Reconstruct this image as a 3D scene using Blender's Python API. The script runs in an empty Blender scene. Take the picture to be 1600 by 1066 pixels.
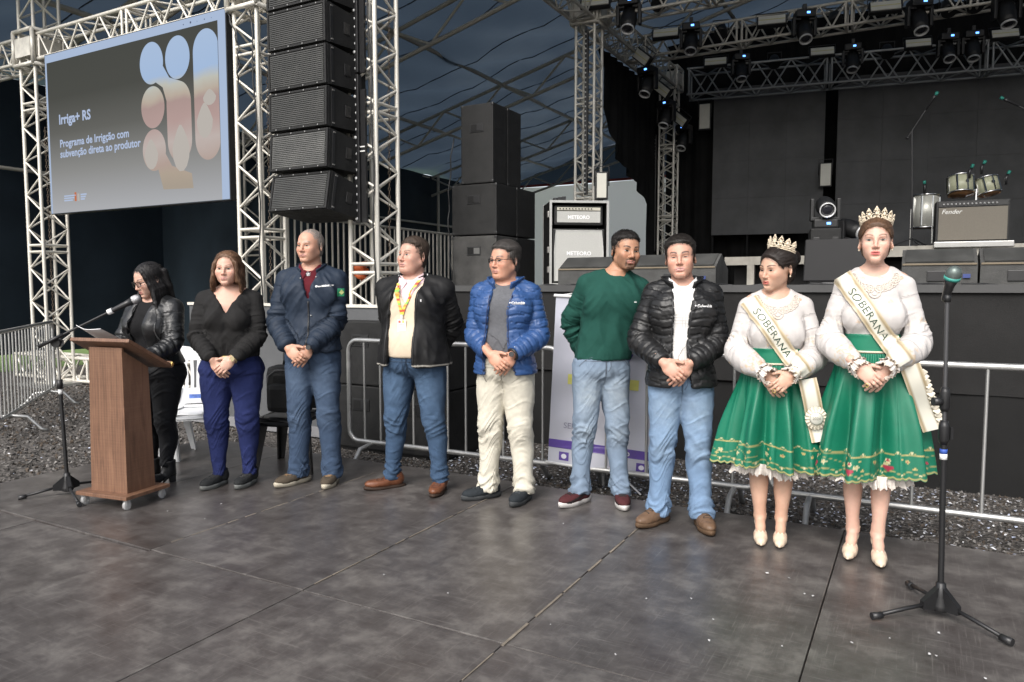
import bpy, bmesh, math, random
import numpy as np
from mathutils import Vector, Matrix, Quaternion, Euler
from mathutils.bvhtree import BVHTree
random.seed(7); rng = np.random.default_rng(7)
SC = bpy.context.scene
COL = SC.collection
R = math.radians
# ------------------------------------------------------------------ camera
FPX, CX, CY, HOR, CAMH = 1150.0, 800.0, 533.0, 450.0, 1.41
PITCH = math.atan((CY - HOR) / FPX)
cam = bpy.data.cameras.new('camera'); camo = bpy.data.objects.new('camera', cam); COL.objects.link(camo)
cam.sensor_width = 36.0; cam.lens = FPX / 1600.0 * 36.0; cam.clip_end = 600; cam.clip_start = 0.05
camo.location = (0, 0, CAMH); camo.rotation_euler = (math.pi / 2 - PITCH, 0, 0)
SC.camera = camo
# ------------------------------------------------------------------ world and sun (overcast)
SUN_AZ, SUN_EL = R(206), R(43)          # azimuth clockwise from +Y: light comes from behind the camera, a little to the left
w = bpy.data.worlds.new('World'); SC.world = w; w.use_nodes = True
nt = w.node_tree; bg = nt.nodes['Background']
sky = nt.nodes.new('ShaderNodeTexSky'); sky.sky_type = 'NISHITA'; sky.sun_disc = False
sky.sun_elevation = SUN_EL; sky.sun_rotation = SUN_AZ; sky.air_density = 1.0; sky.dust_density = 4.0; sky.ozone_density = 1.0
hs = nt.nodes.new('ShaderNodeHueSaturation'); hs.inputs['Saturation'].default_value = 0.38
nt.links.new(sky.outputs[0], hs.inputs['Color']); nt.links.new(hs.outputs[0], bg.inputs['Color'])
bg.inputs['Strength'].default_value = 0.15
sl = bpy.data.lights.new('sun', 'SUN'); sl.energy = 1.5; sl.angle = R(34); sl.color = (1.0, 0.965, 0.92)
so = bpy.data.objects.new('sun', sl); COL.objects.link(so)
sdir = Vector((math.sin(SUN_AZ) * math.cos(SUN_EL), math.cos(SUN_AZ) * math.cos(SUN_EL), math.sin(SUN_EL)))
so.rotation_euler = sdir.to_track_quat('Z', 'Y').to_euler(); so.location = sdir * 40
SC.view_settings.view_transform = 'Standard'; SC.view_settings.look = 'None'
SC.view_settings.exposure = 0.74; SC.view_settings.gamma = 1.0
SC.view_settings.use_curve_mapping = False
SC.render.engine = 'CYCLES'
SC.cycles.max_bounces = 6; SC.cycles.diffuse_bounces = 3; SC.cycles.glossy_bounces = 3; SC.cycles.transmission_bounces = 4
SC.cycles.use_denoising = True
# ------------------------------------------------------------------ places
TH = R(28.7)                              # the venue is turned against the camera by this angle
D2 = Vector((math.cos(TH), -math.sin(TH), 0)); D1 = Vector((math.sin(TH), math.cos(TH), 0))
RV = -TH
GZ = -0.12                                # gravel level; the wooden floor is z = 0
def V(a, b, z=0.0):
    p = D2 * a + D1 * b; return Vector((p.x, p.y, z))
def ray(px, py):
    return Vector(((px - CX) / FPX, math.cos(PITCH) + (CY - py) / FPX * math.sin(PITCH), -math.sin(PITCH) + (CY - py) / FPX * math.cos(PITCH)))
def G(px, py, z=0.0):                     # where a sight line meets a level
    d = ray(px, py); t = (z - CAMH) / d.z; return Vector((d.x * t, d.y * t, z))
def PY(px, py, Y):                        # where a sight line meets a depth
    d = ray(px, py); t = Y / d.y; return Vector((d.x * t, Y, CAMH + d.z * t))
def PB(px, py, b):                        # where a sight line meets a venue depth b
    d = ray(px, py); t = b / (d.x * D1.x + d.y * D1.y); return Vector((d.x * t, d.y * t, CAMH + d.z * t))
def AB(p): return (p.x * D2.x + p.y * D2.y, p.x * D1.x + p.y * D1.y)
# ------------------------------------------------------------------ materials
MATS = {}
def N(nt, t, **kw):
    n = nt.nodes.new(t)
    for k, v in kw.items():
        if k in n.inputs: n.inputs[k].default_value = v
        else: setattr(n, k, v)
    return n
def M(name, col=(0.5, 0.5, 0.5), rough=0.5, metal=0.0, var=0.12, vscale=6.0, bump=0.0, bscale=60.0, spec=0.5, coat=0.0, attr=False,
      sss=0.0, sssr=(1, .35, .2), rvar=0.0, emit=0.0, trans=0.0, stretch=(1, 1, 1), sheen=0.0, vdetail=4.0, aniso=0.0):
    if name in MATS: return MATS[name]
    m = bpy.data.materials.new(name); MATS[name] = m; m.use_nodes = True
    nt = m.node_tree; b = nt.nodes['Principled BSDF']; L = nt.links
    tc = N(nt, 'ShaderNodeTexCoord'); mp = N(nt, 'ShaderNodeMapping'); mp.inputs['Scale'].default_value = stretch
    L.new(tc.outputs['Object'], mp.inputs['Vector'])
    if attr:
        at = N(nt, 'ShaderNodeAttribute'); at.attribute_name = 'Col'; csrc = at.outputs['Color']
    else:
        rgb = N(nt, 'ShaderNodeRGB'); rgb.outputs[0].default_value = (*col, 1); csrc = rgb.outputs[0]
    if var > 0:
        nz = N(nt, 'ShaderNodeTexNoise', Scale=vscale, Detail=vdetail, Roughness=0.6); L.new(mp.outputs[0], nz.inputs['Vector'])
        mr = N(nt, 'ShaderNodeMapRange'); mr.inputs[1].default_value = 0.25; mr.inputs[2].default_value = 0.75
        mr.inputs[3].default_value = 1 - var; mr.inputs[4].default_value = 1 + var
        L.new(nz.outputs['Fac'], mr.inputs[0])
        vm = N(nt, 'ShaderNodeVectorMath', operation='SCALE'); L.new(csrc, vm.inputs[0]); L.new(mr.outputs[0], vm.inputs['Scale'])
        csrc = vm.outputs[0]
        if rvar > 0:
            m2 = N(nt, 'ShaderNodeMapRange'); m2.inputs[1].default_value = 0.3; m2.inputs[2].default_value = 0.7
            m2.inputs[3].default_value = max(0.02, rough - rvar); m2.inputs[4].default_value = min(1, rough + rvar)
            L.new(nz.outputs['Fac'], m2.inputs[0]); L.new(m2.outputs[0], b.inputs['Roughness'])
    L.new(csrc, b.inputs['Base Color'])
    if not (rvar > 0 and var > 0): b.inputs['Roughness'].default_value = rough
    b.inputs['Metallic'].default_value = metal; b.inputs['Specular IOR Level'].default_value = spec
    b.inputs['Coat Weight'].default_value = coat; b.inputs['Coat Roughness'].default_value = 0.12
    b.inputs['Sheen Weight'].default_value = sheen
    b.inputs['Transmission Weight'].default_value = trans
    if aniso: b.inputs['Anisotropic'].default_value = aniso
    if sss > 0:
        b.inputs['Subsurface Weight'].default_value = sss; b.inputs['Subsurface Radius'].default_value = sssr; b.inputs['Subsurface Scale'].default_value = 0.012
    if bump > 0:
        nb = N(nt, 'ShaderNodeTexNoise', Scale=bscale, Detail=3.0, Roughness=0.6); L.new(mp.outputs[0], nb.inputs['Vector'])
        bp = N(nt, 'ShaderNodeBump', Strength=bump, Distance=0.01); L.new(nb.outputs['Fac'], bp.inputs['Height']); L.new(bp.outputs[0], b.inputs['Normal'])
    if emit > 0:
        L.new(csrc, b.inputs['Emission Color']); b.inputs['Emission Strength'].default_value = emit
    return m
def translucent(m, col, fac):
    nt = m.node_tree; b = nt.nodes['Principled BSDF']; t = N(nt, 'ShaderNodeBsdfTranslucent'); t.inputs[0].default_value = (*col, 1); mx = N(nt, 'ShaderNodeMixShader'); mx.inputs[0].default_value = fac
    nt.links.new(b.outputs[0], mx.inputs[1]); nt.links.new(t.outputs[0], mx.inputs[2]); nt.links.new(mx.outputs[0], nt.nodes['Material Output'].inputs[0])
# ------------------------------------------------------------------ mesh helpers
def _frame(d):
    d = Vector(d).normalized(); u = Vector((0, 0, 1)) if abs(d.z) < 0.95 else Vector((1, 0, 0))
    x = d.cross(u).normalized(); return x, d.cross(x).normalized()
class MB:
    def __init__(s): s.v = []; s.f = []; s.m = []; s.sm = []
    def raw(s, v, f, mi=0, smooth=False, mat=None):
        o = len(s.v)
        s.v += [tuple(mat @ Vector(p)) if mat is not None else tuple(p) for p in v]
        s.f += [tuple(i + o for i in q) for q in f]; s.m += [mi] * len(f); s.sm += [smooth] * len(f); return s
    def box(s, c, d, mi=0, rot=None, bev=0.0):
        hx, hy, hz = d[0] / 2, d[1] / 2, d[2] / 2
        if bev <= 0:
            v = [(x, y, z) for x in (-hx, hx) for y in (-hy, hy) for z in (-hz, hz)]
            f = [(0, 1, 3, 2), (4, 6, 7, 5), (0, 4, 5, 1), (2, 3, 7, 6), (0, 2, 6, 4), (1, 5, 7, 3)]
        else:
            bm = bmesh.new(); bmesh.ops.create_cube(bm, size=1.0, matrix=Matrix.Diagonal((d[0], d[1], d[2], 1)))
            bmesh.ops.bevel(bm, geom=bm.edges[:], offset=min(bev, min(d) * 0.45), segments=2, affect='EDGES', profile=0.6)
            bm.verts.index_update(); v = [x.co[:] for x in bm.verts]; f = [tuple(q.index for q in x.verts) for x in bm.faces]; bm.free()
        mt = Matrix.Translation(c)
        if rot is not None: mt = mt @ (rot if isinstance(rot, Matrix) else Euler(rot).to_matrix().to_4x4())
        return s.raw(v, f, mi, False, mt)
    def tube(s, pts, r, n=8, mi=0, cap=True, closed=False):
        pts = [Vector(p) for p in pts]; k = len(pts); rr = r if isinstance(r, (list, tuple)) else [r] * k
        v = []; f = []; px = None
        for i, p in enumerate(pts):
            if closed: d = pts[(i + 1) % k] - pts[i - 1]
            else: d = pts[min(i + 1, k - 1)] - pts[max(i - 1, 0)]
            if d.length < 1e-9: d = Vector((0, 0, 1))
            d.normalize()
            if px is None: x, y = _frame(d)
            else:
                x = px - d * px.dot(d)
                if x.length < 1e-6: x, y = _frame(d)
                x.normalize(); y = d.cross(x)
            px = x
            for j in range(n):
                t = 2 * math.pi * j / n; v.append(p + (x * math.cos(t) + y * math.sin(t)) * rr[i])
        for i in range(k if closed else k - 1):
            i2 = (i + 1) % k
            for j in range(n): f.append((i * n + j, i * n + (j + 1) % n, i2 * n + (j + 1) % n, i2 * n + j))
        s.raw(v, f, mi, True)
        if cap and not closed:
            o = len(s.v) - len(v)
            s.f += [tuple(o + j for j in reversed(range(n))), tuple(o + (k - 1) * n + j for j in range(n))]; s.m += [mi] * 2; s.sm += [False] * 2
        return s
    def lathe(s, prof, n=20, mi=0, mat=None, smooth=True):
        v = []; f = []; k = len(prof)
        for (r, z) in prof:
            for j in range(n): t = 2 * math.pi * j / n; v.append((r * math.cos(t), r * math.sin(t), z))
        for i in range(k - 1):
            for j in range(n): f.append((i * n + j, i * n + (j + 1) % n, (i + 1) * n + (j + 1) % n, (i + 1) * n + j))
        s.raw(v, f, mi, smooth, mat)
        o = len(s.v) - len(v)
        if prof[0][0] > 1e-5: s.f.append(tuple(o + j for j in reversed(range(n)))); s.m.append(mi); s.sm.append(False)
        if prof[-1][0] > 1e-5: s.f.append(tuple(o + (k - 1) * n + j for j in range(n))); s.m.append(mi); s.sm.append(False)
        return s
    def prism(s, poly, t, mi=0, mat=None):   # poly in local x,z ; thickness along y (0..t)
        n = len(poly); v = [(x, 0, z) for x, z in poly] + [(x, t, z) for x, z in poly]
        f = [tuple(range(n)), tuple(reversed(range(n, 2 * n)))] + [(i, i + n, (i + 1) % n + n, (i + 1) % n) for i in range(n)]
        return s.raw(v, f, mi, False, mat)
    def mesh(s, name):
        me = bpy.data.meshes.new(name); me.from_pydata([tuple(p) for p in s.v], [], s.f)
        if s.f:
            me.polygons.foreach_set('material_index', s.m); me.polygons.foreach_set('use_smooth', s.sm)
        me.validate(); me.update(); return me
def link(name, data, mats=None, parent=None, loc=None, rz=None, rot=None, scale=None):
    o = bpy.data.objects.new(name, data); COL.objects.link(o)
    if mats is not None and data is not None and len(data.materials) == 0:
        for m in (mats if isinstance(mats, (list, tuple)) else [mats]): data.materials.append(m)
    if parent is not None: o.parent = parent
    if loc is not None: o.location = loc
    if rz is not None: o.rotation_euler = (0, 0, rz)
    if rot is not None: o.rotation_euler = rot
    if scale is not None: o.scale = scale
    return o
def ob(name, mb, mats, parent=None, **k): return link(name, mb.mesh(name), mats, parent, **k)
def tag(o, label, cat, group=None):
    o['label'] = label; o['category'] = cat
    if group: o['group'] = group
    return o
def thing(name, label, cat, loc=(0, 0, 0), rz=0.0, group=None):
    o = bpy.data.objects.new(name, None); COL.objects.link(o); o.location = loc; o.rotation_euler = (0, 0, rz); o.empty_display_size = 0.1
    return tag(o, label, cat, group)
def struct(name, mb, mats, parent=None, kind='structure', **k):
    o = ob(name, mb, mats, parent, **k)
    if parent is None: o['kind'] = kind
    return o
def copy_tree(o, parent=None):
    c = o.copy(); COL.objects.link(c); c.parent = parent
    for ch in o.children: copy_tree(ch, c)
    return c
_unit = {}
def unit_tube(n=10):
    if n not in _unit:
        mb = MB(); mb.tube([(0, 0, 0), (0, 0, 1)], 1.0, n); _unit[n] = mb.mesh('unit_tube')
    return _unit[n]
_tubes = {}
def bar(name, p, q, r, mat, parent, n=10):
    """one straight tube as an object of its own, sharing one mesh per material"""
    key = (mat.name, n)
    if key not in _tubes: me = unit_tube(n).copy(); me.materials.append(mat); _tubes[key] = me
    p = Vector(p); q = Vector(q); d = q - p
    o = bpy.data.objects.new(name, _tubes[key]); COL.objects.link(o); o.parent = parent
    o.location = p; o.rotation_mode = 'QUATERNION'; o.rotation_quaternion = d.to_track_quat('Z', 'Y'); o.scale = (r, r, d.length)
    return o
def arc(c, r, a0, a1, n, ax='xz'):
    out = []
    for i in range(n + 1):
        t = a0 + (a1 - a0) * i / n; x, z = r * math.cos(t), r * math.sin(t)
        out.append(Vector((c[0] + x, c[1], c[2] + z)) if ax == 'xz' else (Vector((c[0] + x, c[1] + z, c[2])) if ax == 'xy' else Vector((c[0], c[1] + x, c[2] + z))))
    return out
def text_mesh(s, size=1.0, bold=0.0, shear=0.0, spacing=1.0, align='LEFT', extrude=0.0):
    c = bpy.data.curves.new('t', 'FONT'); c.body = s; c.size = size; c.offset = bold; c.shear = shear; c.space_character = spacing
    c.align_x = align; c.extrude = extrude; c.resolution_u = 3
    o = bpy.data.objects.new('t', c); COL.objects.link(o); dg = bpy.context.evaluated_depsgraph_get()
    me = bpy.data.meshes.new_from_object(o.evaluated_get(dg)); bpy.data.objects.remove(o); bpy.data.curves.remove(c)
    v = np.empty(len(me.vertices) * 3); me.vertices.foreach_get('co', v); f = [tuple(p.vertices) for p in me.polygons]; bpy.data.meshes.remove(me)
    return v.reshape(-1, 3), f
def text_on(name, s, size, mat, parent, loc, rot, **k):
    v, f = text_mesh(s, size, **k); mb = MB(); mb.raw([tuple(p) for p in v], f); return ob(name, mb, mat, parent, loc=loc, rot=rot)
# ================================================================== SETTING
def floor_mat():
    m = bpy.data.materials.new('worn_film_plywood'); m.use_nodes = True; nt = m.node_tree; L = nt.links; b = nt.nodes['Principled BSDF']
    tc = N(nt, 'ShaderNodeTexCoord'); oi = N(nt, 'ShaderNodeObjectInfo')
    off = N(nt, 'ShaderNodeVectorMath', operation='SCALE'); off.inputs[0].default_value = (37, 91, 13); L.new(oi.outputs['Random'], off.inputs['Scale'])
    ad = N(nt, 'ShaderNodeVectorMath', operation='ADD'); L.new(tc.outputs['Object'], ad.inputs[0]); L.new(off.outputs[0], ad.inputs[1])
    n1 = N(nt, 'ShaderNodeTexNoise', Scale=1.6, Detail=8.0, Roughness=0.68); L.new(ad.outputs[0], n1.inputs['Vector'])
    n2 = N(nt, 'ShaderNodeTexNoise', Scale=6.5, Detail=9.0, Roughness=0.70, Distortion=0.2); L.new(ad.outputs[0], n2.inputs['Vector'])
    mp = N(nt, 'ShaderNodeMapping'); mp.inputs['Scale'].default_value = (5.0, 110, 1); mp.inputs['Rotation'].default_value = (0, 0, 0.5); L.new(ad.outputs[0], mp.inputs[0])
    n3 = N(nt, 'ShaderNodeTexNoise', Scale=1.0, Detail=5.0, Roughness=0.7); L.new(mp.outputs[0], n3.inputs['Vector'])
    mp2 = N(nt, 'ShaderNodeMapping'); mp2.inputs['Scale'].default_value = (130, 4.0, 1); mp2.inputs['Rotation'].default_value = (0, 0, -0.2); L.new(ad.outputs[0], mp2.inputs[0])
    n4 = N(nt, 'ShaderNodeTexNoise', Scale=1.0, Detail=5.0, Roughness=0.7); L.new(mp2.outputs[0], n4.inputs['Vector'])
    cr = N(nt, 'ShaderNodeValToRGB'); e = cr.color_ramp.elements
    e[0].position = 0.30; e[0].color = (0.036, 0.030, 0.028, 1); e[1].position = 0.74; e[1].color = (0.146, 0.136, 0.126, 1)
    x = cr.color_ramp.elements.new(0.52); x.color = (0.070, 0.063, 0.060, 1)
    mixf = N(nt, 'ShaderNodeMath', operation='MULTIPLY_ADD'); L.new(n2.outputs['Fac'], mixf.inputs[0]); mixf.inputs[1].default_value = 0.98
    m1 = N(nt, 'ShaderNodeMath', operation='MULTIPLY'); L.new(n1.outputs['Fac'], m1.inputs[0]); m1.inputs[1].default_value = 0.24
    L.new(m1.outputs[0], mixf.inputs[2])
    # random tone of each board
    rt = N(nt, 'ShaderNodeMath', operation='MULTIPLY_ADD'); L.new(oi.outputs['Random'], rt.inputs[0]); rt.inputs[1].default_value = 0.10; rt.inputs[2].default_value = -0.17
    su = N(nt, 'ShaderNodeMath', operation='ADD'); L.new(mixf.outputs[0], su.inputs[0]); L.new(rt.outputs[0], su.inputs[1])
    L.new(su.outputs[0], cr.inputs[0])
    # scratches: pale fine lines
    mxx = N(nt, 'ShaderNodeMath', operation='MAXIMUM'); L.new(n3.outputs['Fac'], mxx.inputs[0]); L.new(n4.outputs['Fac'], mxx.inputs[1])
    ms = N(nt, 'ShaderNodeMapRange'); ms.inputs[1].default_value = 0.57; ms.inputs[2].default_value = 0.78; ms.inputs[3].default_value = 0; ms.inputs[4].default_value = 0.8
    L.new(mxx.outputs[0], ms.inputs[0])
    mx = N(nt, 'ShaderNodeMixRGB'); L.new(ms.outputs[0], mx.inputs[0]); L.new(cr.outputs[0], mx.inputs[1]); mx.inputs[2].default_value = (0.19, 0.178, 0.165, 1)
    # paint-worn pale spots
    n5 = N(nt, 'ShaderNodeTexNoise', Scale=4.5, Detail=10.0, Roughness=0.8); L.new(ad.outputs[0], n5.inputs['Vector'])
    m5 = N(nt, 'ShaderNodeMapRange'); m5.inputs[1].default_value = 0.64; m5.inputs[2].default_value = 0.72; m5.inputs[3].default_value = 0; m5.inputs[4].default_value = 0.45
    L.new(n5.outputs['Fac'], m5.inputs[0])
    mx2 = N(nt, 'ShaderNodeMixRGB'); L.new(m5.outputs[0], mx2.inputs[0]); L.new(mx.outputs[0], mx2.inputs[1]); mx2.inputs[2].default_value = (0.19, 0.165, 0.13, 1)
    L.new(mx2.outputs[0], b.inputs['Base Color'])
    mr = N(nt, 'ShaderNodeMapRange'); mr.inputs[1].default_value = 0.35; mr.inputs[2].default_value = 0.75; mr.inputs[3].default_value = 0.30; mr.inputs[4].default_value = 0.44
    L.new(n1.outputs['Fac'], mr.inputs[0]); L.new(mr.outputs[0], b.inputs['Roughness'])
    b.inputs['Specular IOR Level'].default_value = 0.7
    bp = N(nt, 'ShaderNodeBump', Strength=0.12, Distance=0.004); L.new(n2.outputs['Fac'], bp.inputs['Height']); L.new(bp.outputs[0], b.inputs['Normal'])
    return m
def gravel_mat():
    m = bpy.data.materials.new('dark_gravel'); m.use_nodes = True; nt = m.node_tree; L = nt.links; b = nt.nodes['Principled BSDF']
    tc = N(nt, 'ShaderNodeTexCoord'); n = N(nt, 'ShaderNodeTexVoronoi', Scale=34.0); L.new(tc.outputs['Object'], n.inputs['Vector'])
    cr = N(nt, 'ShaderNodeValToRGB'); e = cr.color_ramp.elements; e[0].color = (0.030, 0.026, 0.023, 1); e[1].color = (0.13, 0.118, 0.108, 1)
    sp = N(nt, 'ShaderNodeSeparateColor'); L.new(n.outputs['Color'], sp.inputs[0]); L.new(sp.outputs[0], cr.inputs[0]); L.new(cr.outputs[0], b.inputs['Base Color'])
    b.inputs['Roughness'].default_value = 0.95
    bp = N(nt, 'ShaderNodeBump', Strength=0.9, Distance=0.03); L.new(n.outputs['Distance'], bp.inputs['Height']); L.new(bp.outputs[0], b.inputs['Normal'])
    return m
MF = floor_mat(); MG = gravel_mat()
alu = M('weathered_aluminium', (0.70, 0.67, 0.60), 0.45, 0.25, var=0.22, vscale=9, rvar=0.12)
alud = M('dull_aluminium', (0.50, 0.475, 0.42), 0.48, 0.25, var=0.25, vscale=7, rvar=0.1)
galv = M('galvanised_steel', (0.46, 0.46, 0.45), 0.38, 0.75, var=0.18, vscale=14, rvar=0.12)
blk = M('matt_black_paint', (0.010, 0.010, 0.010), 0.6, spec=.2, var=0.3, vscale=12, rvar=0.1)
blkp = M('black_plastic', (0.016, 0.016, 0.017), 0.38, var=0.2, vscale=20)
# --- ground, far grass
struct('ground', MB().raw([(-150, -90, GZ), (150, -90, GZ), (150, 190, GZ), (-150, 190, GZ)], [(0, 1, 2, 3)]), MG)
grass_m = M('sunlit_grass', (0.12, 0.19, 0.045), 0.9, var=0.45, vscale=9, bump=0.8, bscale=30)
def vquad(a0, a1, b0, b1, z): return MB().raw([V(a0, b0, z), V(a1, b0, z), V(a1, b1, z), V(a0, b1, z)], [(0, 1, 2, 3)])
struct('grass_field', vquad(-90, -14.5, -20, 60, GZ + 0.006), grass_m)
# --- floor platform of boards
AK = [-5.78, -4.68, -3.58, -2.47, -1.39, -0.32, 0.77, 1.87, 2.97, 4.07]
BK = [-4.13, -1.93, 0.27, 2.47, 4.64]
pf = MB(); cA, cB = (AK[0] + AK[-1]) / 2, (BK[0] + BK[-1]) / 2
pf.box(V(cA, cB, -0.075), (AK[-1] - AK[0] - 0.02, BK[-1] - BK[0] - 0.02, 0.085), rot=(0, 0, RV))
floor_o = struct('wooden_floor', pf, M('dark_floor_frame', (0.02, 0.017, 0.015), 0.9))
pale = M('bare_plywood_edge', (0.17, 0.145, 0.115), 0.8, var=0.4, vscale=12)
for j in range(len(BK) - 1):
    for i in range(len(AK) - 1):
        a0, a1, b0, b1 = AK[i], AK[i + 1], BK[j], BK[j + 1]
        gp = 0.0022; t = 0.026; dz = random.uniform(-0.003, 0.002)
        if j == 2 and i < 2: dz = -0.012
        if j == 3 and i == 5: dz = -0.006
        mb = MB(); mb.box((0, 0, -t / 2), (a1 - a0 - 2 * gp, b1 - b0 - 2 * gp, t), bev=0.004)
        o = ob('floor_board', mb, MF, floor_o, loc=V((a0 + a1) / 2, (b0 + b1) / 2, dz), rz=RV)
        o.rotation_euler = (random.uniform(-.0008, .0008), random.uniform(-.001, .001), RV + random.uniform(-.0015, .0015))
# bare strips showing in two of the joints
for (a, b0, b1, wd) in ((-1.385, 0.4, 4.5, 0.012), (-2.47, 2.55, 4.3, 0.008), (-3.58, 2.6, 4.4, 0.009)):
    mb = MB(); n = 14
    for k in range(n):
        u0 = b0 + (b1 - b0) * k / n; u1 = b0 + (b1 - b0) * (k + random.uniform(.5, .98)) / n
        ww = wd * random.uniform(.4, 1.1); mb.box(V(a, (u0 + u1) / 2, 0.0008), (ww, u1 - u0, 0.003), rot=(0, 0, RV))
    ob('joint_strip', mb, pale, floor_o)
# --- loose gravel and litter (nobody could count it)
def scatter(name, n, area, size, cols, zf=0.35, z0=GZ, flat=False, label=None, cat=None):
    vs = np.array([[1, 0, 0], [-.5, .87, 0], [-.5, -.87, 0], [0, 0, .8], [.2, .1, -.8]] if not flat else [[1, 0, 0], [0, .6, .1], [-1, .1, 0], [0, -.6, .12]], float)
    fs = [(0, 1, 3), (1, 2, 3), (2, 0, 3), (1, 0, 4), (2, 1, 4), (0, 2, 4)] if not flat else [(0, 1, 2), (0, 2, 3)]
    a0, a1, b0, b1 = area; P = []; F = []; mi = []
    ca = rng.uniform(a0, a1, n); cb = rng.uniform(b0, b1, n); s = rng.uniform(size[0], size[1], n) ; th = rng.uniform(0, 6.28, (n, 3))
    for i in range(n):
        rm = np.array(Euler(th[i] if not flat else (th[i][0] * .06, th[i][1] * .06, th[i][2])).to_matrix()); q = (vs * rng.uniform(.6, 1.2, vs.shape)) * s[i]
        q = q @ rm.T; p = V(ca[i], cb[i], z0); q = q + np.array([p.x, p.y, p.z + s[i] * (zf if not flat else .1) + (.002 if flat else 0)])
        o = len(P); P += q.tolist(); F += [tuple(k + o for k in t) for t in fs]; mi += [int(rng.integers(len(cols)))] * len(fs)
    mb = MB(); mb.v = P; mb.f = F; mb.m = mi; mb.sm = [False] * len(F)
    o = ob(name, mb, cols); o['kind'] = 'stuff'
    return tag(o, label, cat)
gm = [M('stone_dark', (0.035, 0.032, 0.029), .95), M('stone_mid', (0.08, 0.073, 0.066), .95), M('stone_brown', (0.075, 0.058, 0.044), .95), M('stone_dark2', (0.045, 0.042, 0.04), .95), M('stone_pale', (0.19, 0.18, 0.17), .9)]
scatter('gravel', 15000, (-5.2, 2.6, 4.64, 6.4), (0.006, 0.017), gm, label='loose dark gravel along the foot of the stage', cat='gravel')
scatter('gravel', 15000, (-12.5, -5.8, 1.0, 8.0), (0.008, 0.026), gm, label='dark gravel beside the left edge of the wooden floor', cat='gravel')
lm = [M('litter_white', (0.7, 0.71, 0.74), .6), M('litter_blue', (0.42, 0.46, 0.58), .6), M('litter_grey', (0.40, 0.40, 0.42), .6)]
scatter('confetti', 2600, (-3.6, 2.6, 4.68, 6.3), (0.008, 0.02), lm, flat=True, z0=GZ + .012, label='pale paper confetti strewn over the gravel by the stage', cat='litter')
scatter('confetti', 260, (-9, -5.9, 1.5, 6), (0.008, 0.024), lm, flat=True, z0=GZ + .012, label='few pale scraps on the gravel at the left', cat='litter')
# scraps lying on the boards, one by one
for k, (px, py, s) in enumerate([(1198, 897, .014), (1233, 905, .012), (1257, 930, .008), (1270, 933, .01), (1010, 937, .008), (1080, 937, .008), (1108, 1003, .009), (1115, 970, .008), (1467, 991, .013), (1331, 1006, .013), (1452, 1024, .012), (1463, 1027, .01), (1540, 1062, .014), (346, 789, .012), (262, 800, .01), (700, 929, .011), (962, 1025, .009), (320, 812, .008), (600, 900, .008), (860, 978, .006), (1222, 1012, .007), (880, 820, .006), (1390, 1000, .006)]):
    p = G(px, py); s *= .62; mb = MB(); q = [(s * random.uniform(.6, 1.3) * math.cos(t), s * random.uniform(.4, 1) * math.sin(t), .001 + random.uniform(0, .004)) for t in (0, 1.2, 2.4, 3.5, 4.9)]
    q2 = [(x, y, z + .0015) for x, y, z in q]
    mb.raw(q + q2, [(5, 6, 7, 8, 9), (4, 3, 2, 1, 0)] + [(i, (i + 1) % 5, (i + 1) % 5 + 5, i + 5) for i in range(5)])
    o = ob('paper_scrap', mb, M('scrap_paper', (.48, .48, .48), .8), loc=(p.x, p.y, 0.003), rz=random.uniform(0, 6)); tag(o, 'small pale paper scrap lying on the dark boards', 'scrap', 'paper scraps on the boards')
# --- stage
stg = MB(); A0, A1, B0, B1, SZ = -5.1, 12.0, 6.42, 20.0, 1.405
deck_m = M('stage_deck_black', (0.03, 0.03, 0.031), 0.6, spec=.2, var=0.3, vscale=3)
stg.box(V((A0 + A1) / 2, (B0 + B1) / 2, SZ - 0.05), (A1 - A0, B1 - B0, 0.10), rot=(0, 0, RV))
stage = struct('stage', stg, deck_m)
# cloth skirt hung over the stage front in two tiers, slightly rippled
def ripple_sheet(a0, a1, b, z0, z1, n, m, amp, seed, lean=0.0):
    r = random.Random(seed); ph = [r.uniform(0, 6.28) for _ in range(6)]; v = []; f = []
    for i in range(n + 1):
        a = a0 + (a1 - a0) * i / n
        for j in range(m + 1):
            t = j / m; z = z0 + (z1 - z0) * t
            d = amp * (math.sin(a * 2.1 + ph[0]) + .6 * math.sin(a * 5.3 + ph[1] + t) + .35 * math.sin(a * 11 + ph[2] - 2 * t)) * (1.15 - t) + amp * .5 * math.sin(z * 7 + ph[3] + .5 * a)
            v.append(V(a, b + d - lean * (1 - t), z))
    for i in range(n):
        for j in range(m): k = i * (m + 1) + j; f.append((k, k + m + 1, k + m + 2, k + 1))
    mb = MB(); mb.raw(v, f, 0, True); return mb
skirt_m = M('black_stage_cloth', (0.021, 0.0207, 0.0205), 0.85, var=0.25, vscale=2.0, bump=0.15, bscale=120, spec=.1)
o = ob('stage_skirt', ripple_sheet(A0, A1, 6.38, 0.62, SZ - 0.002, 220, 14, 0.010, 3), skirt_m, stage)
o = ob('stage_skirt', ripple_sheet(A0, A1, 6.41, GZ, 0.66, 220, 8, 0.012, 5), M('black_stage_cloth_lower', (0.017, 0.017, 0.017), 0.85, var=0.2, vscale=2.0, spec=.08), stage)
ob('stage_skirt', MB().raw([V(A0, 6.4, GZ), V(A0, 20, GZ), V(A0, 20, SZ), V(A0, 6.4, SZ)], [(0, 1, 2, 3)]), skirt_m, stage)
ob('stage_edge', MB().box(V((A0 + A1) / 2, 6.37, SZ + 0.0), (A1 - A0, 0.03, 0.06), rot=(0, 0, RV)), M('stage_edge_trim', (0.05, 0.05, 0.05), .6), stage)
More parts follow.
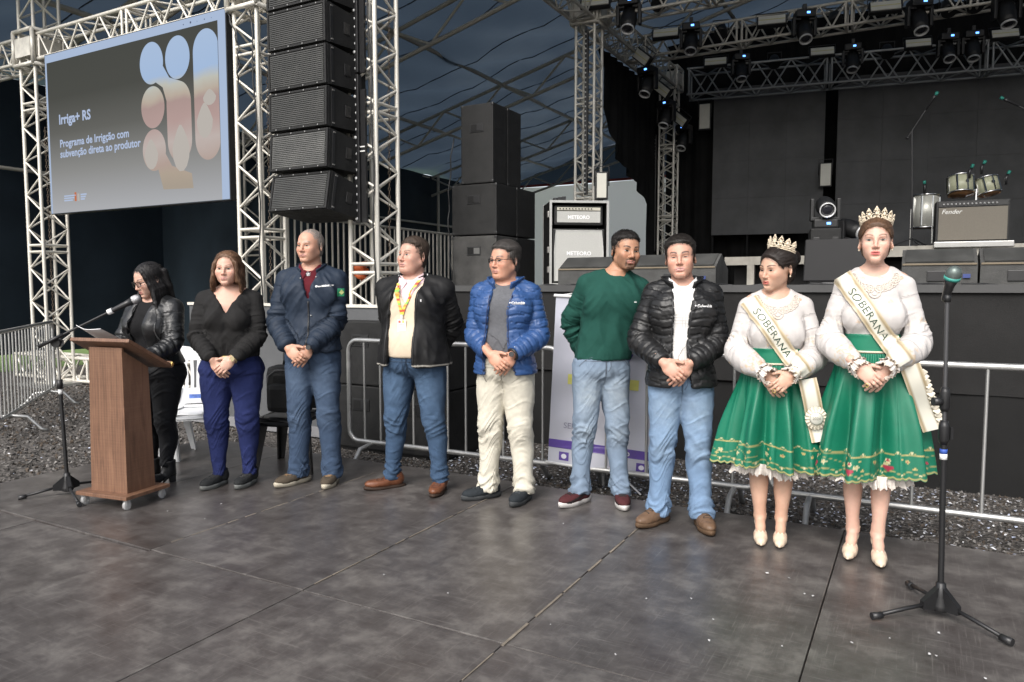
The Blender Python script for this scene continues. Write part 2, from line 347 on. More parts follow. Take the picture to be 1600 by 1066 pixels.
# grey wing beside the stage
wing_m = M('grey_painted_board', (0.085, 0.088, 0.092), 0.7, var=0.14, vscale=4, bump=0.2, bscale=90)
wg = MB(); wg.box(V(-5.75, 6.0, (GZ + 1.22) / 2), (2.9, 0.9, 1.22 - GZ), rot=(0, 0, RV), bev=.01)
wing = tag(ob('stage_wing', wg, wing_m), 'low grey painted wing wall behind the plastic chairs', 'wall')
ob('top_rail', MB().box(V(-5.75, 5.56, 1.235), (2.92, 0.05, 0.03), rot=(0, 0, RV)), alu, wing)
ob('bottom_rail', MB().box(V(-5.75, 5.535, GZ + .07), (2.92, 0.03, 0.10), rot=(0, 0, RV)), M('grey_kick_board', (.2, .2, .21), .6), wing)
wg2 = MB(); wg2.box(V(-4.1, 7.3, (GZ + 1.42) / 2), (2.2, 1.5, 1.42 - GZ), rot=(0, 0, RV), bev=.01)
tag(ob('stage_wing', wg2, wing_m), 'grey raised wing wall behind the black speakers by the stage', 'wall')
# --- tent: rafters, purlins, membrane, walls
membrane = M('blue_tent_membrane', (0.055, 0.072, 0.105), 0.36, var=0.10, vscale=0.6, bump=.35, bscale=2.2, rvar=.06)
translucent(membrane, (0.046, 0.066, 0.092), 0.45)
def zr(a): return 7.2 + (a + 7.56) * 0.264 if a < 3 else 7.2 + (3 + 7.56) * 0.264 - (a - 3) * 0.264
tent = MB(); AA = [-15.2] + [-14 + 0.25 * i for i in range(139)]; BB = [5.2 + 0.25 * i for i in range(85)]
v = []; f = []
for a in AA:
    for b in BB:
        u = (b - 8) / 4.5; sag = -0.16 * math.sin(math.pi * (u - math.floor(u))) ** 2 + .05 * math.sin(a * 1.7 + b) + .035 * math.sin(a * 3.9 - b * 2.3) + .02 * math.sin(a * 7 + b * 5)
        v.append(V(a, b, zr(a) + 0.17 + sag))
nb = len(BB)
for i in range(len(AA) - 1):
    for j in range(nb - 1): k = i * nb + j; f.append((k, k + nb, k + nb + 1, k + 1))
tent.raw(v, f, 0, True)
tent_o = tag(ob('tent_roof', tent, membrane), 'dark blue tent roof membrane stretched above the stage', 'tent')
pipe = M('dull_roof_pipe', (0.42, 0.40, 0.35), 0.5, 0.1, var=0.2)
for bi, b in enumerate((8.0, 12.5, 17.0, 21.5, 25.8)):
    a0, a1 = -15.0, 3.0
    lo, up = [], []
    bar('rafter_chord', V(a0, b, zr(a0)), V(a1, b, zr(a1)), 0.045, pipe, tent_o); bar('rafter_chord', V(a0, b, zr(a0) - .62), V(a1, b, zr(a1) - .62), 0.045, pipe, tent_o)
    n = 10
    for k in range(n):
        x0 = a0 + (a1 - a0) * k / n; x1 = a0 + (a1 - a0) * (k + .5) / n; x2 = a0 + (a1 - a0) * (k + 1) / n
        bar('rafter_brace', V(x0, b, zr(x0)), V(x1, b, zr(x1) - .62), 0.028, pipe, tent_o); bar('rafter_brace', V(x1, b, zr(x1) - .62), V(x2, b, zr(x2)), 0.028, pipe, tent_o)
for a in (-15, -12.3, -9.6, -6.9, -4.2, -1.5, 1.2):
    bar('purlin', V(a, 5.2, zr(a)), V(a, 25.8, zr(a)), 0.05, pipe, tent_o)
seam_m = M('membrane_seam', (.035, .045, .062), .5)
for i in range(13):
    b = 6.1 + 1.5 * i
    if abs((b - 8) / 4.5 - round((b - 8) / 4.5)) > .06: pts = [V(a, b, zr(a) + .16 - .16 * math.sin(math.pi * ((b - 8) / 4.5 - math.floor((b - 8) / 4.5))) ** 2 + .05 * math.sin(a * 1.7 + b) + .035 * math.sin(a * 3.9 - b * 2.3) + .02 * math.sin(a * 7 + b * 5)) for a in [-14.8 + .35 * k for k in range(51)]]; ob('membrane_seam', MB().tube(pts, .013, 5), seam_m, tent_o)
# left side wall: dark sheet that ends above the grass
wallm = M('dark_navy_sheet', (0.016, 0.025, 0.034), 0.75, spec=.2, var=0.25, vscale=1.2, bump=0.3, bscale=1.5)
def sheet(pa, pb, z0, z1, n, amp, seed, nz=8):
    r = random.Random(seed); ph = [r.uniform(0, 6.28) for _ in range(4)]; v = []; f = []; d = (pb - pa); nn = Vector((-d.y, d.x, 0)).normalized(); Ln = d.length
    for i in range(n + 1):
        t = i / n
        for j in range(nz + 1):
            z = z0 + (z1 - z0) * j / nz; q = pa + d * t; s = t * Ln
            q = q + nn * amp * (math.sin(s * 1.3 + ph[0] + .3 * z) + .5 * math.sin(s * 3.1 + ph[1]) + .4 * math.sin(z * 1.7 + ph[2] + s))
            v.append((q.x, q.y, z))
    for i in range(n):
        for j in range(nz): k = i * (nz + 1) + j; f.append((k, k + nz + 1, k + nz + 2, k + 1))
    mb = MB(); mb.raw(v, f, 0, True); return mb
tag(ob('tent_wall', sheet(V(-14.9, 2.2), V(-14.9, 27), 0.16, 5.3, 90, .05, 2), wallm), 'dark navy side wall of the tent behind the projection screen', 'tent wall')
tag(ob('tent_wall', sheet(V(-8.6, 8.9), V(-14.6, 10.6), -.1, 3.5, 50, .04, 12), wallm), 'low dark sheet hung behind the lectern and the screen tower', 'tent wall')
white_t = M('white_tarpaulin', (0.50, 0.50, 0.48), 0.7, var=0.1, vscale=1.0, bump=.2, bscale=2)
translucent(white_t, (0.92, 0.90, 0.84), 0.75)
tag(ob('tent_wall', sheet(V(-15, 26.2), V(6, 26.2), -.1, 5.35, 80, .06, 4), white_t), 'white tarpaulin end wall far behind the guitar amplifier', 'tent wall')
tag(ob('tent_wall', sheet(V(-15, 26.15), V(6, 26.15), 5.45, 9.6, 80, .06, 6), membrane), 'blue upper gable sheet above the white tarpaulin', 'tent wall')
ob('seam', MB().tube([V(-15, 26.05, 5.4), V(6, 26.05, 5.4)], .05, 6), M('red_seam', (.35, .04, .03), .6), bpy.data.objects['tent_wall.002'])
for b in (7.2, 12.5, 17, 21.5):
    o = bpy.data.objects['tent_roof']; bar('side_post', V(-14.7, b, GZ), V(-14.7, b, 5.3), .05, pipe, o)
bar('side_rail', V(-14.7, 2.5, 3.6), V(-14.7, 26, 3.6), .035, pipe, tent_o)
# ================================================================== TRUSSES AND RIG
def truss(name, label, p0, p1, w=0.36, mat=None, rc=0.026, rb=0.014, up=None, group='aluminium trusses', seg=2.0, parent=None):
    """square lattice truss: four chords, every brace a tube of its own, end frames where lengths are bolted together"""
    mat = mat or alu; p0 = Vector(p0); p1 = Vector(p1); d = p1 - p0; Ln = d.length; d.normalize()
    if up is None: up = D1 if abs(d.z) > .9 else Vector((0, 0, 1))
    x = up.cross(d).normalized(); y = d.cross(x).normalized()
    t = thing(name, label, 'truss', p0, 0, group) if parent is None else parent
    o0 = p0 if parent is None else Vector((0, 0, 0)) + p0 - Vector(parent.location)
    def P(i, j, s): return (Vector((0, 0, 0)) if parent is None else o0) + x * (w / 2 * i) + y * (w / 2 * j) + d * s
    for i in (-1, 1):
        for j in (-1, 1): bar('chord', P(i, j, 0), P(i, j, Ln), rc, mat, t)
    ns = max(1, round(Ln / seg)); sl_ = Ln / ns
    for k in range(ns):
        s0, s1 = k * sl_ + .05, (k + 1) * sl_ - .05
        for s in (s0, s1):
            for q in ((-1, -1, 1, -1), (1, -1, 1, 1), (1, 1, -1, 1), (-1, 1, -1, -1)): bar('cross_tube', P(q[0], q[1], s), P(q[2], q[3], s), rb * 1.35, mat, t, 8)
        n = max(2, 2 * round((s1 - s0) / (2 * w * .62)))
        for fi, q in enumerate(((-1, -1, 1, -1), (1, -1, 1, 1), (1, 1, -1, 1), (-1, 1, -1, -1))):
            for m_ in range(n):
                u0 = s0 + (s1 - s0) * m_ / n; u1 = s0 + (s1 - s0) * (m_ + 1) / n
                if (m_ + fi) % 2: bar('brace', P(q[0], q[1], u0), P(q[2], q[3], u1), rb, mat, t, 8)
                else: bar('brace', P(q[2], q[3], u0), P(q[0], q[1], u1), rb, mat, t, 8)
    return t
def sleeve(t, c, w, h, mat):                # corner block round a tower
    mb = MB()
    for i in (-1, 1):
        for j in (-1, 1):
            q = D2 * (i * w / 2) + D1 * (j * w / 2); mb.tube([Vector(c) + q - Vector((0, 0, h / 2)), Vector(c) + q + Vector((0, 0, h / 2))], .03, 8)
        for z in (-h / 2, h / 2):
            mb.tube([Vector(c) + D2 * (i * w / 2) - D1 * (w / 2) + Vector((0, 0, z)), Vector(c) + D2 * (i * w / 2) + D1 * (w / 2) + Vector((0, 0, z))], .03, 8)
            mb.tube([Vector(c) - D2 * (w / 2) + D1 * (i * w / 2) + Vector((0, 0, z)), Vector(c) + D2 * (w / 2) + D1 * (i * w / 2) + Vector((0, 0, z))], .03, 8)
        mb.box(Vector(c) + D2 * (i * w / 2 * 1.02), (.012, w * .8, h * .55), rot=(0, 0, RV))
        mb.box(Vector(c) + D1 * (i * w / 2 * 1.02), (w * .8, .012, h * .55), rot=(0, 0, RV))
    o = ob('sleeve_block', mb, mat, t); o.matrix_parent_inverse = Matrix.Translation(-Vector(t.location)); return o
TB = 6.65
T1p, T2p, T3p = V(-11.85, TB, GZ), V(-7.2, TB, GZ), V(-5.42, TB, GZ)
T1 = truss('truss_tower', 'aluminium truss tower at the far left carrying the projection screen', T1p, T1p + Vector((0, 0, 6.4)), .38)
T2 = truss('truss_tower', 'aluminium truss tower between the screen and the hanging loudspeakers', T2p, T2p + Vector((0, 0, 6.6)), .38)
T3 = truss('truss_tower', 'aluminium truss tower with pixel light bar right of the hanging loudspeakers', T3p, T3p + Vector((0, 0, 7.0)), .38)
T4p, T5p = V(-5.4, 12.8, SZ), V(-5.4, 17.8, SZ)
T4 = truss('truss_tower', 'truss tower with dotted light bar behind the guitar amplifier', T4p, T4p + Vector((0, 0, 5.1)), .36, rc=.028, rb=.015)
T5 = truss('truss_tower', 'rear truss tower beside the black side drape', T5p, T5p + Vector((0, 0, 5.1)), .36, rc=.028, rb=.015)
ob('deck_leg', MB().box(V(-5.4, 12.8, .6), (.5, .5, 1.58), rot=(0, 0, RV)), blk, T4).matrix_parent_inverse = Matrix.Translation(-T4p)
ob('deck_leg', MB().box(V(-5.4, 17.8, .6), (.5, .5, 1.58), rot=(0, 0, RV)), blk, T5).matrix_parent_inverse = Matrix.Translation(-T5p)
sleeve(T1, V(-11.85, TB, 5.0), .50, .5, alu); sleeve(T2, V(-7.2, TB, 5.02), .50, .5, alu); sleeve(T4, V(-5.4, 12.8, 6.42), .50, .5, alu); sleeve(T5, V(-5.4, 17.8, 6.42), .5, .5, alu)
for t, p in ((T1, T1p), (T2, T2p), (T3, T3p)):
    o = ob('base_plate', MB().box(p + Vector((0, 0, .03)), (.75, .75, .05), rot=(0, 0, RV), bev=.008), galv, t); o.matrix_parent_inverse = Matrix.Translation(-p)
truss('screen_truss', 'horizontal truss above the projection screen', V(-11.6, TB, 5.0), V(-7.45, TB, 5.0), .36, up=Vector((0, 0, 1)))
truss('screen_truss', 'short truss stub left of the far left tower', V(-13.8, TB, 5.0), V(-12.1, TB, 5.0), .36)
truss('base_truss', 'horizontal base truss on the gravel behind the left barrier', V(-13.4, 7.05, .12), V(-9.2, 7.05, .12), .36, rb=.016)
truss('ground_truss', 'thin grey truss standing in the dark behind the projection screen', V(-10.4, 9.6, GZ), V(-10.4, 9.6, 4.2), .40, mat=alud)
# stage roof grid
ZT = 6.42
roof = [('side beam of the stage roof running back from the front left tower', V(-5.4, 6.9, ZT), V(-5.4, 12.55, ZT)),
        ('side beam of the stage roof between the middle and rear left towers', V(-5.4, 13.05, ZT), V(-5.4, 17.6, ZT)),
        ('front cross beam of the stage roof hung with moving lights', V(-5.15, 12.8, ZT), V(8.5, 12.8, ZT)),
        ('middle cross beam of the stage roof with pale lamps below it', V(-5.15, 15.3, ZT), V(8.5, 15.3, ZT))]
for lb, p, q in roof: truss('roof_truss', lb, p, q, .42, mat=alud, rc=.028, rb=.017, group='stage roof trusses')
# rear beam, wider lattice, turned a little against the others
rp = T5p + Vector((.45, 0, 5.0)); rdir = Vector((math.cos(R(19)), -math.sin(R(19)), 0))
truss('roof_truss', 'wide rear beam right above the black backdrop panels', rp - Vector((0, 0, .1)), rp + rdir * 12.5 - Vector((0, 0, .1)), .60, mat=M('rear_beam_metal', (.30, .31, .31), .5, .4), rc=.026, rb=.018, group='stage roof trusses', seg=3.0)
# --- chains on the towers
chain_m = M('dark_chain_steel', (0.14, 0.11, 0.085), .5, .7)
def chain(label, p, q, n):
    p = Vector(p); q = Vector(q); t = thing('hoist_chain', label, 'chain', q); mb = MB()
    for k in range(n):
        c = (p - q) * (k / n); a = (k % 2) * math.pi / 2 + .4; u = Vector((math.cos(a), math.sin(a), 0)) * .013; zz = Vector((0, 0, (p - q).length / n * .75))
        mb.tube([c - u, c - u * .9 + zz * .8, c + zz, c + u * .9 + zz * .8, c + u, c + u * .8 - zz * .1, c - zz * .2, c - u * .8 - zz * .1], .0045, 5, closed=True)
    ob('links', mb, chain_m, t); return t
chain('rusty hoist chain hanging inside the tower right of the loudspeakers', T3p + Vector((.2, .05, 6.6)), T3p + Vector((.15, .05, 1.2)), 120)
chain('rusty hoist chain hanging inside the tower left of the loudspeakers', T2p + Vector((.12, -.05, 4.2)), T2p + Vector((.1, -.05, .9)), 80)
chain('hoist chain inside the tower at the far left', T1p + Vector((.05, -.05, 4.0)), T1p + Vector((.05, -.05, .9)), 70)
# --- projection screen with its slide
def screen():
    aL, aR, bS, z0, z1 = -11.36, -7.50, 6.42, 2.50, 4.82
    W, H = aR - aL, z1 - z0; t = thing('projection_screen', 'large lit screen hung between two truss towers showing a slide', 'screen', V(aL, bS, z0), RV)
    ob('panel', MB().box((W / 2, .06, H / 2), (W, .10, H)), blkp, t)
    def em(name, ramp=None, col=None, s=1.0, axis=2, noise=0.0):
        m = bpy.data.materials.new(name); m.use_nodes = True; nt = m.node_tree; L = nt.links; nt.nodes.remove(nt.nodes['Principled BSDF'])
        e = N(nt, 'ShaderNodeEmission', Strength=s); L.new(e.outputs[0], nt.nodes['Material Output'].inputs[0])
        if ramp:
            tc = N(nt, 'ShaderNodeTexCoord'); sp = N(nt, 'ShaderNodeSeparateXYZ'); L.new(tc.outputs['Object'], sp.inputs[0])
            mr = N(nt, 'ShaderNodeMapRange'); mr.inputs[2].default_value = H; L.new(sp.outputs[axis], mr.inputs[0])
            src = mr.outputs[0]
            if noise:
                nz = N(nt, 'ShaderNodeTexNoise', Scale=2.0, Detail=3.0); L.new(tc.outputs['Object'], nz.inputs['Vector'])
                ma = N(nt, 'ShaderNodeMath', operation='MULTIPLY_ADD'); L.new(nz.outputs['Fac'], ma.inputs[0]); ma.inputs[1].default_value = noise; L.new(src, ma.inputs[2])
                mb_ = N(nt, 'ShaderNodeMath', operation='SUBTRACT'); L.new(ma.outputs[0], mb_.inputs[0]); mb_.inputs[1].default_value = noise * .5; src = mb_.outputs[0]
            cr = N(nt, 'ShaderNodeValToRGB'); el = cr.color_ramp.elements
            el[0].position, el[0].color = ramp[0][0], (*ramp[0][1], 1); el[1].position, el[1].color = ramp[-1][0], (*ramp[-1][1], 1)
            for p, c in ramp[1:-1]: x = el.new(p); x.color = (*c, 1)
            L.new(src, cr.inputs[0]); L.new(cr.outputs[0], e.inputs[0])
        else: e.inputs[0].default_value = (*col, 1)
        return m
    SE = .40
    border = em('screen_border', col=(.60, .74, 1.0), s=SE); bgm = em('slide_background', [(0.0, (.62, .63, .66)), (.25, (.40, .40, .39)), (.5, (.19, .19, .175)), (.72, (.11, .112, .10)), (1.0, (.10, .103, .092))], s=SE)
    pic = em('slide_picture', [(0.10, (.55, .47, .38)), (.17, (.60, .50, .40)), (.22, (.62, .48, .42)), (.34, (.72, .62, .58)), (.46, (.64, .46, .43)), (.56, (.58, .42, .39)), (.60, (.68, .58, .48)), (.66, (.72, .72, .64)), (.72, (.52, .70, 1.0)), (1.0, (.58, .74, 1.0))], s=SE * 1.05, noise=.10)
    wh = em('slide_white', col=(.62, .74, 1.0), s=SE * 1.05); water = em('slide_water_jet', col=(.80, .74, .68), s=SE * .9); redm = em('slide_red', col=(.8, .25, .12), s=SE)
    def rect(name, x0, x1, za, zb, y, m): ob(name, MB().raw([(x0, y, za), (x1, y, za), (x1, y, zb), (x0, y, zb)], [(0, 1, 2, 3)]), m, t)
    rect('slide_border', .012, W - .012, .012, H - .012, .006, border)
    sx0, sx1, sz0, sz1 = .06, W * .963, .012, H * .945
    rect('slide', sx0, sx1, sz0, sz1, .002, bgm)
    def pill(name, cx, zc0, zc1, rx, rz, y, m):
        n = 20; p = [(cx + rx * math.cos(q), y, zc1 + rz * math.sin(q)) for q in [math.pi * i / n for i in range(n + 1)]] + [(cx + rx * math.cos(q), y, zc0 + rz * math.sin(q)) for q in [math.pi + math.pi * i / n for i in range(n + 1)]]
        p = [(min(x, sx1 - .003), yy, max(z, sz0 + .01)) for x, yy, z in p]
        ob(name, MB().raw(p, [tuple(range(len(p)))]), m, t)
    c1, c2, c3 = W * .632, W * .766, W * .905; rx = W * .0615; rz = H * .117
    r1, r2, r3, r4 = H * .80, H * .555, H * .315, H * .08
    pill('slide_shape', c1, r1, r1, rx, rz, -.002, pic); pill('slide_shape', c2, r1, r1, rx, rz, -.002, pic)
    pill('slide_shape', c3, r3 + .06, r1, rx, rz, -.002, pic)
    pill('slide_shape', c1, r2, r2, rx, rz, -.002, pic); pill('slide_shape', c1, r3, r3, rx, rz, -.002, pic)
    pill('slide_shape', c2, r3 + .08, r2, rx, rz, -.0025, pic)
    # link from the first column down into the second
    s_ = [(c1 + rx * .3, -.003, r1 - rz * .93), (c1 + rx * .98, -.003, r1 - rz * .25), (c2 - rx * .7, -.003, r1 - rz * .85), (c2 + rx * .25, -.003, r2 + rz * .97), (c2 - rx * .4, -.003, r2 + rz * .6), (c2 - rx * .98, -.003, r2 + rz * .15), (c1 + rx * .9, -.003, r2 + rz * .85)]
    ob('slide_shape', MB().raw(s_, [tuple(range(7))]), pic, t)
    s_ = [(c1 + rx * .3, -.003, r3 - rz * .93), (c1 + rx * .98, -.003, r3 - rz * .25), (c2 - rx * .7, -.003, r3 - rz * .85), (c2 + rx * .9, -.003, r4 + rz * .7), (c2 + rx, -.003, r4 + .0), (c1 + rx * .7, -.003, r4 + .02)]
    ob('slide_shape', MB().raw(s_, [tuple(range(6))]), pic, t)
    for cx, cz, w_, h_ in ((c2 + .02, r3 - .02, .17, .30), (c1 - .06, r3 - .05, .14, .2), (c3 - .05, r3 + .28, .15, .22), (c3 + .05, r2 + .0, .12, .1)):
        n = 14; p = [(min(cx + w_ * math.cos(q) * (1 - .5 * max(0, math.sin(q))), sx1 - .01), -.0045, max(cz + h_ * math.sin(q), .05)) for q in [6.283 * i / n for i in range(n)]]
        ob('slide_water', MB().raw(p, [tuple(range(n))]), water, t)
    Rx = (math.pi / 2, 0, 0)
    text_on('slide_title', 'Irriga+ RS', .19, wh, t, (W * .082, -.004, H * .555), Rx, bold=.006)
    text_on('slide_text', 'Programa de Irrigção com', .152, wh, t, (W * .082, -.004, H * .412), Rx, bold=.004)
    text_on('slide_text', 'subvenção direta ao produtor', .152, wh, t, (W * .082, -.004, H * .348), Rx, bold=.004)
    for k in range(3): rect('slide_logo', W * .095, W * (.15 + .01 * k), H * (.075 + .014 * k), H * (.083 + .014 * k), -.004, wh)
    rect('slide_logo', W * .162, W * .174, H * .07, H * .125, -.004, redm); rect('slide_logo', W * .18, W * .192, H * .07, H * .115, -.004, water)
    for k in range(3): rect('slide_logo', W * .20, W * (.225 + .006 * k), H * (.075 + .014 * k), H * (.084 + .014 * k), -.004, wh)
    dk = em('slide_icons', col=(.12, .15, .25), s=SE)
    for k, s in enumerate((.010, .016, .006, .010, .006)): rect('slide_icon', W * (.80 + .034 * k), W * (.80 + .034 * k) + s * 1.6, H * .962, H * .962 + s * 1.5, -.004, dk)
    # hanging clamps and a frame behind
    for x in (.4, W / 2, W - .4): bar('hanger', (x, .1, H), (x, .18, H + .14), .018, alu, t)
    for x in (.05, W * .33, W * .66, W - .05): bar('back_post', (x, .14, .02), (x, .14, H - .02), .02, alud, t)
screen()
# --- loudspeakers
cab = M('black_speaker_paint', (0.018, 0.018, 0.018), 0.62, spec=.25, var=0.35, vscale=9, bump=0.35, bscale=160, rvar=.1)
cabd = M('dusty_speaker_paint', (0.045, 0.044, 0.042), 0.7, var=0.55, vscale=3.5, bump=0.35, bscale=160)
gril = M('ribbed_speaker_grille', (0.060, 0.060, 0.057), 0.45, 0.2, var=0.3, vscale=5, rvar=.1)
grilw = M('painted_sheen_grille', (0.11, 0.11, 0.105), 0.5, 0.3, var=0.35, vscale=5, rvar=.1)  # paler copy of the grille: light reflected by the tilted box, put into the colour
steel = M('worn_bright_steel', (0.4, 0.39, 0.37), 0.4, 0.8)
ARR = ['topmost', 'second', 'third', 'fourth', 'fifth']
def array_box(k, z, tilt, lab, gm_):
    Wd, Hh, Dp = .84, .415, .60; t = thing('array_loudspeaker', lab, 'loudspeaker', V(-5.86, 5.95, z), RV, 'hanging line array loudspeakers')
    t.rotation_euler = (tilt, 0, RV)
    c = MB(); hb = Hh * .40
    c.raw([(-Wd/2, 0, -Hh/2), (Wd/2, 0, -Hh/2), (Wd/2, 0, Hh/2), (-Wd/2, 0, Hh/2), (-Wd/2, Dp, -hb), (Wd/2, Dp, -hb), (Wd/2, Dp, hb), (-Wd/2, Dp, hb)], [(0, 1, 2, 3), (5, 4, 7, 6), (1, 5, 6, 2), (4, 0, 3, 7), (3, 2, 6, 7), (4, 5, 1, 0)])
    ob('cabinet', c, cab, t)
    g = MB(); g.box((0, -.008, 0), (Wd - .06, .012, Hh - .06))
    for r in range(17): g.box((0, -.018, -Hh/2 + .045 + r * (Hh - .09) / 16), (Wd - .08, .012, .011))
    ob('grille', g, gm_, t)
    fr = MB()
    for s in (-1, 1): fr.box((s * (Wd/2 - .016), -.014, 0), (.026, .026, Hh - .012), bev=.004); fr.box((0, -.0145, s * (Hh/2 - .018)), (Wd - .062, .025, .024), bev=.004)
    ob('grille_frame', fr, cab, t)
    for s in (-1, 1):
        ob('side_handle', MB().box((s * (Wd/2 + .003), .30, .0), (.012, .09, .12), bev=.004), blkp, t)
        ob('rigging_plate', MB().box((s * (Wd/2 + .004), .06, 0), (.01, .035, Hh * .95)), blkp, t)
        for zz in (-.17, .17): ob('rigging_pin', MB().box((s * (Wd/2 + .012), .062, zz), (.012, .03, .012)), steel, t)
    for zz in (-1, 1):
        for x in (-.3, -.1, .1, .3): ob('screw', MB().box((x, -.03, zz * (Hh/2 - .018)), (.012, .008, .012)), steel, t)
ztop = 4.60
for k in range(6):
    z = ztop - .43 * k; tl = [0, 0, 0, R(-1.5), R(-4), R(-11)][k]
    array_box(k, z if k < 5 else z - .01, tl, [f'{ARR[min(k,4)]} visible black loudspeaker from the top of the hanging array' if k < 4 else 'pale painted-sheen grille loudspeaker second from the bottom of the hanging array', 'lowest loudspeaker of the hanging array tilted downwards'][k == 5], grilw if k in (4,) else gril)
ob('rigging_bar', MB().box((0, .3, .35), (.5, .12, .06)), blkp, bpy.data.objects['array_loudspeaker'])
def sub(name, label, c, dims, rz, mat=None, group='stacked black subwoofers', handles=True):
    w_, d_, h_ = dims; t = thing(name, label, 'loudspeaker', c, rz, group)
    ob('cabinet', MB().box((0, 0, h_ / 2), (w_, d_, h_), bev=.012), mat or cab, t)
    if handles:
        hx = MB(); hx.box((0, -d_ / 2 - .001, h_ * .70), (.20, .012, .11), bev=.003); ob('handle_plate', hx, blkp, t)
        ob('handle_recess', MB().box((-.04, -d_ / 2 - .008, h_ * .70), (.085, .006, .08)), M('handle_shadow_black', (.004, .004, .004), .9), t)
        ob('handle_grip', MB().box((.045, -d_ / 2 - .008, h_ * .70), (.085, .008, .075), bev=.003), M('handle_worn_metal', (.16, .16, .155), .5, .5) if mat is cabd else blkp, t)
    for sx in (-1, 1):
        for sz in (0, 1): ob('corner', MB().box((sx * (w_ / 2 - .016), -d_ / 2 + .016, sz * h_ + (.018 if sz == 0 else -.018)), (.04, .04, .038), bev=.01), blkp, t)
    return t
# tower of six on the stage: two deep, three high
s0 = V(-4.74, 8.0, SZ + .03)
for lev, (w_, d_, h_, oa) in enumerate(((.66, .52, .63, 0), (.66, .52, .63, -.0), (.47, .36, .98, .03))):
    z = SZ + .03 + (0, .645, 1.29)[lev]
    for dp in range(2):
        nm = ['lowest', 'middle', 'top'][lev]; fb = ['front', 'rear'][dp]
        lab = f'{nm} {fb} black subwoofer in the tall stack on the stage' if not (lev == 0 and dp == 0) else 'dusty grey subwoofer at the bottom front of the tall stack'
        sub('subwoofer', lab, V(-4.93 + oa, 8.0 + d_ / 2 + dp * (d_ + .02) + (.03 if lev == 2 else 0), z), (w_, d_, h_), RV, cabd if (lev == 0 and dp == 0) else cab)
# ground subs in front of the grey wing, two high
for i, (a, lab) in enumerate(((-4.50, 'left'), (-3.86, 'right'))):
    for j in range(2): sub('subwoofer', f'{["lower", "upper"][j]} {lab} black subwoofer on the gravel behind the barrier', V(a, 5.65, GZ + .03 + j * .60), (.62, .72, .59), RV, group='black subwoofers on the gravel')
for a in (-4.5, -3.86):
    o = ob('pallet', MB().box((0, 0, 0), (.6, .7, .05)), blk, loc=V(a, 5.65, GZ + .01), rz=RV); tag(o, 'black base board under the ' + ('left' if a < -4 else 'right') + ' ground subwoofers', 'board')
# loose cables on the rig
for p_, q_, sg, lab in ((V(-5.9, 6.35, 4.9), V(-5.55, 6.5, 2.2), .12, 'black cable hanging between the loudspeaker array and the tower'), (V(-5.3, 6.4, 5.2), V(-5.25, 6.4, .3), .05, 'thin black cable running down the front tower'), (V(-7.05, 6.4, 4.7), V(-7.0, 6.4, .2), .05, 'thin black cable running down the tower beside the screen'), (V(-7.45, 6.4, 4.75), V(-7.3, 6.4, 3.9), .10, 'short cable loop beside the upper right of the screen'), (V(-5.2, 7.9, 1.5), V(-5.2, 7.95, 3.3), -.06, 'thin cable up the side of the subwoofer stack')):
    o = ob('hanging_cable', MB().tube([p_.lerp(q_, i / 16) + D2 * (sg * math.sin(i / 16 * math.pi)) + D1 * (.02 * math.sin(i * 1.7)) for i in range(17)], .009, 6), blkp); tag(o, lab, 'cable')
# --- vertical bar fence behind the rig
fence = thing('bar_fence', 'tall pale vertical bar fence behind the hanging loudspeakers', 'fence', V(-8.0, 7.6, GZ), 0)
fo = V(-8.0, 7.6, GZ)
for k in range(62): p = V(-8.0 - .003 * k, 7.6 + .135 * k, GZ) - fo; bar('fence_bar', p + Vector((0, 0, .1)), p + Vector((0, 0, 2.58)), .017, alud, fence, 8)
for z in (.1, 2.58): bar('fence_rail', Vector((0, 0, z)), V(-8.18, 15.9, GZ) - fo + Vector((0, 0, z)), .022, alud, fence)
fence2 = thing('bar_fence', 'short pale bar fence in front of the white tarpaulin', 'fence', V(-7.2, 22, GZ), 0); fo = V(-7.2, 22, GZ)
for k in range(40): p = V(-7.2 + .14 * k, 22, GZ) - fo; bar('fence_bar', p, p + Vector((0, 0, 4.4)), .02, alud, fence2, 6)
bar('fence_rail', Vector((0, 0, 4.4)), V(-1.6, 22, GZ + 4.4) - fo, .03, alud, fence2)
# ================================================================== STAGE BACKGROUND
rdn = Vector((-rdir.y, rdir.x, 0))            # points away from the camera
def PR(px, py, off=0.5):
    d = ray(px, py); p0 = rp + rdn * off; o = Vector((0, 0, CAMH)); t = (p0 - o).dot(rdn) / d.dot(rdn); return o + d * t
RZR = -R(19)
led = M('black_led_mesh', (0.085, 0.086, 0.088), 0.6, spec=.25, var=0.3, vscale=1.2, bump=0.1, bscale=200)
def led_wall(label, x0, x1, yt, yb, xm):
    p = PR(x0, yt); q = PR(x1, yb); Ln = (Vector((q.x, q.y, 0)) - Vector((p.x, p.y, 0))).length; zb = PR(xm, yb).z; zt = PR(xm, yt).z
    t = thing('led_wall', label, 'led wall', (p.x, p.y, zb), RZR); n = max(1, round(Ln / 1.0)); m = max(1, round((zt - zb) / 1.0))
    for i in range(n):
        for j in range(m):
            w_, h_ = Ln / n, (zt - zb) / m; me = MB().box((w_ * (i + .5), random.uniform(0, .008), h_ * (j + .5)), (w_ - .003, .06, h_ - .003)); ob('led_panel', me, led, t)
    for i in range(n + 1): bar('support', (Ln * i / n * .98 + .02, .1, -1.4), (Ln * i / n * .98 + .02, .1, .1), .03, blk, t)
led_wall('left black led wall panel at the back of the stage', 1116, 1284, 132, 366, 1200)
led_wall('wide right black led wall behind the drums', 1311, 1760, 112, 384, 1420)
drape_m = M('black_drape', (0.013, 0.013, 0.013), 0.9, spec=.1, var=0.3, vscale=2)
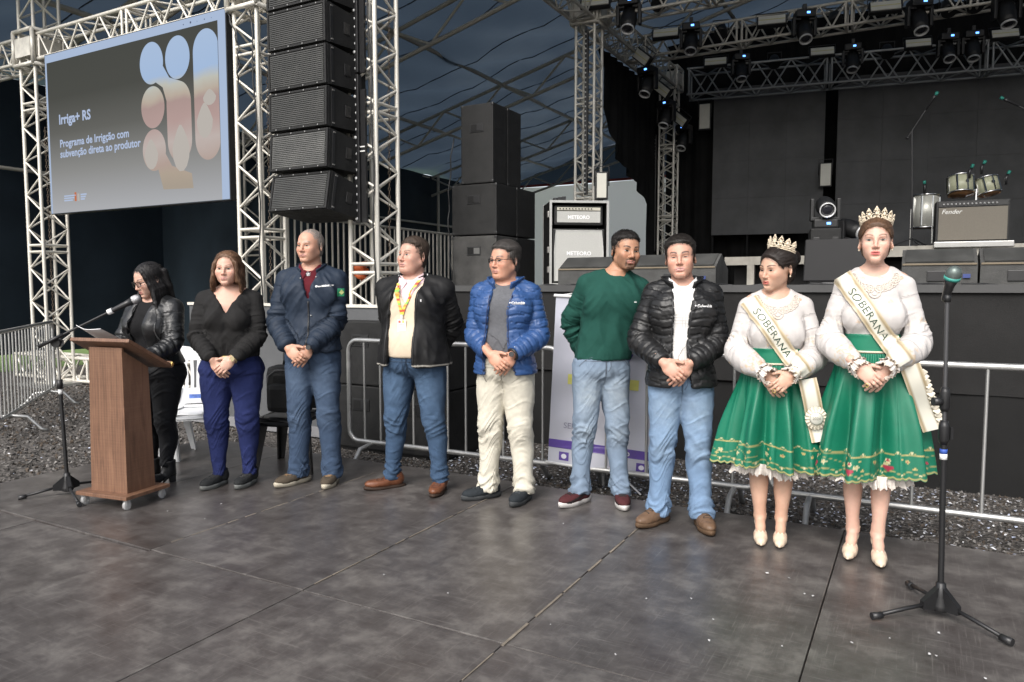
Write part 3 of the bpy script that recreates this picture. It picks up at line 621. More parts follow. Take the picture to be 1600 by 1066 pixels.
p, q = PR(1040, 300, 1.3), PR(2000, 300, 1.3)
def pleat(pa, pb, z0, z1, n, amp, frq):
    v = []; f = []; d = pb - pa; d.z = 0; Ln = d.length; nn = Vector((-d.y, d.x, 0)).normalized()
    for i in range(n + 1):
        s = i / n * Ln; o_ = amp * (math.sin(s * frq) + .5 * math.sin(s * frq * 2.3 + 1))
        for z in (z0, (z0 + z1) / 2, z1): c = pa + d * (i / n) + nn * o_; v.append((c.x, c.y, z))
    for i in range(n):
        for j in range(2): k = i * 3 + j; f.append((k, k + 3, k + 4, k + 1))
    mb = MB(); mb.raw(v, f, 0, True); return mb
tag(ob('back_drape', pleat(p, q, SZ, 8.0, 300, .05, 9), drape_m), 'black pleated drape hung behind the led walls', 'drape')
p, q = PR(1062, 300, .75), PR(1116, 300, .75)
tag(ob('back_drape', pleat(p, q, SZ, 6.2, 60, .06, 11), drape_m), 'narrow black drape left of the led walls', 'drape')
# side drape gathered towards the rear tower
prof = []
for px, py in ((936, 78), (942, 140), (952, 200), (964, 245), (982, 272), (998, 292), (1008, 318), (1014, 345), (1015, 440)):
    d = ray(px, py); t = -5.68 / (d.x * D2.x + d.y * D2.y); q = d * t; prof.append((AB(q)[1], max(SZ, CAMH + q.z)))
BD0 = prof[0][0]; prof.append((18.2, SZ))
v = []; f = []; n = 110
for i in range(n + 1):
    b = BD0 + (18.2 - BD0) * i / n
    zb = np.interp(b, [x for x, _ in prof], [y for _, y in prof])
    for j in range(9):
        t = j / 8; z = zb + (6.2 - zb) * t; v.append(V(-5.68 + .06 * math.sin(b * 9) * (1 - t) + .03 * math.sin(b * 17), b, z))
for i in range(n):
    for j in range(8): k = i * 9 + j; f.append((k, k + 9, k + 10, k + 1))
mb = MB(); mb.raw(v, f, 0, True)
tag(ob('side_drape', mb, drape_m), 'black side drape gathered between the two left stage towers', 'drape')
# --- riser, steps
riserm = M('worn_grey_beige_edge', (0.30, 0.285, 0.25), 0.7, var=0.3, vscale=4)
rs = thing('drum_riser', 'pale edged drum riser at the back of the stage', 'riser', PB(1305, 392, 12.0) * 1, RV)
rb0 = rs.location.copy(); rs.location.z = SZ; hz = 2.0 - SZ
ob('riser_edge', MB().box((2.6, -.02, hz - .07), (5.2, .06, .15)), riserm, rs); ob('riser_deck', MB().box((2.6, 2.0, hz - .05), (5.2, 3.98, .08)), deck_m, rs)
ob('riser_side', MB().box((-.02, 2.0, hz - .07), (.04, 4, .14)), riserm, rs)
for x in (.1, 1.8, 3.5, 5.0): ob('riser_leg', MB().box((x, .06, hz / 2 - .07), (.12, .10, hz - .16)), riserm, rs)
ob('riser_back', MB().box((2.6, .5, hz / 2 - .08), (5.1, .03, hz - .2)), blk, rs)
st = thing('stage_step', 'low pale edged step left of the drum riser', 'riser', PB(1136, 405, 11.2), RV); st.location.z = SZ
ob('step_edge', MB().box((.85, -.02, .40), (1.75, .05, .12)), riserm, st); ob('step_deck', MB().box((.85, .6, .42), (1.7, 1.1, .05)), deck_m, st)
for x in (.35, .62, 1.3): ob('step_leg', MB().box((x, .0, .17), (.10, .08, .34)), riserm, st)
ob('step_back', MB().box((.85, .3, .18), (1.6, .03, .35)), blk, st)
# --- stage monitors (wedges)
wedm = M('scuffed_wedge_paint', (0.065, 0.065, 0.063), 0.7, spec=.2, var=0.3, vscale=6, bump=.3, bscale=120)
def wedge(px0, px1, b, h, label, dp=.5):
    p0, p1 = PB(px0, 440, b), PB(px1, 440, b); Ln = (p1 - p0).length; t = thing('wedge_monitor', label, 'stage monitor', (p0.x, p0.y, SZ + .003), RV, 'wedge monitors along the stage edge')
    c = MB(); poly = [(0, 0), (dp, 0), (dp, h * .55), (dp * .45, h), (.0, h * .60)]
    v = [(0, y, z) for y, z in poly] + [(Ln, y, z) for y, z in poly]; k = len(poly)
    c.raw(v, [tuple(reversed(range(k))), tuple(range(k, 2 * k))] + [(i, (i + 1) % k, (i + 1) % k + k, i + k) for i in range(k)])
    ob('cabinet', c, wedm, t); g = MB(); sl = math.atan2(h * .4, dp * .45)
    g.box((Ln / 2, dp * .225 - .004, h * .80 + .006), (Ln - .05, math.hypot(h * .4, dp * .45) - .04, .012), rot=(sl, 0, 0)); ob('grille', g, gril, t)
    ob('edge_strip', MB().box((Ln / 2, -.004, h * .60), (Ln - .01, .012, .014)), M('worn_wood_edge', (.16, .13, .09), .8), t)
    ob('handle_plate', MB().box((Ln * .5, -.006, h * .3), (.16, .01, .08), bev=.003), blkp, t); ob('connector', MB().box((Ln * .86, -.010, h * .3), (.05, .012, .03)), M('blue_connector', (.03, .05, .18), .4), t)
wedge(872, 976, 6.75, .31, 'wedge monitor on the stage edge left of the leaning men'); wedge(986, 1118, 6.75, .32, 'wedge monitor behind the man in the black puffer jacket')
wedge(1408, 1527, 6.62, .31, 'wedge monitor on the stage edge behind the taller woman with crown'); wedge(1531, 1660, 6.62, .31, 'wedge monitor at the right edge of the stage')
# --- guitar amplifier in a flight case
def guitar_rig():
    b0 = 8.6; p0 = PB(860, 437, b0); t = thing('guitar_amplifier', 'guitar amplifier head and speaker cabinet inside an open flight case', 'amplifier', (p0.x, p0.y, SZ + .05), R(6))
    sc_ = p0.y / FPX; W = 90 * sc_; H = 128 * sc_; D = .55
    case = MB(); tk = .025
    for x in (0, W): case.box((x, D / 2, H / 2), (tk, D, H))
    case.box((W / 2, D / 2, 0), (W - tk, D, tk)); case.box((W / 2, D / 2, H), (W - tk, D, tk)); case.box((W / 2, D, H / 2), (W - tk, tk, H - tk))
    ob('flight_case', case, blk, t)
    ed = MB(); e = .03
    for x in (0, W): ed.box((x, -.004, H / 2), (e, .02, H + .03))
    for z in (0, H): ed.box((W / 2, -.0045, z), (W - e, .019, e))
    for x in (0, W): ed.box((x, D, H / 2), (e + .004, .03, H + .03))
    ob('aluminium_edge', ed, M('case_edge', (.45, .45, .43), .4, .5), t)
    for z in (H * .18, H * .42, H * .85): ob('case_latch', MB().box((-.02, .08, z), (.02, .09, .08), bev=.005), steel, t); ob('case_latch', MB().box((W + .02, .08, z), (.02, .09, .08), bev=.005), steel, t)
    cl = M('grey_grille_cloth', (.40, .40, .38), .8, var=.08, vscale=80, bump=.2, bscale=300); pp = M('black_tolex', (.012, .012, .012), .6, bump=.3, bscale=200)
    hz0, hz1 = H * .72, H * .96
    hd = MB(); hd.box((W / 2, .28, (hz0 + hz1) / 2), (W * .86, .3, hz1 - hz0), bev=.02); h_ = ob('amplifier_head', hd, pp, t)
    ob('head_grille', MB().box((W / 2, .125, hz0 + (hz1 - hz0) * .42), (W * .76, .012, (hz1 - hz0) * .56)), cl, h_)
    ob('control_plate', MB().box((W / 2, .122, hz0 + (hz1 - hz0) * .82), (W * .76, .014, (hz1 - hz0) * .15)), M('cream_panel', (.5, .48, .4), .5), h_)
    for k in range(11): ob('knob', MB().lathe([(.009, 0), (.009, .012), (.0, .013)], 8, mat=Matrix.Translation((W * .17 + k * W * .055, .114, hz0 + (hz1 - hz0) * .82)) @ Matrix.Rotation(math.pi / 2, 4, 'X')), blkp, h_)
    cb = MB(); cb.box((W / 2, .28, H * .345), (W * .92, .34, H * .665), bev=.02); c_ = ob('speaker_cabinet', cb, pp, t)
    g = MB(); x0, x1, z0, z1, z2 = W * .07, W * .93, H * .045, H * .40, H * .655
    g.raw([(x0, .098, z0), (x1, .098, z0), (x1, .098, z1), (x0, .098, z1), (x1 - .02, .103, z2), (x0 + .02, .103, z2)], [(0, 1, 2, 3), (3, 2, 4, 5)]); ob('grille_cloth', g, cl, c_)
    pl = MB(); pl.tube([(x0, .096, z0), (x1, .096, z0), (x1, .096, z1), (x1 - .02, .101, z2), (x0 + .02, .101, z2), (x0, .096, z1)], .005, 6, closed=True); ob('piping', pl, M('white_piping', (.5, .5, .48), .6), c_)
    wht = M('white_lettering', (.75, .75, .75), .5, var=0)
    text_on('name_plate', 'METEORO', .062, wht, h_, (W * .5, .117, hz0 + (hz1 - hz0) * .32), (math.pi / 2, 0, 0), align='CENTER', bold=.002); text_on('name_plate', 'METEORO', .07, wht, c_, (W * .5, .094, H * .355), (math.pi / 2, 0, 0), align='CENTER', bold=.002)
    ob('foot_board', MB().box((W * .5, .2, -.035), (W * 1.15, .7, .03)), M('pale_board', (.45, .44, .41), .7), t)
    for k, x in enumerate((.12, .2, .27)): ob('top_gear', MB().box((W * x, .2, H + .04), (.05, .1, .05 + .02 * k), bev=.006), blkp, t)
guitar_rig()
for nm in ('amplifier_head', 'speaker_cabinet'): bpy.data.objects[nm].location.y = -.085
# --- lamps
lens = M('lamp_lens_glass', (.02, .02, .025), .06, var=0, coat=.6); ringm = M('lens_ring', (.62, .62, .62), .35, .2)
bodym = M('lamp_black', (.010, .010, .0105), .5, var=.25, vscale=20); disp = M('lamp_blue_display', (.12, .35, 1.0), .4, var=0, emit=2.2)
def moving_head(label, p, s=1.0, rz=0.0, floor=False, tilt=R(-26)):
    t = thing('moving_head_lamp', label, 'stage light', p, rz, 'moving head lamps')
    k = -1 if not floor else 1; t.scale = (s, s, s)
    b = MB(); b.box((0, 0, k * .06), (.30, .26, .12), bev=.02); ob('base', b, bodym, t)
    ob('display', MB().box((.03, -.133, k * .06), (.05, .008, .03)), disp, t)
    for sx in (-1, 1):
        a = MB(); a.box((sx * .165, 0, k * .25), (.05, .12, .30), bev=.015); a.box((sx * .12, 0, k * .125), (.12, .13, .05), bev=.01); ob('yoke_arm', a, bodym, t)
    mt = Matrix.Translation((0, 0, k * .30)) @ Matrix.Rotation(tilt if not floor else R(-70), 4, 'X')
    h = MB(); h.lathe([(.07, .17), (.105, .14), (.12, .05), (.125, -.04), (.115, -.12), (.10, -.20)], 20, mat=mt); hd = ob('head', h, bodym, t)
    r_ = MB(); r_.lathe([(.10, -.195), (.103, -.225), (.088, -.228), (.086, -.20)], 20, mat=mt); ob('lens_ring', r_, ringm, hd)
    l = MB(); l.lathe([(.0, -.222), (.05, -.216), (.087, -.204)], 20, mat=mt); ob('lens', l, lens, hd)
    if not floor: ob('clamp', MB().box((0, 0, .05), (.06, .08, .12), bev=.01), blkp, t)
    return t
panelm = M('lamp_panel_diffuser', (.62, .61, .54), .5, var=.06); stripm = M('lamp_panel_strip', (.55, .52, .25), .5, var=0)
def strobe(label, p, rz=0.0, roll=0.0, w_=.50, h_=.20, tilt=R(-25)):
    t = thing('strobe_panel', label, 'stage light', p, rz, 'flat strobe lamps'); t.rotation_euler = Euler((tilt, roll, rz), 'XYZ')
    ob('housing', MB().box((0, .05, 0), (w_ + .03, .09, h_ + .03), bev=.01), bodym, t)
    ob('diffuser', MB().box((0, -.002, 0), (w_ - .02, .02, h_ - .02)), panelm, t)
    if abs(w_ - h_) > .1 and w_ > h_: ob('tube', MB().box((0, -.014, -.0), (w_ - .03, .006, .016)), stripm, t)
    ob('bracket', MB().tube([(-w_ / 2 - .03, .05, 0), (-w_ / 2 - .03, .05, h_ / 2 + .1), (w_ / 2 + .03, .05, h_ / 2 + .1), (w_ / 2 + .03, .05, 0)], .01, 6), blkp, t)
def par(label, p, rz=0.0):
    t = thing('par_can', label, 'stage light', p, rz, 'par lamps'); mt = Matrix.Rotation(R(60), 4, 'X')
    h = MB(); h.lathe([(.05, -.16), (.10, -.12), (.125, 0), (.13, .12)], 18, mat=Matrix.Rotation(R(180), 4, 'X') @ Matrix.Rotation(R(-35), 4, 'X')); ob('can', h, bodym, t)
    l = MB(); mm = Matrix.Rotation(R(180), 4, 'X') @ Matrix.Rotation(R(-35), 4, 'X'); l.lathe([(0, .10), (.125, .105)], 18, mat=mm)
    for k in range(18):
        r_ = .045 if k < 6 else .095; a = k * 1.047 if k < 6 else k * .5236; l.lathe([(.014, .10), (.014, .118), (0, .12)], 6, mat=mm @ Matrix.Translation((r_ * math.cos(a), r_ * math.sin(a), 0)))
    ob('lens_plate', l, lens, t); ob('yoke', MB().tube([(-.15, 0, 0), (-.15, 0, .2), (.15, 0, .2), (.15, 0, 0)], .012, 6), blkp, t)
def PRr(px, py, o_): return PR(px, py, o_)
for k, (px, py, fn, lab) in enumerate([
    (983, -2, lambda x, y: PB(x, y, 12.55), 'large moving head lamp left on the front beam above the amplifier'), (1080, 38, lambda x, y: PB(x, y, 15.0), 'moving head lamp on the middle beam left of a pale strobe'),
    (1158, 86, lambda x, y: PR(x, y, -.35), 'leftmost moving head lamp on the rear beam'), (1257, 18, lambda x, y: PB(x, y, 15.0), 'second moving head lamp from the left on the middle beam'),
    (1333, 70, lambda x, y: PR(x, y, -.35), 'second moving head lamp from the left on the rear beam'), (1437, 0, lambda x, y: PB(x, y, 15.0), 'third moving head lamp on the middle beam'),
    (1482, 54, lambda x, y: PR(x, y, -.35), 'left one of the two close moving heads on the rear beam'), (1521, 50, lambda x, y: PR(x, y, -.35), 'right one of the two close moving heads on the rear beam'),
    (1574, -14, lambda x, y: PB(x, y, 15.0), 'rightmost moving head lamp on the middle beam')]):
    moving_head(lab, fn(px, py), 1.15, RV * .5 + random.uniform(-.2, .2), tilt=R(random.uniform(-34, -20)))
for k, (px, py, b, lab) in enumerate([(1012, 106, 13.7, 'front moving head lamp under the left side beam'), (1041, 158, 15.2, 'middle moving head lamp under the left side beam'), (1068, 196, 16.8, 'rear moving head lamp under the left side beam')]):
    d = ray(px, py); a_ = -5.05; t_ = a_ / (d.x * D2.x + d.y * D2.y); moving_head(lab, Vector((0, 0, CAMH)) + d * t_, 1.15, R(-40), tilt=R(-28))
for px, py, fn, lab in [(1040, 51, lambda x, y: PB(x, y, 14.8), 'leftmost flat strobe lamp on the middle beam'), (1206, 31, lambda x, y: PB(x, y, 14.8), 'flat strobe lamp second from left on the middle beam'), (1384, 9, lambda x, y: PB(x, y, 14.8), 'flat strobe lamp third from left on the middle beam'), (1118, 96, lambda x, y: PR(x, y, -.4), 'leftmost flat strobe lamp on the rear beam'),
    (1285, 80, lambda x, y: PR(x, y, -.4), 'second flat strobe lamp on the rear beam'), (1435, 67, lambda x, y: PR(x, y, -.4), 'third flat strobe lamp on the rear beam'), (1571, 52, lambda x, y: PR(x, y, -.4), 'rightmost flat strobe lamp on the rear beam'), (930, 2, lambda x, y: PB(x, y, 12.4), 'flat strobe lamp on the sleeve of the middle left tower')]:
    strobe(lab, fn(px, py), RV * .6)
for px, py, lab in [(1002, 89, 'front tilted strobe under the left side beam'), (1034, 140, 'middle tilted strobe under the left side beam'), (1061, 186, 'rear tilted strobe under the left side beam')]:
    d = ray(px, py); a_ = -5.0; t_ = a_ / (d.x * D2.x + d.y * D2.y); strobe(lab, Vector((0, 0, CAMH)) + d * t_, R(-55), R(38), .44, .2, tilt=R(-10))
strobe('upright pale lamp panel left of the led wall', PR(1101, 182, .1), RZR, 0, .26, .60, tilt=0); strobe('upright pale lamp panel in the dark gap between led walls', PR(1290, 273, .2), RZR, 0, .24, .52, tilt=0)
strobe('upright pale lamp panel standing on the guitar amplifier', PB(940, 290, 10.4) + Vector((0, 0, 0)), RV + R(25), 0, .16, .38, tilt=0)
ob('stand', MB().box((0, .05, -.8), (.06, .06, 1.25)), blk, bpy.data.objects['strobe_panel.013'])
for px, py, fn, lab in [(1126, 48, lambda x, y: PB(x, y, 15.3), 'left round par lamp on the middle beam'), (1305, 30, lambda x, y: PB(x, y, 15.3), 'round par lamp in the middle of the middle beam'), (1210, 96, lambda x, y: PR(x, y, 0), 'left round par lamp on the rear beam'), (1386, 80, lambda x, y: PR(x, y, 0), 'right round par lamp on the rear beam'), (1029, 2, lambda x, y: PB(x, y, 12.8), 'round par lamp on the front beam'), (1482, 12, lambda x, y: PB(x, y, 15.3), 'left one of two close par lamps at upper right'), (1522, 5, lambda x, y: PB(x, y, 15.3), 'right one of two close par lamps at upper right')]:
    par(lab, fn(px, py), RV * .5)
# floor moving heads and their case
p = PB(1286, 440, 10.3); p.z = SZ
cs = thing('lamp_case', 'black case carrying a moving head lamp on the stage floor', 'case', p, RV * .6); ob('case_body', MB().box((0, 0, .38), (.36, .36, .76), bev=.02), cab, cs)
for x in (-.11, .11):
    for z in (.5, .62): ob('case_grip', MB().box((x, -.184, z), (.07, .012, .05), bev=.004), blkp, cs)
moving_head('moving head lamp standing on the black case', p + Vector((0, 0, .765)), .95, RV * .5, floor=True)
p = PB(1345, 380, 12.5); p.z = 2.0
moving_head('moving head lamp lying on the riser behind the taller crown', p + Vector((-.1, .2, .005)), 1.1, R(30), floor=True)
# --- pixel bars
dotm = M('pixel_dot_white', (.75, .75, .73), .4, var=0)
def pixel_bar(label, p, L_, pitch, rz, txt=None, w_=.07, r_=.019):
    t = thing('pixel_bar', label, 'light bar', p, rz, 'pixel light bars on the towers'); ob('housing', MB().box((0, 0, L_ / 2), (w_, .06, L_), bev=.008), blkp, t); d = MB(); n = int(L_ / pitch)
    for k in range(n): ob('pixel_lens', MB().lathe([(r_, 0), (r_ * .8, .008), (0, .011)], 10, mat=Matrix.Translation((-.008, -.031, pitch * (k + .5))) @ Matrix.Rotation(math.pi / 2, 4, 'X')), dotm, t) if False else d.lathe([(r_, 0), (r_ * .8, .008), (0, .011)], 8, mat=Matrix.Translation((-.01, -.031, pitch * (k + .5))) @ Matrix.Rotation(math.pi / 2, 4, 'X'))
    o = ob('pixel_lenses', d, dotm, t); o['kind'] = 'stuff'
    if txt:
        ob('number_plate', MB().box((.075, .01, L_ * .45), (.065, .03, L_ * .9)), blkp, t)
        text_on('number', txt, .095, dotm, t, (.098, -.008, L_ * .5), (math.pi / 2, -math.pi / 2, 0), align='CENTER', bold=.002)
dd = V(0, -.24) - V(0, 0)
pb = T3p + dd + D2 * -.02
pixel_bar('pixel light bar numbered 23 high on the tower right of the loudspeakers', pb + Vector((0, 0, 3.87)), 2.3, .088, RV, '23')
pixel_bar('pixel light bar numbered 11 lower on the tower right of the loudspeakers', pb + Vector((0, 0, 2.25)), 1.6, .088, RV, '11')
pixel_bar('pixel light bar on the tower behind the guitar amplifier', T4p + dd + D2 * .06 + Vector((0, 0, 1.7)), 2.9, .085, RV, None, .06, .016)
pixel_bar('pixel light bar on the rear left stage tower', T5p + dd - D2 * .26 + Vector((0, 0, .9)), 2.8, .085, RV, None, .07, .02)
# --- drum kit and combo amplifier
shell = M('silver_sparkle_drum', (.42, .42, .38), .35, .3, var=.1, vscale=60); cream = M('cream_green_drum', (.36, .37, .26), .4, var=.08); chrome = M('chrome', (.65, .65, .65), .15, 1.0, var=0); skinm = M('amber_drum_head', (.42, .22, .10), .4, var=.15)
def drum(label, p, r_, h_, m, rot=(0, 0, 0), head=None):
    t = thing('drum', label, 'drum', p, 0, 'drum kit'); t.rotation_euler = rot
    ob('shell', MB().lathe([(r_, 0), (r_, h_)], 24), m, t)
    for z in (0, h_): ob('hoop', MB().tube(arc((0, 0, z), r_ + .008, 0, 6.283 * 23 / 24, 23, 'xy'), .012, 6, closed=True), chrome, t)
    ob('batter_head', MB().lathe([(0, h_ + .004), (r_, h_ + .003)], 24), M('white_drum_head', (.6, .6, .56), .5), t); ob('resonant_head', MB().lathe([(r_, -.003), (0, -.004)], 24), head or skinm, t)
    for k in range(8):
        a = k * math.pi / 4; ob('lug', MB().box((r_ * math.cos(a) * 1.03, r_ * math.sin(a) * 1.03, h_ * .5), (.02, .02, h_ * .9)), chrome, t)
    return t
pt = PB(1445, 356, 13.3); drum('silver floor tom at the left of the drum kit', pt, .185, .50, shell)
for k, a in enumerate((.5, 2.6, 4.7)): bar('floor_leg', (.2 * math.cos(a), .2 * math.sin(a), 2.0 - pt.z), (.2 * math.cos(a), .2 * math.sin(a), .3), .008, chrome, bpy.data.objects['drum'])
dA = drum('cream rack tom left of the chrome holder', PB(1501, 303, 13.2), .17, .26, cream, (R(-14), R(4), 0)); dB = drum('cream rack tom right of the chrome holder', PB(1546, 303, 13.3), .15, .24, cream, (R(-14), R(-8), 0))
for dr in (dA, dB): ob('badge', MB().lathe([(0, 0), (.028, 0), (.026, .004)], 12, mat=Matrix.Translation((0, -.175 if dr is dA else -.155, .14)) @ Matrix.Rotation(math.pi / 2, 4, 'X')), blkp, dr)
bp_ = PB(1530, 345, 13.6)
bd = drum('bass drum hidden behind the combo amplifier', bp_ + Vector((0, 0, -.02)), .28, .45, cream, (R(-90), 0, RV)); hw = thing('tom_holder', 'chrome holder between the two rack toms', 'drum hardware', PB(1524, 330, 13.25), 0)
bar('post', (0, 0, -.1), (0, 0, .33), .018, chrome, hw); bar('arm', (0, 0, .28), (-.16, 0, .22), .014, chrome, hw); bar('arm', (0, 0, .28), (.14, 0, .22), .014, chrome, hw)
def combo():
    p0 = PB(1461, 378, 11.9); sc_ = p0.y / FPX; t = thing('combo_amplifier', 'grey fronted combo guitar amplifier on a silver case', 'amplifier', p0, R(-24)); W, H = 95 * sc_ * 1.02, 62 * sc_
    tol = M('black_tolex', (.012, .012, .012), .6); ob('cabinet', MB().box((W / 2, .15, H / 2), (W, .28, H), bev=.015), tol, t)
    ob('grille_cloth', MB().box((W / 2, .006, H * .43), (W * .93, .02, H * .80)), M('silver_brown_cloth', (.155, .14, .115), .8, var=.1, vscale=90), t); ob('control_panel', MB().box((W / 2, .004, H * .91), (W * .93, .02, H * .11)), blkp, t)
    for k in range(14): ob('knob', MB().lathe([(.014, 0), (.012, .02), (0, .021)], 8, mat=Matrix.Translation((W * .1 + k * W * .055, -.006, H * .91)) @ Matrix.Rotation(math.pi / 2, 4, 'X')), M('knob_grey', (.3, .3, .3), .4), t)
    text_on('script_logo', 'Fender', .085, M('silver_logo', (.6, .6, .58), .3, .5, var=0), t, (W * .07, -.007, H * .68), (math.pi / 2, 0, 0), shear=.3); ob('case_under', MB().box((W * .52, .15, -.045), (W * 1.08, .4, .08), bev=.01), M('silver_case', (.38, .38, .37), .35, .6), t)
combo()
def thin_stand(label, base, top, tip):
    t = thing('microphone_stand', label, 'mic stand', base); b = Vector(base); tp = Vector(top) - b; e = Vector(tip) - b
    bar('pole', (0, 0, .02), tp, .012, blkp, t, 8); back = tp - (e - tp) * .35; bar('boom', back, e, .010, blkp, t, 8); ob('counterweight', MB().tube([back, back + (e - tp) * .1], .02, 8), blkp, t)
    for k in range(3): a = k * 2.09 + .3; bar('leg', (0, 0, .12), (.3 * math.cos(a), .3 * math.sin(a), .01), .01, blkp, t, 8)
    dv = (e - tp).normalized(); ob('microphone', MB().tube([e - dv * .02, e + dv * .14, e + dv * .15, e + dv * .2], [.014, .018, .026, .02], 10), [blkp], t); ob('green_band', MB().tube([e + dv * .2, e + dv * .25], [.02, .022], 10), M('teal_band', (.015, .18, .14), .5), t)
p1_ = PB(1425, 383, 12.1); thin_stand('tall boom microphone stand left of the drum kit', Vector((p1_.x, p1_.y, 2.0)), PB(1425, 205, 12.1), PB(1448, 170, 12.1))
p1_ = PB(1620, 383, 12.6); thin_stand('overhead microphone boom at the right edge above the drums', Vector((p1_.x, p1_.y, 2.0)), PB(1622, 180, 12.6), PB(1590, 165, 12.6))
for px, py, lab in ((1445, 293, 'clip microphone with teal band on the floor tom'), (1515, 268, 'clip microphone with teal band above the left rack tom'), (1534, 262, 'clip microphone with teal band above the right rack tom'), (1572, 278, 'clip microphone with teal band right of the rack toms')):
    p = PB(px, py, 13.1); t = thing('clip_microphone', lab, 'microphone', p); e = Vector((.05, 0, .1)) if px != 1445 else Vector((-.01, 0, .1))
    ob('body', MB().tube([(0, 0, -.1), (0, 0, 0), e * .5], [.02, .025, .02], 8), blkp, t); ob('band', MB().tube([e * .5, e], [.022, .024], 8), M('teal_band', (.015, .18, .14), .5), t)
# laptop and small gear behind the smaller crowned woman
p = PB(1255, 436, 7.6); lp = thing('laptop', 'open black monitor screen seen from behind on the stage', 'monitor', (p.x, p.y, SZ + .003), RV)
ob('screen_back', MB().box((.28, .2, .27), (.60, .03, .42), rot=(R(-12), 0, 0), bev=.01), M('glossy_black', (.007, .007, .008), .5, spec=.2), lp); ob('foot', MB().box((.28, .2, .03), (.25, .2, .05), bev=.01), blkp, lp); ob('neck', MB().box((.28, .22, .08), (.06, .04, .12)), blkp, lp)
# cables along the stage edge
cblm = M('black_cable', (.015, .015, .016), .5)
for k, (a0, a1, lab) in enumerate(((-1.7, .2, 'black cable looping along the stage edge behind the women'), (.3, 2.4, 'black cable along the stage edge at the right'), (-3.6, -2.4, 'black cable on the stage edge beside the wedge monitors'))):
    pts = [V(a0 + (a1 - a0) * i / 30, 6.5 + .06 * math.sin(i * .9 + k), SZ + .012 + .025 * abs(math.sin(i * .5 + k))) for i in range(31)]
    o = ob('stage_cable', MB().tube(pts, .008, 6), cblm); tag(o, lab, 'cable')
o = ob('cable_bundle', MB().tube([PB(564, 436, 6.75) + Vector((.075 * math.sin(i * 1.1), .05 * math.cos(i * 1.3), .012 * i + .02 * math.sin(i * 2))) for i in range(15)], .035, 8), M('orange_cover', (.50, .10, .025), .6)); tag(o, 'orange crumpled bundle lying behind the older man in the navy jacket', 'bundle')
# ================================================================== FOREGROUND FURNITURE
def barrier(label, p, q, bars, group='crowd barriers', h=1.08, feet=(0.12, 0.88), lean=0.0):
    p = Vector((p.x, p.y, GZ)); q = Vector((q.x, q.y, GZ)); Ln = (q - p).length; rz = math.atan2(q.y - p.y, q.x - p.x); t = thing('crowd_barrier', label, 'barrier', p, rz, group)
    t.rotation_euler = (lean, 0, rz); r0 = .10; zb = .20; pts = []
    for c, a0 in (((r0, h - r0), math.pi), ((Ln - r0, h - r0), math.pi / 2), ((Ln - r0, zb + r0), 0), ((r0, zb + r0), -math.pi / 2)):
        for k in range(7): a = a0 - k * math.pi / 12; pts.append(Vector((c[0] + r0 * math.cos(a), 0, c[1] + r0 * math.sin(a))))
    ob('frame', MB().tube(pts, .021, 10, closed=True), galv, t)
    for x in bars: bar('upright', (x, 0, zb + .01), (x, 0, h - .01), .0105, galv, t, 8)
    for x in feet:
        x *= Ln; f = MB(); f.tube([(x, -.34, .012), (x, -.28, .03), (x, -.16, zb - .03), (x, 0, zb - .01), (x, .16, zb - .03), (x, .28, .03), (x, .34, .012)], .019, 8); ob('foot', f, galv, t)
    return t
# positions along the line just beyond the boards
def bl(a): return V(a, 4.97 + .02 * (a + 2))
barrier('closely barred crowd barrier between the older man and the man in grey shirt', bl(-4.32), bl(-2.30), [.17 * k for k in range(1, 12)])
barrier('crowd barrier behind the leaning men and the banner', bl(-2.24), bl(-.86), [.30 * k for k in range(1, 5)])
barrier('crowd barrier behind the two women in green skirts', bl(-.80), bl(1.25), [.36 * k + .1 for k in range(0, 6)])
barrier('tilted crowd barrier at the far left in front of the tower', Vector((-5.12, 7.25, 0)), Vector((-6.16, 9.85, 0)), [.145 * k for k in range(1, 19)], feet=(.16, .86))
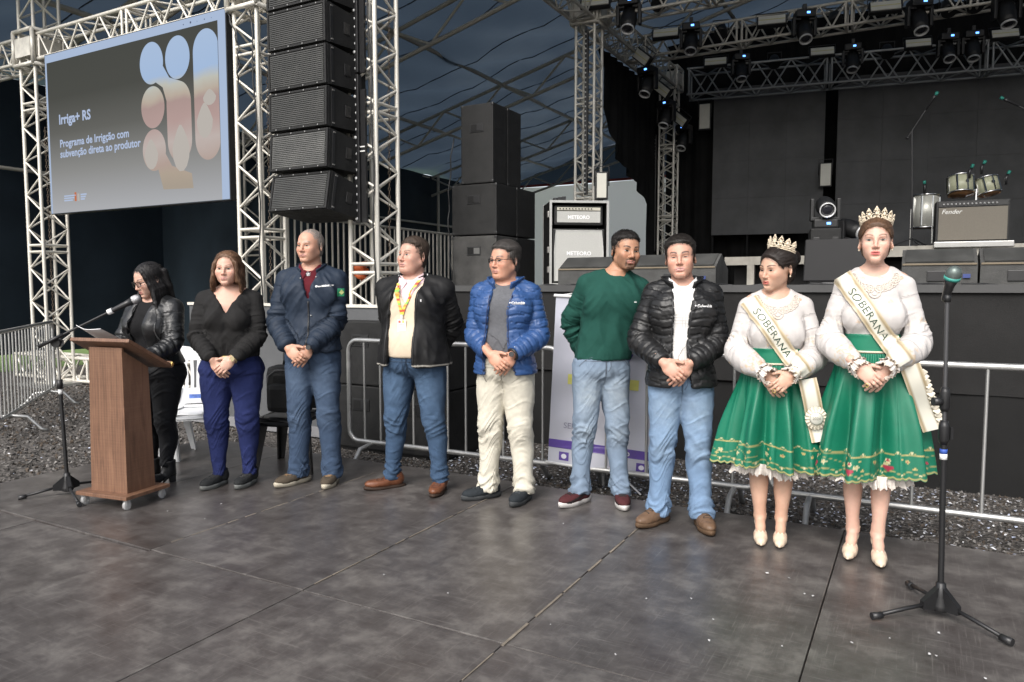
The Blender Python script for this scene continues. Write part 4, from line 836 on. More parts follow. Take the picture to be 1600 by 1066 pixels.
# --- lectern
def wood_mat():
    m = bpy.data.materials.new('stained_pine'); m.use_nodes = True; nt = m.node_tree; L = nt.links; b = nt.nodes['Principled BSDF']
    tc = N(nt, 'ShaderNodeTexCoord'); mp = N(nt, 'ShaderNodeMapping'); mp.inputs['Scale'].default_value = (9, 9, 1.3); L.new(tc.outputs['Object'], mp.inputs[0])
    n1 = N(nt, 'ShaderNodeTexNoise', Scale=2.2, Detail=6.0, Roughness=.65, Distortion=.7); L.new(mp.outputs[0], n1.inputs['Vector'])
    wv = N(nt, 'ShaderNodeTexWave', Scale=1.3, Distortion=5.5, Detail=3.0); wv.bands_direction = 'X'; L.new(mp.outputs[0], wv.inputs['Vector'])
    mp2 = N(nt, 'ShaderNodeMapping'); mp2.inputs['Scale'].default_value = (2, 2, 120); L.new(tc.outputs['Object'], mp2.inputs[0]); n2 = N(nt, 'ShaderNodeTexNoise', Scale=1.0, Detail=2.0); L.new(mp2.outputs[0], n2.inputs['Vector'])
    a = N(nt, 'ShaderNodeMath', operation='MULTIPLY_ADD'); L.new(wv.outputs['Fac'], a.inputs[0]); a.inputs[1].default_value = .14; L.new(n1.outputs['Fac'], a.inputs[2])
    a2 = N(nt, 'ShaderNodeMath', operation='MULTIPLY_ADD'); L.new(n2.outputs['Fac'], a2.inputs[0]); a2.inputs[1].default_value = .16; L.new(a.outputs[0], a2.inputs[2])
    cr = N(nt, 'ShaderNodeValToRGB'); e = cr.color_ramp.elements; e[0].position = .38; e[0].color = (.090, .044, .026, 1); e[1].position = 1.1 - .1; e[1].color = (.225, .120, .072, 1)
    L.new(a2.outputs[0], cr.inputs[0]); L.new(cr.outputs[0], b.inputs['Base Color']); b.inputs['Roughness'].default_value = .48
    bp = N(nt, 'ShaderNodeBump', Strength=.25, Distance=.004); L.new(n2.outputs['Fac'], bp.inputs['Height']); L.new(bp.outputs[0], b.inputs['Normal']); return m
WD = wood_mat(); clear = M('clear_caster_plastic', (.7, .7, .7), .12, trans=.6, var=0)
LP = -R(20)
lc = G(198, 785, .06); e1 = Vector((math.cos(LP), math.sin(LP), 0)); e2 = Vector((-math.sin(LP), math.cos(LP), 0))
lo = lc - e1 * .205 + e2 * .165
lect = thing('lectern', 'wooden lectern on casters with slanted reading top', 'lectern', (lo.x, lo.y, 0), LP)
ob('base_board', MB().box((0, 0, .083), (.52, .43, .024), bev=.004), WD, lect)
def colm():
    b0, b1 = (.185, .135), (.168, .122); z0, z1 = .095, 1.0
    fr = MB(); fr.raw([(-b0[0], -b0[1], z0), (b0[0], -b0[1], z0), (b1[0], -b1[1], z1 + .03), (-b1[0], -b1[1], z1 + .03), (-b0[0], -b0[1] + .018, z0), (b0[0], -b0[1] + .018, z0), (b1[0], -b1[1] + .018, z1 + .03), (-b1[0], -b1[1] + .018, z1 + .03)], [(0, 1, 2, 3), (5, 4, 7, 6), (1, 5, 6, 2), (4, 0, 3, 7), (3, 2, 6, 7)]); ob('front_panel', fr, WD, lect)
    for s in (-1, 1):
        sd = MB(); sd.raw([(s * (b0[0] + .0015), -b0[1] + .002, z0), (s * (b0[0] + .0015), b0[1], z0), (s * (b1[0] + .0015), b1[1], z1 - .11), (s * (b1[0] + .0015), -b1[1] + .002, z1 + .015), (s * (b0[0] - .017), -b0[1] + .002, z0), (s * (b0[0] - .017), b0[1], z0), (s * (b1[0] - .017), b1[1], z1 - .11), (s * (b1[0] - .017), -b1[1] + .002, z1 + .015)], [(0, 1, 2, 3), (7, 6, 5, 4), (1, 5, 6, 2), (4, 0, 3, 7), (3, 2, 6, 7)]); ob('side_panel', sd, WD, lect)
    bk = MB(); bk.box((0, b0[1] - .02, .48), (.30, .015, .76)); ob('back_panel', bk, WD, lect)
colm()
tp = MB(); tp.box((0, 0, 0), (.60, .46, .024), bev=.004); topo = ob('reading_top', tp, WD, lect, loc=(0, .035, .985), rot=(-R(25), 0, 0))
ob('book_ledge', MB().box((0, .222, .02), (.58, .018, .022), bev=.003), WD, topo); ob('brass_corner', MB().box((.293, .222, .012), (.02, .024, .03), bev=.004), M('brass', (.5, .36, .13), .35, .9), topo)
cst = []
for sx in (-1, 1):
    for sy in (-1, 1):
        c = MB(); mt = Matrix.Translation((sx * .215, sy * .17, .032)) @ Matrix.Rotation(math.pi / 2, 4, 'Y'); c.lathe([(.012, -.012), (.032, -.012), (.032, .012), (.012, .012)], 16, mat=mt); w_ = ob('caster_wheel', c, clear, lect)
        f = MB(); f.box((sx * .215 - .016, sy * .17, .052), (.004, .03, .045)); f.box((sx * .215 + .016, sy * .17, .052), (.004, .03, .045)); f.box((sx * .215, sy * .17, .07), (.04, .04, .006)); ob('caster_fork', f, clear, w_)
pp = MB(); n = 8; v = []; f = []
for i in range(n + 1):
    for j in range(2): v.append((-.11 + .22 * i / n, -.10 + .2 * j, .015 + .030 * (i / n - .5) ** 2 * (1 if j == 0 else .3) + (.05 * max(0, .4 - i / n) if j == 0 else 0)))
v += [(x, y, z - .003) for x, y, z in v]
for i in range(n): f.append((2 * i, 2 * i + 2, 2 * i + 3, 2 * i + 1))
m_ = 2 * (n + 1)
for i in range(n): f.append((2 * i + m_, 2 * i + 1 + m_, 2 * i + 3 + m_, 2 * i + 2 + m_)); f.append((2 * i, 2 * i + m_, 2 * i + 2 + m_, 2 * i + 2))
pp.raw(v, f)
pa = ob('paper_sheets', pp, M('white_paper', (.75, .75, .76), .7, var=.02)); pa.matrix_world = Matrix.Translation(lo + Vector((0, 0, .985))) @ Matrix.Rotation(LP, 4, 'Z') @ Matrix.Translation((-.10, .035, 0)) @ Matrix.Rotation(-R(25), 4, 'X') @ Matrix.Translation((0, -.10, .004)); tag(pa, 'white paper sheets lying on the lectern top', 'paper')
lect.scale = (.83, .83, 1.0)
# --- microphone stands
std = M('stand_black', (.018, .018, .019), .4, .3, var=.2, rvar=.08); silver = M('mic_grille_metal', (.42, .42, .43), .35, .7, var=.2, vscale=200, bump=.4, bscale=500); whitet = M('white_tape', (.75, .75, .74), .6); bluet = M('blue_tape', (.03, .08, .35), .6)
def microphone(t, base, d, L_=.19, band=None, rs=1.0, head=None):
    d = Vector(d).normalized(); b = Vector(base)
    mc = ob('microphone_body', MB().tube([b, b + d * .01, b + d * (L_ * .55), b + d * (L_ * .78)], [.010 * rs, .013 * rs, .017 * rs, .023 * rs], 14), blkp, t)
    h0 = b + d * (L_ * .78); ob('microphone_grille', MB().tube([h0, h0 + d * .008, h0 + d * .03, h0 + d * .048, h0 + d * .056], [.025 * rs, .0265 * rs, .0265 * rs, .019 * rs, .007 * rs], 16), head or silver, mc)
    if band: ob('microphone_band', MB().tube([h0 - d * .002, h0 + d * .012], .0272 * rs, 16), band, mc)
    return mc
def mic_stand(label, base, legs, poles, **k):
    t = thing('microphone_stand', label, 'mic stand', base); b = Vector(base)
    hub = MB(); hub.lathe([(.012, .15), (.02, .145), (.024, .09), (.034, .05), (.038, .03), (.02, .02)], 14); hb = ob('hub', hub, std, t)
    for lx, ly in legs:
        d = Vector((lx, ly, 0)); u = d.normalized(); g = MB(); g.raw([u * .015 + Vector((0, 0, .13)), u * .085 + Vector((0, 0, .07)), u * .085 + Vector((0, 0, .035)), u * .015 + Vector((0, 0, .03))], [(0, 1, 2, 3)]); sdx = Vector((-u.y, u.x, 0)) * .012
        w1 = [x + sdx for x in g.v and [Vector(q) for q in g.v]]; w2 = [x - sdx for x in [Vector(q) for q in g.v]]; gg = MB(); gg.raw(w1 + w2, [(0, 1, 2, 3), (7, 6, 5, 4), (0, 4, 5, 1), (1, 5, 6, 2), (2, 6, 7, 3)]); ob('leg_socket', gg, std, hb)
        lg = MB(); lg.tube([u * .06 + Vector((0, 0, .055)), d * .5 + Vector((0, 0, .042)), d + Vector((0, 0, .016))], .009, 8); le = ob('leg', lg, std, t); ob('rubber_foot', MB().tube([d - u * .035 + Vector((0, 0, .018)), d + u * .012 + Vector((0, 0, .015))], [.0145, .0155], 10), blkp, le)
    return t
b1 = G(106, 772); t = mic_stand('boom microphone stand left of the lectern', b1, [tuple((G(32, 781) - b1)[:2]), tuple((G(124, 792) - b1)[:2]), (.10, .30)], None)
top1 = PY(89, 536, b1.y) - b1; bar('lower_pole', (0, 0, .12), top1 * .72, .0125, std, t); bar('upper_pole', top1 * .72, top1, .009, steel, t); ob('height_clutch', MB().tube([top1 * .70, top1 * .76], [.02, .018], 12), std, t); ob('white_tape', MB().tube([top1 * .665, top1 * .70], .0145, 12), whitet, t)
tail, tip = PY(60, 542, b1.y - .05) - b1, PY(172, 487, b1.y + .02) - b1; bm_ = bar('boom', tail, tip, .0085, std, t); ob('boom_clutch', MB().tube([top1 + Vector((0, -.02, .0)), top1 + Vector((0, .03, .0))], .03, 14), std, t); ob('boom_grip', MB().tube([tail, tail + (tip - tail) * .35], .013, 10), std, t)
dmic = (PY(216, 466, b1.y + .05) - b1 - tip).normalized(); mcb = microphone(t, tip - dmic * .02, dmic, .235, rs=1.15); ob('white_clip', MB().tube([tip - dmic * .015, tip + dmic * .018], .019, 12), whitet, t)
b2 = G(1468, 962); t = mic_stand('straight microphone stand at the right front', b2, [tuple((G(1366, 968) - b2)[:2]), tuple((G(1577, 1008) - b2)[:2]), (.03, .30)], None)
top2 = PY(1480, 472, b2.y - .01) - b2; bar('lower_pole', (0, 0, .12), top2 * .60, .0125, std, t); bar('upper_pole', top2 * .60, top2, .0085, M('pole_grey', (.10, .10, .105), .35, .6), t)
ob('height_clutch', MB().tube([top2 * .555, top2 * .57, top2 * .61, top2 * .63], [.015, .021, .021, .016], 12), std, t); ob('boom_clutch', MB().tube([top2 * .66, top2 * .67, top2 * .72, top2 * .735], [.015, .02, .02, .014], 12), std, t); ob('clutch_knob', MB().tube([top2 * .69 + Vector((-.05, -.0, 0)), top2 * .69 + Vector((-.015, 0, 0))], .018, 10), blkp, t); ob('clutch_lever', MB().box(top2 * .59 + Vector((.028, 0, 0)), (.012, .02, .05)), std, t)
ob('blue_tape', MB().tube([top2 * .525, top2 * .54], .0145, 12), bluet, t); ob('white_tape', MB().tube([top2 * .507, top2 * .525], .0146, 12), whitet, t)
ob('clip', MB().tube([top2, top2 + Vector((0, 0, .03))], .014, 10), std, t); dm = Vector((0.0, -.45, .9)); microphone(t, top2 + Vector((0, .02, .005)), dm, .13, rs=1.15, band=M('teal_ring', (.05, .30, .25), .5), head=M('dark_mic_grille', (.13, .16, .15), .4, .5))
# --- plastic chairs
def chair(label, p, rz, m, group='plastic garden chairs'):
    t = thing('plastic_chair', label, 'chair', p, rz, group)     # faces local -y
    def sh(name, pts, th):                    # curved plate from rows of points, thickened along y
        nr, nc = len(pts), len(pts[0]); v = [q for r_ in pts for q in r_]; v2 = [(x, y + th, z) for x, y, z in v]; f = []
        for i in range(nr - 1):
            for j in range(nc - 1): k = i * nc + j; f.append((k, k + 1, k + nc + 1, k + nc)); k2 = k + nr * nc; f.append((k2, k2 + nc, k2 + nc + 1, k2 + 1))
        bd = [(0, j) for j in range(nc)] + [(i, nc - 1) for i in range(1, nr)] + [(nr - 1, j) for j in range(nc - 2, -1, -1)] + [(i, 0) for i in range(nr - 2, 0, -1)]
        for k in range(len(bd)):
            a, b = bd[k], bd[(k + 1) % len(bd)]; ia, ib = a[0] * nc + a[1], b[0] * nc + b[1]; f.append((ib, ia, ia + nr * nc, ib + nr * nc))
        mb = MB(); mb.raw(v, f, 0, True); return ob(name, mb, m, t)
    def yb(z, x): return .20 + .10 * (z - .42) / .42 - .06 * (1 - (x / .22) ** 2) * -1 * .6
    zs = [.43 + .46 * i / 12 for i in range(13)]
    def hw(z): u = (z - .43) / .46; return .175 - .045 * math.sin(math.pi * min(1, u * 1.15)) + .03 * u
    # stiles, slats and rails of the back
    for s in (-1, 1): sh('back_stile', [[(s * (hw(z) - q), yb(z, hw(z)), z) for q in (0, .02, .045)][::s] for z in zs], .014)
    for k in range(4):
        x0 = (k - 1.5) * .046; sh('back_slat', [[(x0 * (hw(z) / .15) - .013, yb(z, 0) , z), (x0 * (hw(z) / .15) + .013, yb(z, 0), z)] for z in [.55 + .25 * i / 6 for i in range(7)]], .010)
    sh('top_rail', [[(x, yb(z, x), z - .3 * x * x) for x in [hw(z) * (i / 6 - 1) for i in range(13)]] for z in (.79, .84, .88, .905)], .016)
    sh('lower_rail', [[(x, yb(z, x), z + .9 * (hw(z) ** 2 - x * x) * .0) for x in [hw(z) * .95 * (i / 6 - 1) for i in range(13)]] for z in (.43, .47, .53, .56)], .014)
    st_ = [[(x, y, .425 - .018 * math.cos(x / .22 * 1.4) - .03 * max(0, (-y - .12) / .1) ** 2 - .02 * (y + .2)) for x in [-.21 + .42 * i / 10 for i in range(11)]] for y in [-.23 + .44 * i / 8 for i in range(9)]]
    v = [q for r_ in st_ for q in r_]; mb = MB(); nc = 11; f = []
    for i in range(8):
        for j in range(10): k = i * nc + j; f.append((k, k + 1, k + nc + 1, k + nc))
    v2 = [(x, y, z - .014) for x, y, z in v]; o = len(v); f += [tuple(reversed([q + o for q in ff])) for ff in f]; mb.raw(v + v2, f, 0, True); ob('seat', mb, m, t)
    ob('seat_skirt', MB().tube([(-.2, -.22, .40), (.2, -.22, .40), (.205, .2, .41), (-.205, .2, .41)], .016, 6, closed=True), m, t)
    for sx in (-1, 1):
        for sy in (-1, 1):
            x0, y0 = sx * .19, (-.2 if sy < 0 else .2); x1, y1 = sx * .235, (-.235 if sy < 0 else .27); w0, w1 = .052, .034; l = MB(); th = .012
            # L shaped leg: two tapered plates
            l.raw([(x0, y0, .42), (x0 - sx * w0 * 1.6, y0, .42), (x1 - sx * w1 * 1.3, y1, 0), (x1, y1, 0), (x0, y0 - sy * th, .42), (x0 - sx * w0 * 1.6, y0 - sy * th, .42), (x1 - sx * w1 * 1.3, y1 - sy * th, 0), (x1, y1 - sy * th, 0)], [(0, 1, 2, 3), (7, 6, 5, 4), (0, 4, 5, 1), (1, 5, 6, 2), (2, 6, 7, 3), (3, 7, 4, 0)])
            l.raw([(x0 + sx * .001, y0, .42), (x0 + sx * .001, y0 - sy * w0 * 1.4, .42), (x1 + sx * .001, y1 - sy * w1 * 1.2, 0), (x1 + sx * .001, y1, 0), (x0 - sx * th, y0, .42), (x0 - sx * th, y0 - sy * w0 * 1.4, .42), (x1 - sx * th, y1 - sy * w1 * 1.2, 0), (x1 - sx * th, y1, 0)], [(0, 1, 2, 3), (7, 6, 5, 4), (0, 4, 5, 1), (1, 5, 6, 2), (2, 6, 7, 3), (3, 7, 4, 0)])
            ob('leg', l, m, t)
    return t
wp = M('white_chair_plastic', (.70, .71, .72), .35, var=.05, vscale=5); bpz = M('black_chair_plastic', (.014, .014, .015), .28, var=.2, vscale=10)
pc = G(293, 722); chair('white plastic chair between the woman at the lectern and the woman in blue trousers', (pc.x, pc.y + .10, .0), R(16), wp)
ob('sticker', MB().box((.02, .165, .50), (.11, .004, .035)), M('blue_sticker', (.10, .18, .5), .5, var=.6, vscale=40), bpy.data.objects['plastic_chair'])
pc = G(243, 715); chair('white plastic chair mostly hidden behind the woman at the lectern', (pc.x, pc.y + .05, .0), R(8), wp)
pc = G(452, 735); ch2 = chair('black plastic chair behind the older man holding a backpack', (pc.x, pc.y + .12, .0), R(-6), bpz)
bk = thing('backpack', 'black backpack sitting on the black plastic chair', 'backpack', (pc.x - .02, pc.y + .10, .43), R(-6)); nyl = M('black_nylon', (.012, .012, .012), .55, bump=.4, bscale=90)
bb = MB(); bb.box((0, .03, .19), (.36, .18, .38), bev=.08); ob('bag_body', bb, nyl, bk); bb = MB(); bb.box((0, -.07, .13), (.28, .09, .22), bev=.04); ob('front_pocket', bb, nyl, bk)
ob('top_handle', MB().tube([(-.06, .05, .37), (-.055, .05, .41), (-.03, .05, .43), (.03, .05, .43), (.055, .05, .41), (.06, .05, .37)], .010, 8), nyl, bk); ob('zipper', MB().tube([(-.15, -.058, .2), (-.14, -.06, .3), (-.08, -.062, .345), (.08, -.062, .345), (.14, -.06, .3), (.15, -.058, .2)], .004, 6), M('grey_zip', (.15, .15, .15), .5), bk); ob('logo_patch', MB().box((.10, -.118, .18), (.03, .004, .05)), M('yellow_patch', (.4, .28, .05), .6), bk)
# --- banner on a tripod
def banner():
    p = G(940, 772, GZ); Yb = p.y - .0; tl, tr, bl_, br = PY(869, 462, Yb + .03), PY(1030, 470, Yb - .20), PY(856, 722, Yb + .06), PY(1012, 746, Yb - .18)
    t = thing('banner', 'white printed banner with purple and yellow graphics on a tripod', 'banner', p); o_ = Vector(p); n, m = 24, 36
    def S(u, v_): q = tl.lerp(tr, u).lerp(bl_.lerp(br, u), v_); return q + Vector((0, 1, 0)) * (.012 * math.sin(v_ * 9 + u * 2) * (1 - abs(2 * u - 1)) + .006 * math.sin(v_ * 23 + 3 * u)) - o_
    vs = [S(i / n, j / m) for i in range(n + 1) for j in range(m + 1)]; f = []
    for i in range(n):
        for j in range(m): k = i * (m + 1) + j; f.append((k, k + 1, k + m + 2, k + m + 1))
    mb = MB(); mb.raw(vs, f, 0, True); mb.raw([v_ + Vector((0, .002, 0)) for v_ in vs], [tuple(reversed(q)) for q in f], 0, True); sh = ob('banner_sheet', mb, M('glossy_white_vinyl', (.52, .53, .60), .28, var=.05, vscale=3, bump=.15, bscale=8, coat=.3), t)
    for a, b in ((tl, tr), (bl_, br)): ob('rod', MB().tube([a - o_ + (a - b) * .02, b - o_ + (b - a) * .02], .012, 8), whitet, t)
    def patch(name, pts, m_, k=6):
        q = []; 
        for i in range(len(pts)):
            a, b = pts[i], pts[(i + 1) % len(pts)]
            for j in range(k): u, w_ = a[0] + (b[0] - a[0]) * j / k, a[1] + (b[1] - a[1]) * j / k; q.append(S(u, w_) + Vector((0, -.0035, 0)))
        ob(name, MB().raw(q, [tuple(range(len(q)))]), m_, sh)
    pur = M('banner_purple', (.10, .055, .30), .35, var=.1); yel = M('banner_yellow', (.62, .60, .16), .35, var=.1); wht = M('banner_white', (.75, .75, .8), .35, var=0); gry = M('banner_grey', (.22, .22, .30), .4, var=0); rd = M('banner_red', (.45, .08, .10), .4, var=.1)
    ua = [(.19, .10), (.30, .10), (.30, .28), (.36, .33), (.62, .33), (.68, .28), (.68, .10), (.80, .10), (.80, .30), (.68, .40), (.32, .40), (.19, .30)]; 
    patch('print_letter', [(.19, .12), (.29, .12), (.29, .30), (.36, .345), (.34, .40), (.23, .36), (.19, .30)], pur); patch('print_letter', [(.36, .345), (.62, .345), (.62, .40), (.34, .40)], pur); patch('print_letter', [(.62, .345), (.69, .30), (.69, .12), (.79, .12), (.79, .31), (.73, .38), (.62, .40)], pur)
    patch('print_stripe', [(.16, .455), (.86, .455), (.86, .515), (.16, .515)], yel); patch('print_letter', [(.34, .53), (.46, .53), (.36, .72), (.24, .72)], yel); patch('print_letter', [(.52, .53), (.62, .53), (.74, .72), (.64, .72)], yel)
    patch('print_band', [(.0, .855), (1, .855), (1, .905), (0, .905)], pur, 10)
    def word(s, size, u, w_, m_, bold=0.0):
        v_, f_ = text_mesh(s, size, bold); Wd = (tr - tl).length; Hd = (bl_ - tl).length; ob('print_text', MB().raw([S(u + x / Wd, w_ - y / Hd) + Vector((0, -.0045, 0)) for x, y, z in v_], f_), m_, sh)
    word('CO', .075, .19, .095, pur, .002); word('SEM', .062, .14, .78, gry); word('er.tche.b', .055, .55, .893, wht, .001)
    for u, m_ in ((.11, pur), (.62, rd), (.88, pur)):
        patch('print_icon', [(u, .925), (u + .10, .925), (u + .10, .975), (u, .975)], m_, 3)
        q = [S(u + .05 + .028 * math.cos(a), .95 + .0145 * math.sin(a)) + Vector((0, -.0055, 0)) for a in [k * .524 for k in range(12)]]; ob('print_icon', MB().raw(q, [tuple(range(12))]), wht, sh)
    px_ = Vector((.02, .06, 0)); tripm = M('tripod_silver', (.55, .55, .56), .3, .8)
    bar('pole', px_ + Vector((0, 0, .05)), (tl.lerp(tr, .45) - o_) + Vector((0, .05, .02)), .011, tripm, t)
    for a in (R(200), R(330), R(80)): bar('tripod_leg', px_ + Vector((0, 0, .26)), px_ + Vector((.30 * math.cos(a), .26 * math.sin(a), .012)), .010, tripm, t, 8)
    ob('tripod_hub', MB().tube([px_ + Vector((0, 0, .22)), px_ + Vector((0, 0, .29))], .02, 10), tripm, t)
    ob('hanging_string', MB().tube([tl - o_, tl.lerp(tr, .45) - o_ + Vector((0, .02, .06)), tr - o_], .003, 5), whitet, t)
banner()
# ================================================================== PEOPLE: implicit surfaces turned into one continuous mesh
f32 = np.float32
def axis(*segs):
    out = []
    for a, b, h in segs: n = max(1, int(math.ceil((b - a) / h - 1e-6))); out += list(np.linspace(a, b, n + 1)[(1 if out else 0):])
    return np.array(out, f32)
def fine_axis(lo, hi, coarse, ranges):
    """axis with step coarse, refined to (a,b,step) inside ranges"""
    rs = sorted([(max(lo, a), min(hi, b), s) for a, b, s in ranges if b > lo and a < hi]); mr = []
    for r_ in rs:
        if mr and r_[0] <= mr[-1][1] + coarse: mr[-1] = (mr[-1][0], max(mr[-1][1], r_[1]), min(mr[-1][2], r_[2]))
        else: mr.append(r_)
    segs = []; c = lo
    for a, b, s in mr:
        if a > c + 1e-6: segs.append((c, a, coarse))
        segs.append((a, b, s)); c = b
    if c < hi - 1e-6: segs.append((c, hi, coarse))
    return axis(*segs)
def hermite(tab, n=160):
    """smooth resampling of a table whose first column is monotonic"""
    t = np.array(sorted(tab), float); x = t[:, 0]; xs = np.linspace(x[0], x[-1], n); out = [xs]
    for c in range(1, t.shape[1]):
        y = t[:, c]; d = np.diff(y) / np.diff(x); m = np.zeros(len(y)); m[0], m[-1] = d[0], d[-1]
        for i in range(1, len(y) - 1): m[i] = 0 if d[i - 1] * d[i] <= 0 else 2 * d[i - 1] * d[i] / (d[i - 1] + d[i])
        k = np.clip(np.searchsorted(x, xs) - 1, 0, len(x) - 2); h = x[k + 1] - x[k]; u = (xs - x[k]) / h
        out.append((2 * u**3 - 3 * u**2 + 1) * y[k] + (u**3 - 2 * u**2 + u) * h * m[k] + (-2 * u**3 + 3 * u**2) * y[k + 1] + (u**3 - u**2) * h * m[k + 1])
    return np.array(out).T
class Sdf:
    def __init__(s, xs, ys, zs):
        s.ax = (xs.astype(f32), ys.astype(f32), zs.astype(f32)); s.d = np.full((len(xs), len(ys), len(zs)), 0.3, f32)
    def blk(s, lo, hi):
        sl = []
        for k in range(3):
            a = s.ax[k]; i0 = max(0, int(np.searchsorted(a, lo[k])) - 2); i1 = min(len(a), int(np.searchsorted(a, hi[k])) + 2); 
            if i1 - i0 < 1: return None
            sl.append(slice(i0, i1))
        X = s.ax[0][sl[0]][:, None, None]; Y = s.ax[1][sl[1]][None, :, None]; Z = s.ax[2][sl[2]][None, None, :]
        return tuple(sl), X, Y, Z
    def put(s, lo, hi, fn, k=0.01, sub=False):
        m = max(k, .012) + .012; B = s.blk([x - m for x in lo], [x + m for x in hi])
        if B is None: return s
        sl, X, Y, Z = B; p = fn(X, Y, Z).astype(f32); d = s.d[sl]
        if sub: p = -p; h = np.clip(.5 - .5 * (p - d) / -k if False else .5 + .5 * (p - d) / k, 0, 1); s.d[sl] = d * (1 - h) + p * h + k * h * (1 - h)
        else: h = np.clip(.5 + .5 * (p - d) / k, 0, 1); s.d[sl] = p * (1 - h) + d * h - k * h * (1 - h)
        return s
    def cone(s, a, b, r1, r2, k=.01, sub=False, flat=False):
        a = np.array(a, f32); b = np.array(b, f32); ba = b - a; L2 = float(ba @ ba) + 1e-12; r = max(r1, r2)
        def fn(X, Y, Z):
            px, py, pz = X - a[0], Y - a[1], Z - a[2]; t0 = (px * ba[0] + py * ba[1] + pz * ba[2]) / L2; t = np.clip(t0, 0, 1)
            d = np.sqrt((px - t * ba[0]) ** 2 + (py - t * ba[1]) ** 2 + (pz - t * ba[2]) ** 2) - (r1 + (r2 - r1) * t)
            if flat: d = np.maximum(d, (t0 - 1) * math.sqrt(L2))
            return d
        return s.put(np.minimum(a, b) - r, np.maximum(a, b) + r, fn, k, sub)
    def chain(s, pts, rad, k=.01, flat=False):
        for i in range(len(pts) - 1): s.cone(pts[i], pts[i + 1], rad[i], rad[i + 1], k, flat=flat and i == len(pts) - 2)
        return s
    def ell(s, c, r, k=.01, rot=None, sub=False):
        c = np.array(c, f32); r = np.array(r, f32); R_ = np.eye(3, dtype=f32) if rot is None else np.array(rot, f32); ext = np.sqrt(((R_ * r[None, :]) ** 2).sum(1))
        def fn(X, Y, Z):
            px, py, pz = X - c[0], Y - c[1], Z - c[2]
            q = [(px * R_[0, i] + py * R_[1, i] + pz * R_[2, i]) / r[i] for i in range(3)]
            k0 = np.sqrt(q[0]**2 + q[1]**2 + q[2]**2); k1 = np.sqrt((q[0] / r[0])**2 + (q[1] / r[1])**2 + (q[2] / r[2])**2) + 1e-6
            return k0 * (k0 - 1) / k1
        return s.put(c - ext, c + ext, fn, k, sub)
    def loft(s, tab, k=.01, e=2.3, z0=None, z1=None):
        t = hermite(tab); z0 = t[0, 0] if z0 is None else z0; z1 = t[-1, 0] if z1 is None else z1
        rx, ry = t[:, 3].max(), t[:, 4].max(); lo = (t[:, 1].min() - rx, t[:, 2].min() - ry, z0); hi = (t[:, 1].max() + rx, t[:, 2].max() + ry, z1)
        def fn(X, Y, Z):
            z = Z[0, 0]; g = [np.interp(z, t[:, 0], t[:, c]).astype(f32)[None, None, :] for c in range(1, 5)]
            q = (np.abs((X - g[0]) / g[2]) ** e + np.abs((Y - g[1]) / g[3]) ** e) ** (1 / e)
            return np.maximum((q - 1) * np.minimum(g[2], g[3]), np.maximum(Z - z1, z0 - Z))
        return s.put(lo, hi, fn, k)
    def cut(s, fn, lo=(-9, -9, -9), hi=(9, 9, 9)):          # keep where fn <= 0
        B = s.blk(lo, hi)
        if B: sl, X, Y, Z = B; s.d[sl] = np.maximum(s.d[sl], fn(X, Y, Z).astype(f32))
        return s
    def mesh(s, smooth=1):
        d = s.d; neg = d < 0; nx, ny, nz = d.shape
        c = [neg[i:nx - 1 + i, j:ny - 1 + j, k:nz - 1 + k] for i in (0, 1) for j in (0, 1) for k in (0, 1)]
        allc = c[0].copy(); anyc = c[0].copy()
        for q in c[1:]: allc &= q; anyc |= q
        act = anyc & ~allc; idx = np.argwhere(act); vid = np.full(act.shape, -1, np.int64); vid[act] = np.arange(len(idx))
        I, J, K = idx.T; ax = s.ax
        corner = [(i, j, k) for i in (0, 1) for j in (0, 1) for k in (0, 1)]; val = [d[I + i, J + j, K + k] for i, j, k in corner]
        acc = np.zeros((len(idx), 3)); cnt = np.zeros(len(idx))
        base = [ax[0][I], ax[1][J], ax[2][K]]; step = [ax[0][I + 1] - ax[0][I], ax[1][J + 1] - ax[1][J], ax[2][K + 1] - ax[2][K]]
        for a in range(8):
            for b in range(a + 1, 8):
                df = [corner[b][q] - corner[a][q] for q in range(3)]
                if sum(abs(x) for x in df) != 1: continue
                m = (val[a] < 0) != (val[b] < 0)
                if not m.any(): continue
                t = val[a][m] / (val[a][m] - val[b][m])
                for q in range(3): acc[m, q] += base[q][m] + step[q][m] * (corner[a][q] + t * df[q])
                cnt[m] += 1
        v = acc / cnt[:, None]; F = []
        for q in range(3):
            o1, o2 = (q + 1) % 3, (q + 2) % 3
            sa = [slice(0, n_) for n_ in d.shape]; sb = list(sa); sa[q] = slice(0, d.shape[q] - 1); sb[q] = slice(1, d.shape[q])
            e0 = neg[tuple(sa)]; e1 = neg[tuple(sb)]; ch = e0 != e1; ii = np.argwhere(ch)
            ii = ii[(ii[:, o1] > 0) & (ii[:, o2] > 0) & (ii[:, o1] < d.shape[o1] - 1) & (ii[:, o2] < d.shape[o2] - 1)]
            if len(ii) == 0: continue
            fl = e0[tuple(ii.T)]
            def g(a, b): z = ii.copy(); z[:, o1] -= a; z[:, o2] -= b; return vid[tuple(z.T)]
            qd = np.stack([g(1, 1), g(0, 1), g(0, 0), g(1, 0)], 1); qd[~fl] = qd[~fl][:, ::-1]; F.append(qd)
        f = np.concatenate(F); f = f[(f >= 0).all(1)]
        for _ in range(smooth): v = lap(v, f, .5)
        return v, f
def lap(v, f, w=.5):
    a = np.zeros_like(v); n = np.zeros(len(v))
    for i in range(4):
        j = (i + 1) % 4; np.add.at(a, f[:, i], v[f[:, j]]); np.add.at(a, f[:, j], v[f[:, i]]); np.add.at(n, f[:, i], 1); np.add.at(n, f[:, j], 1)
    return v * (1 - w) + a / np.maximum(n, 1)[:, None] * w
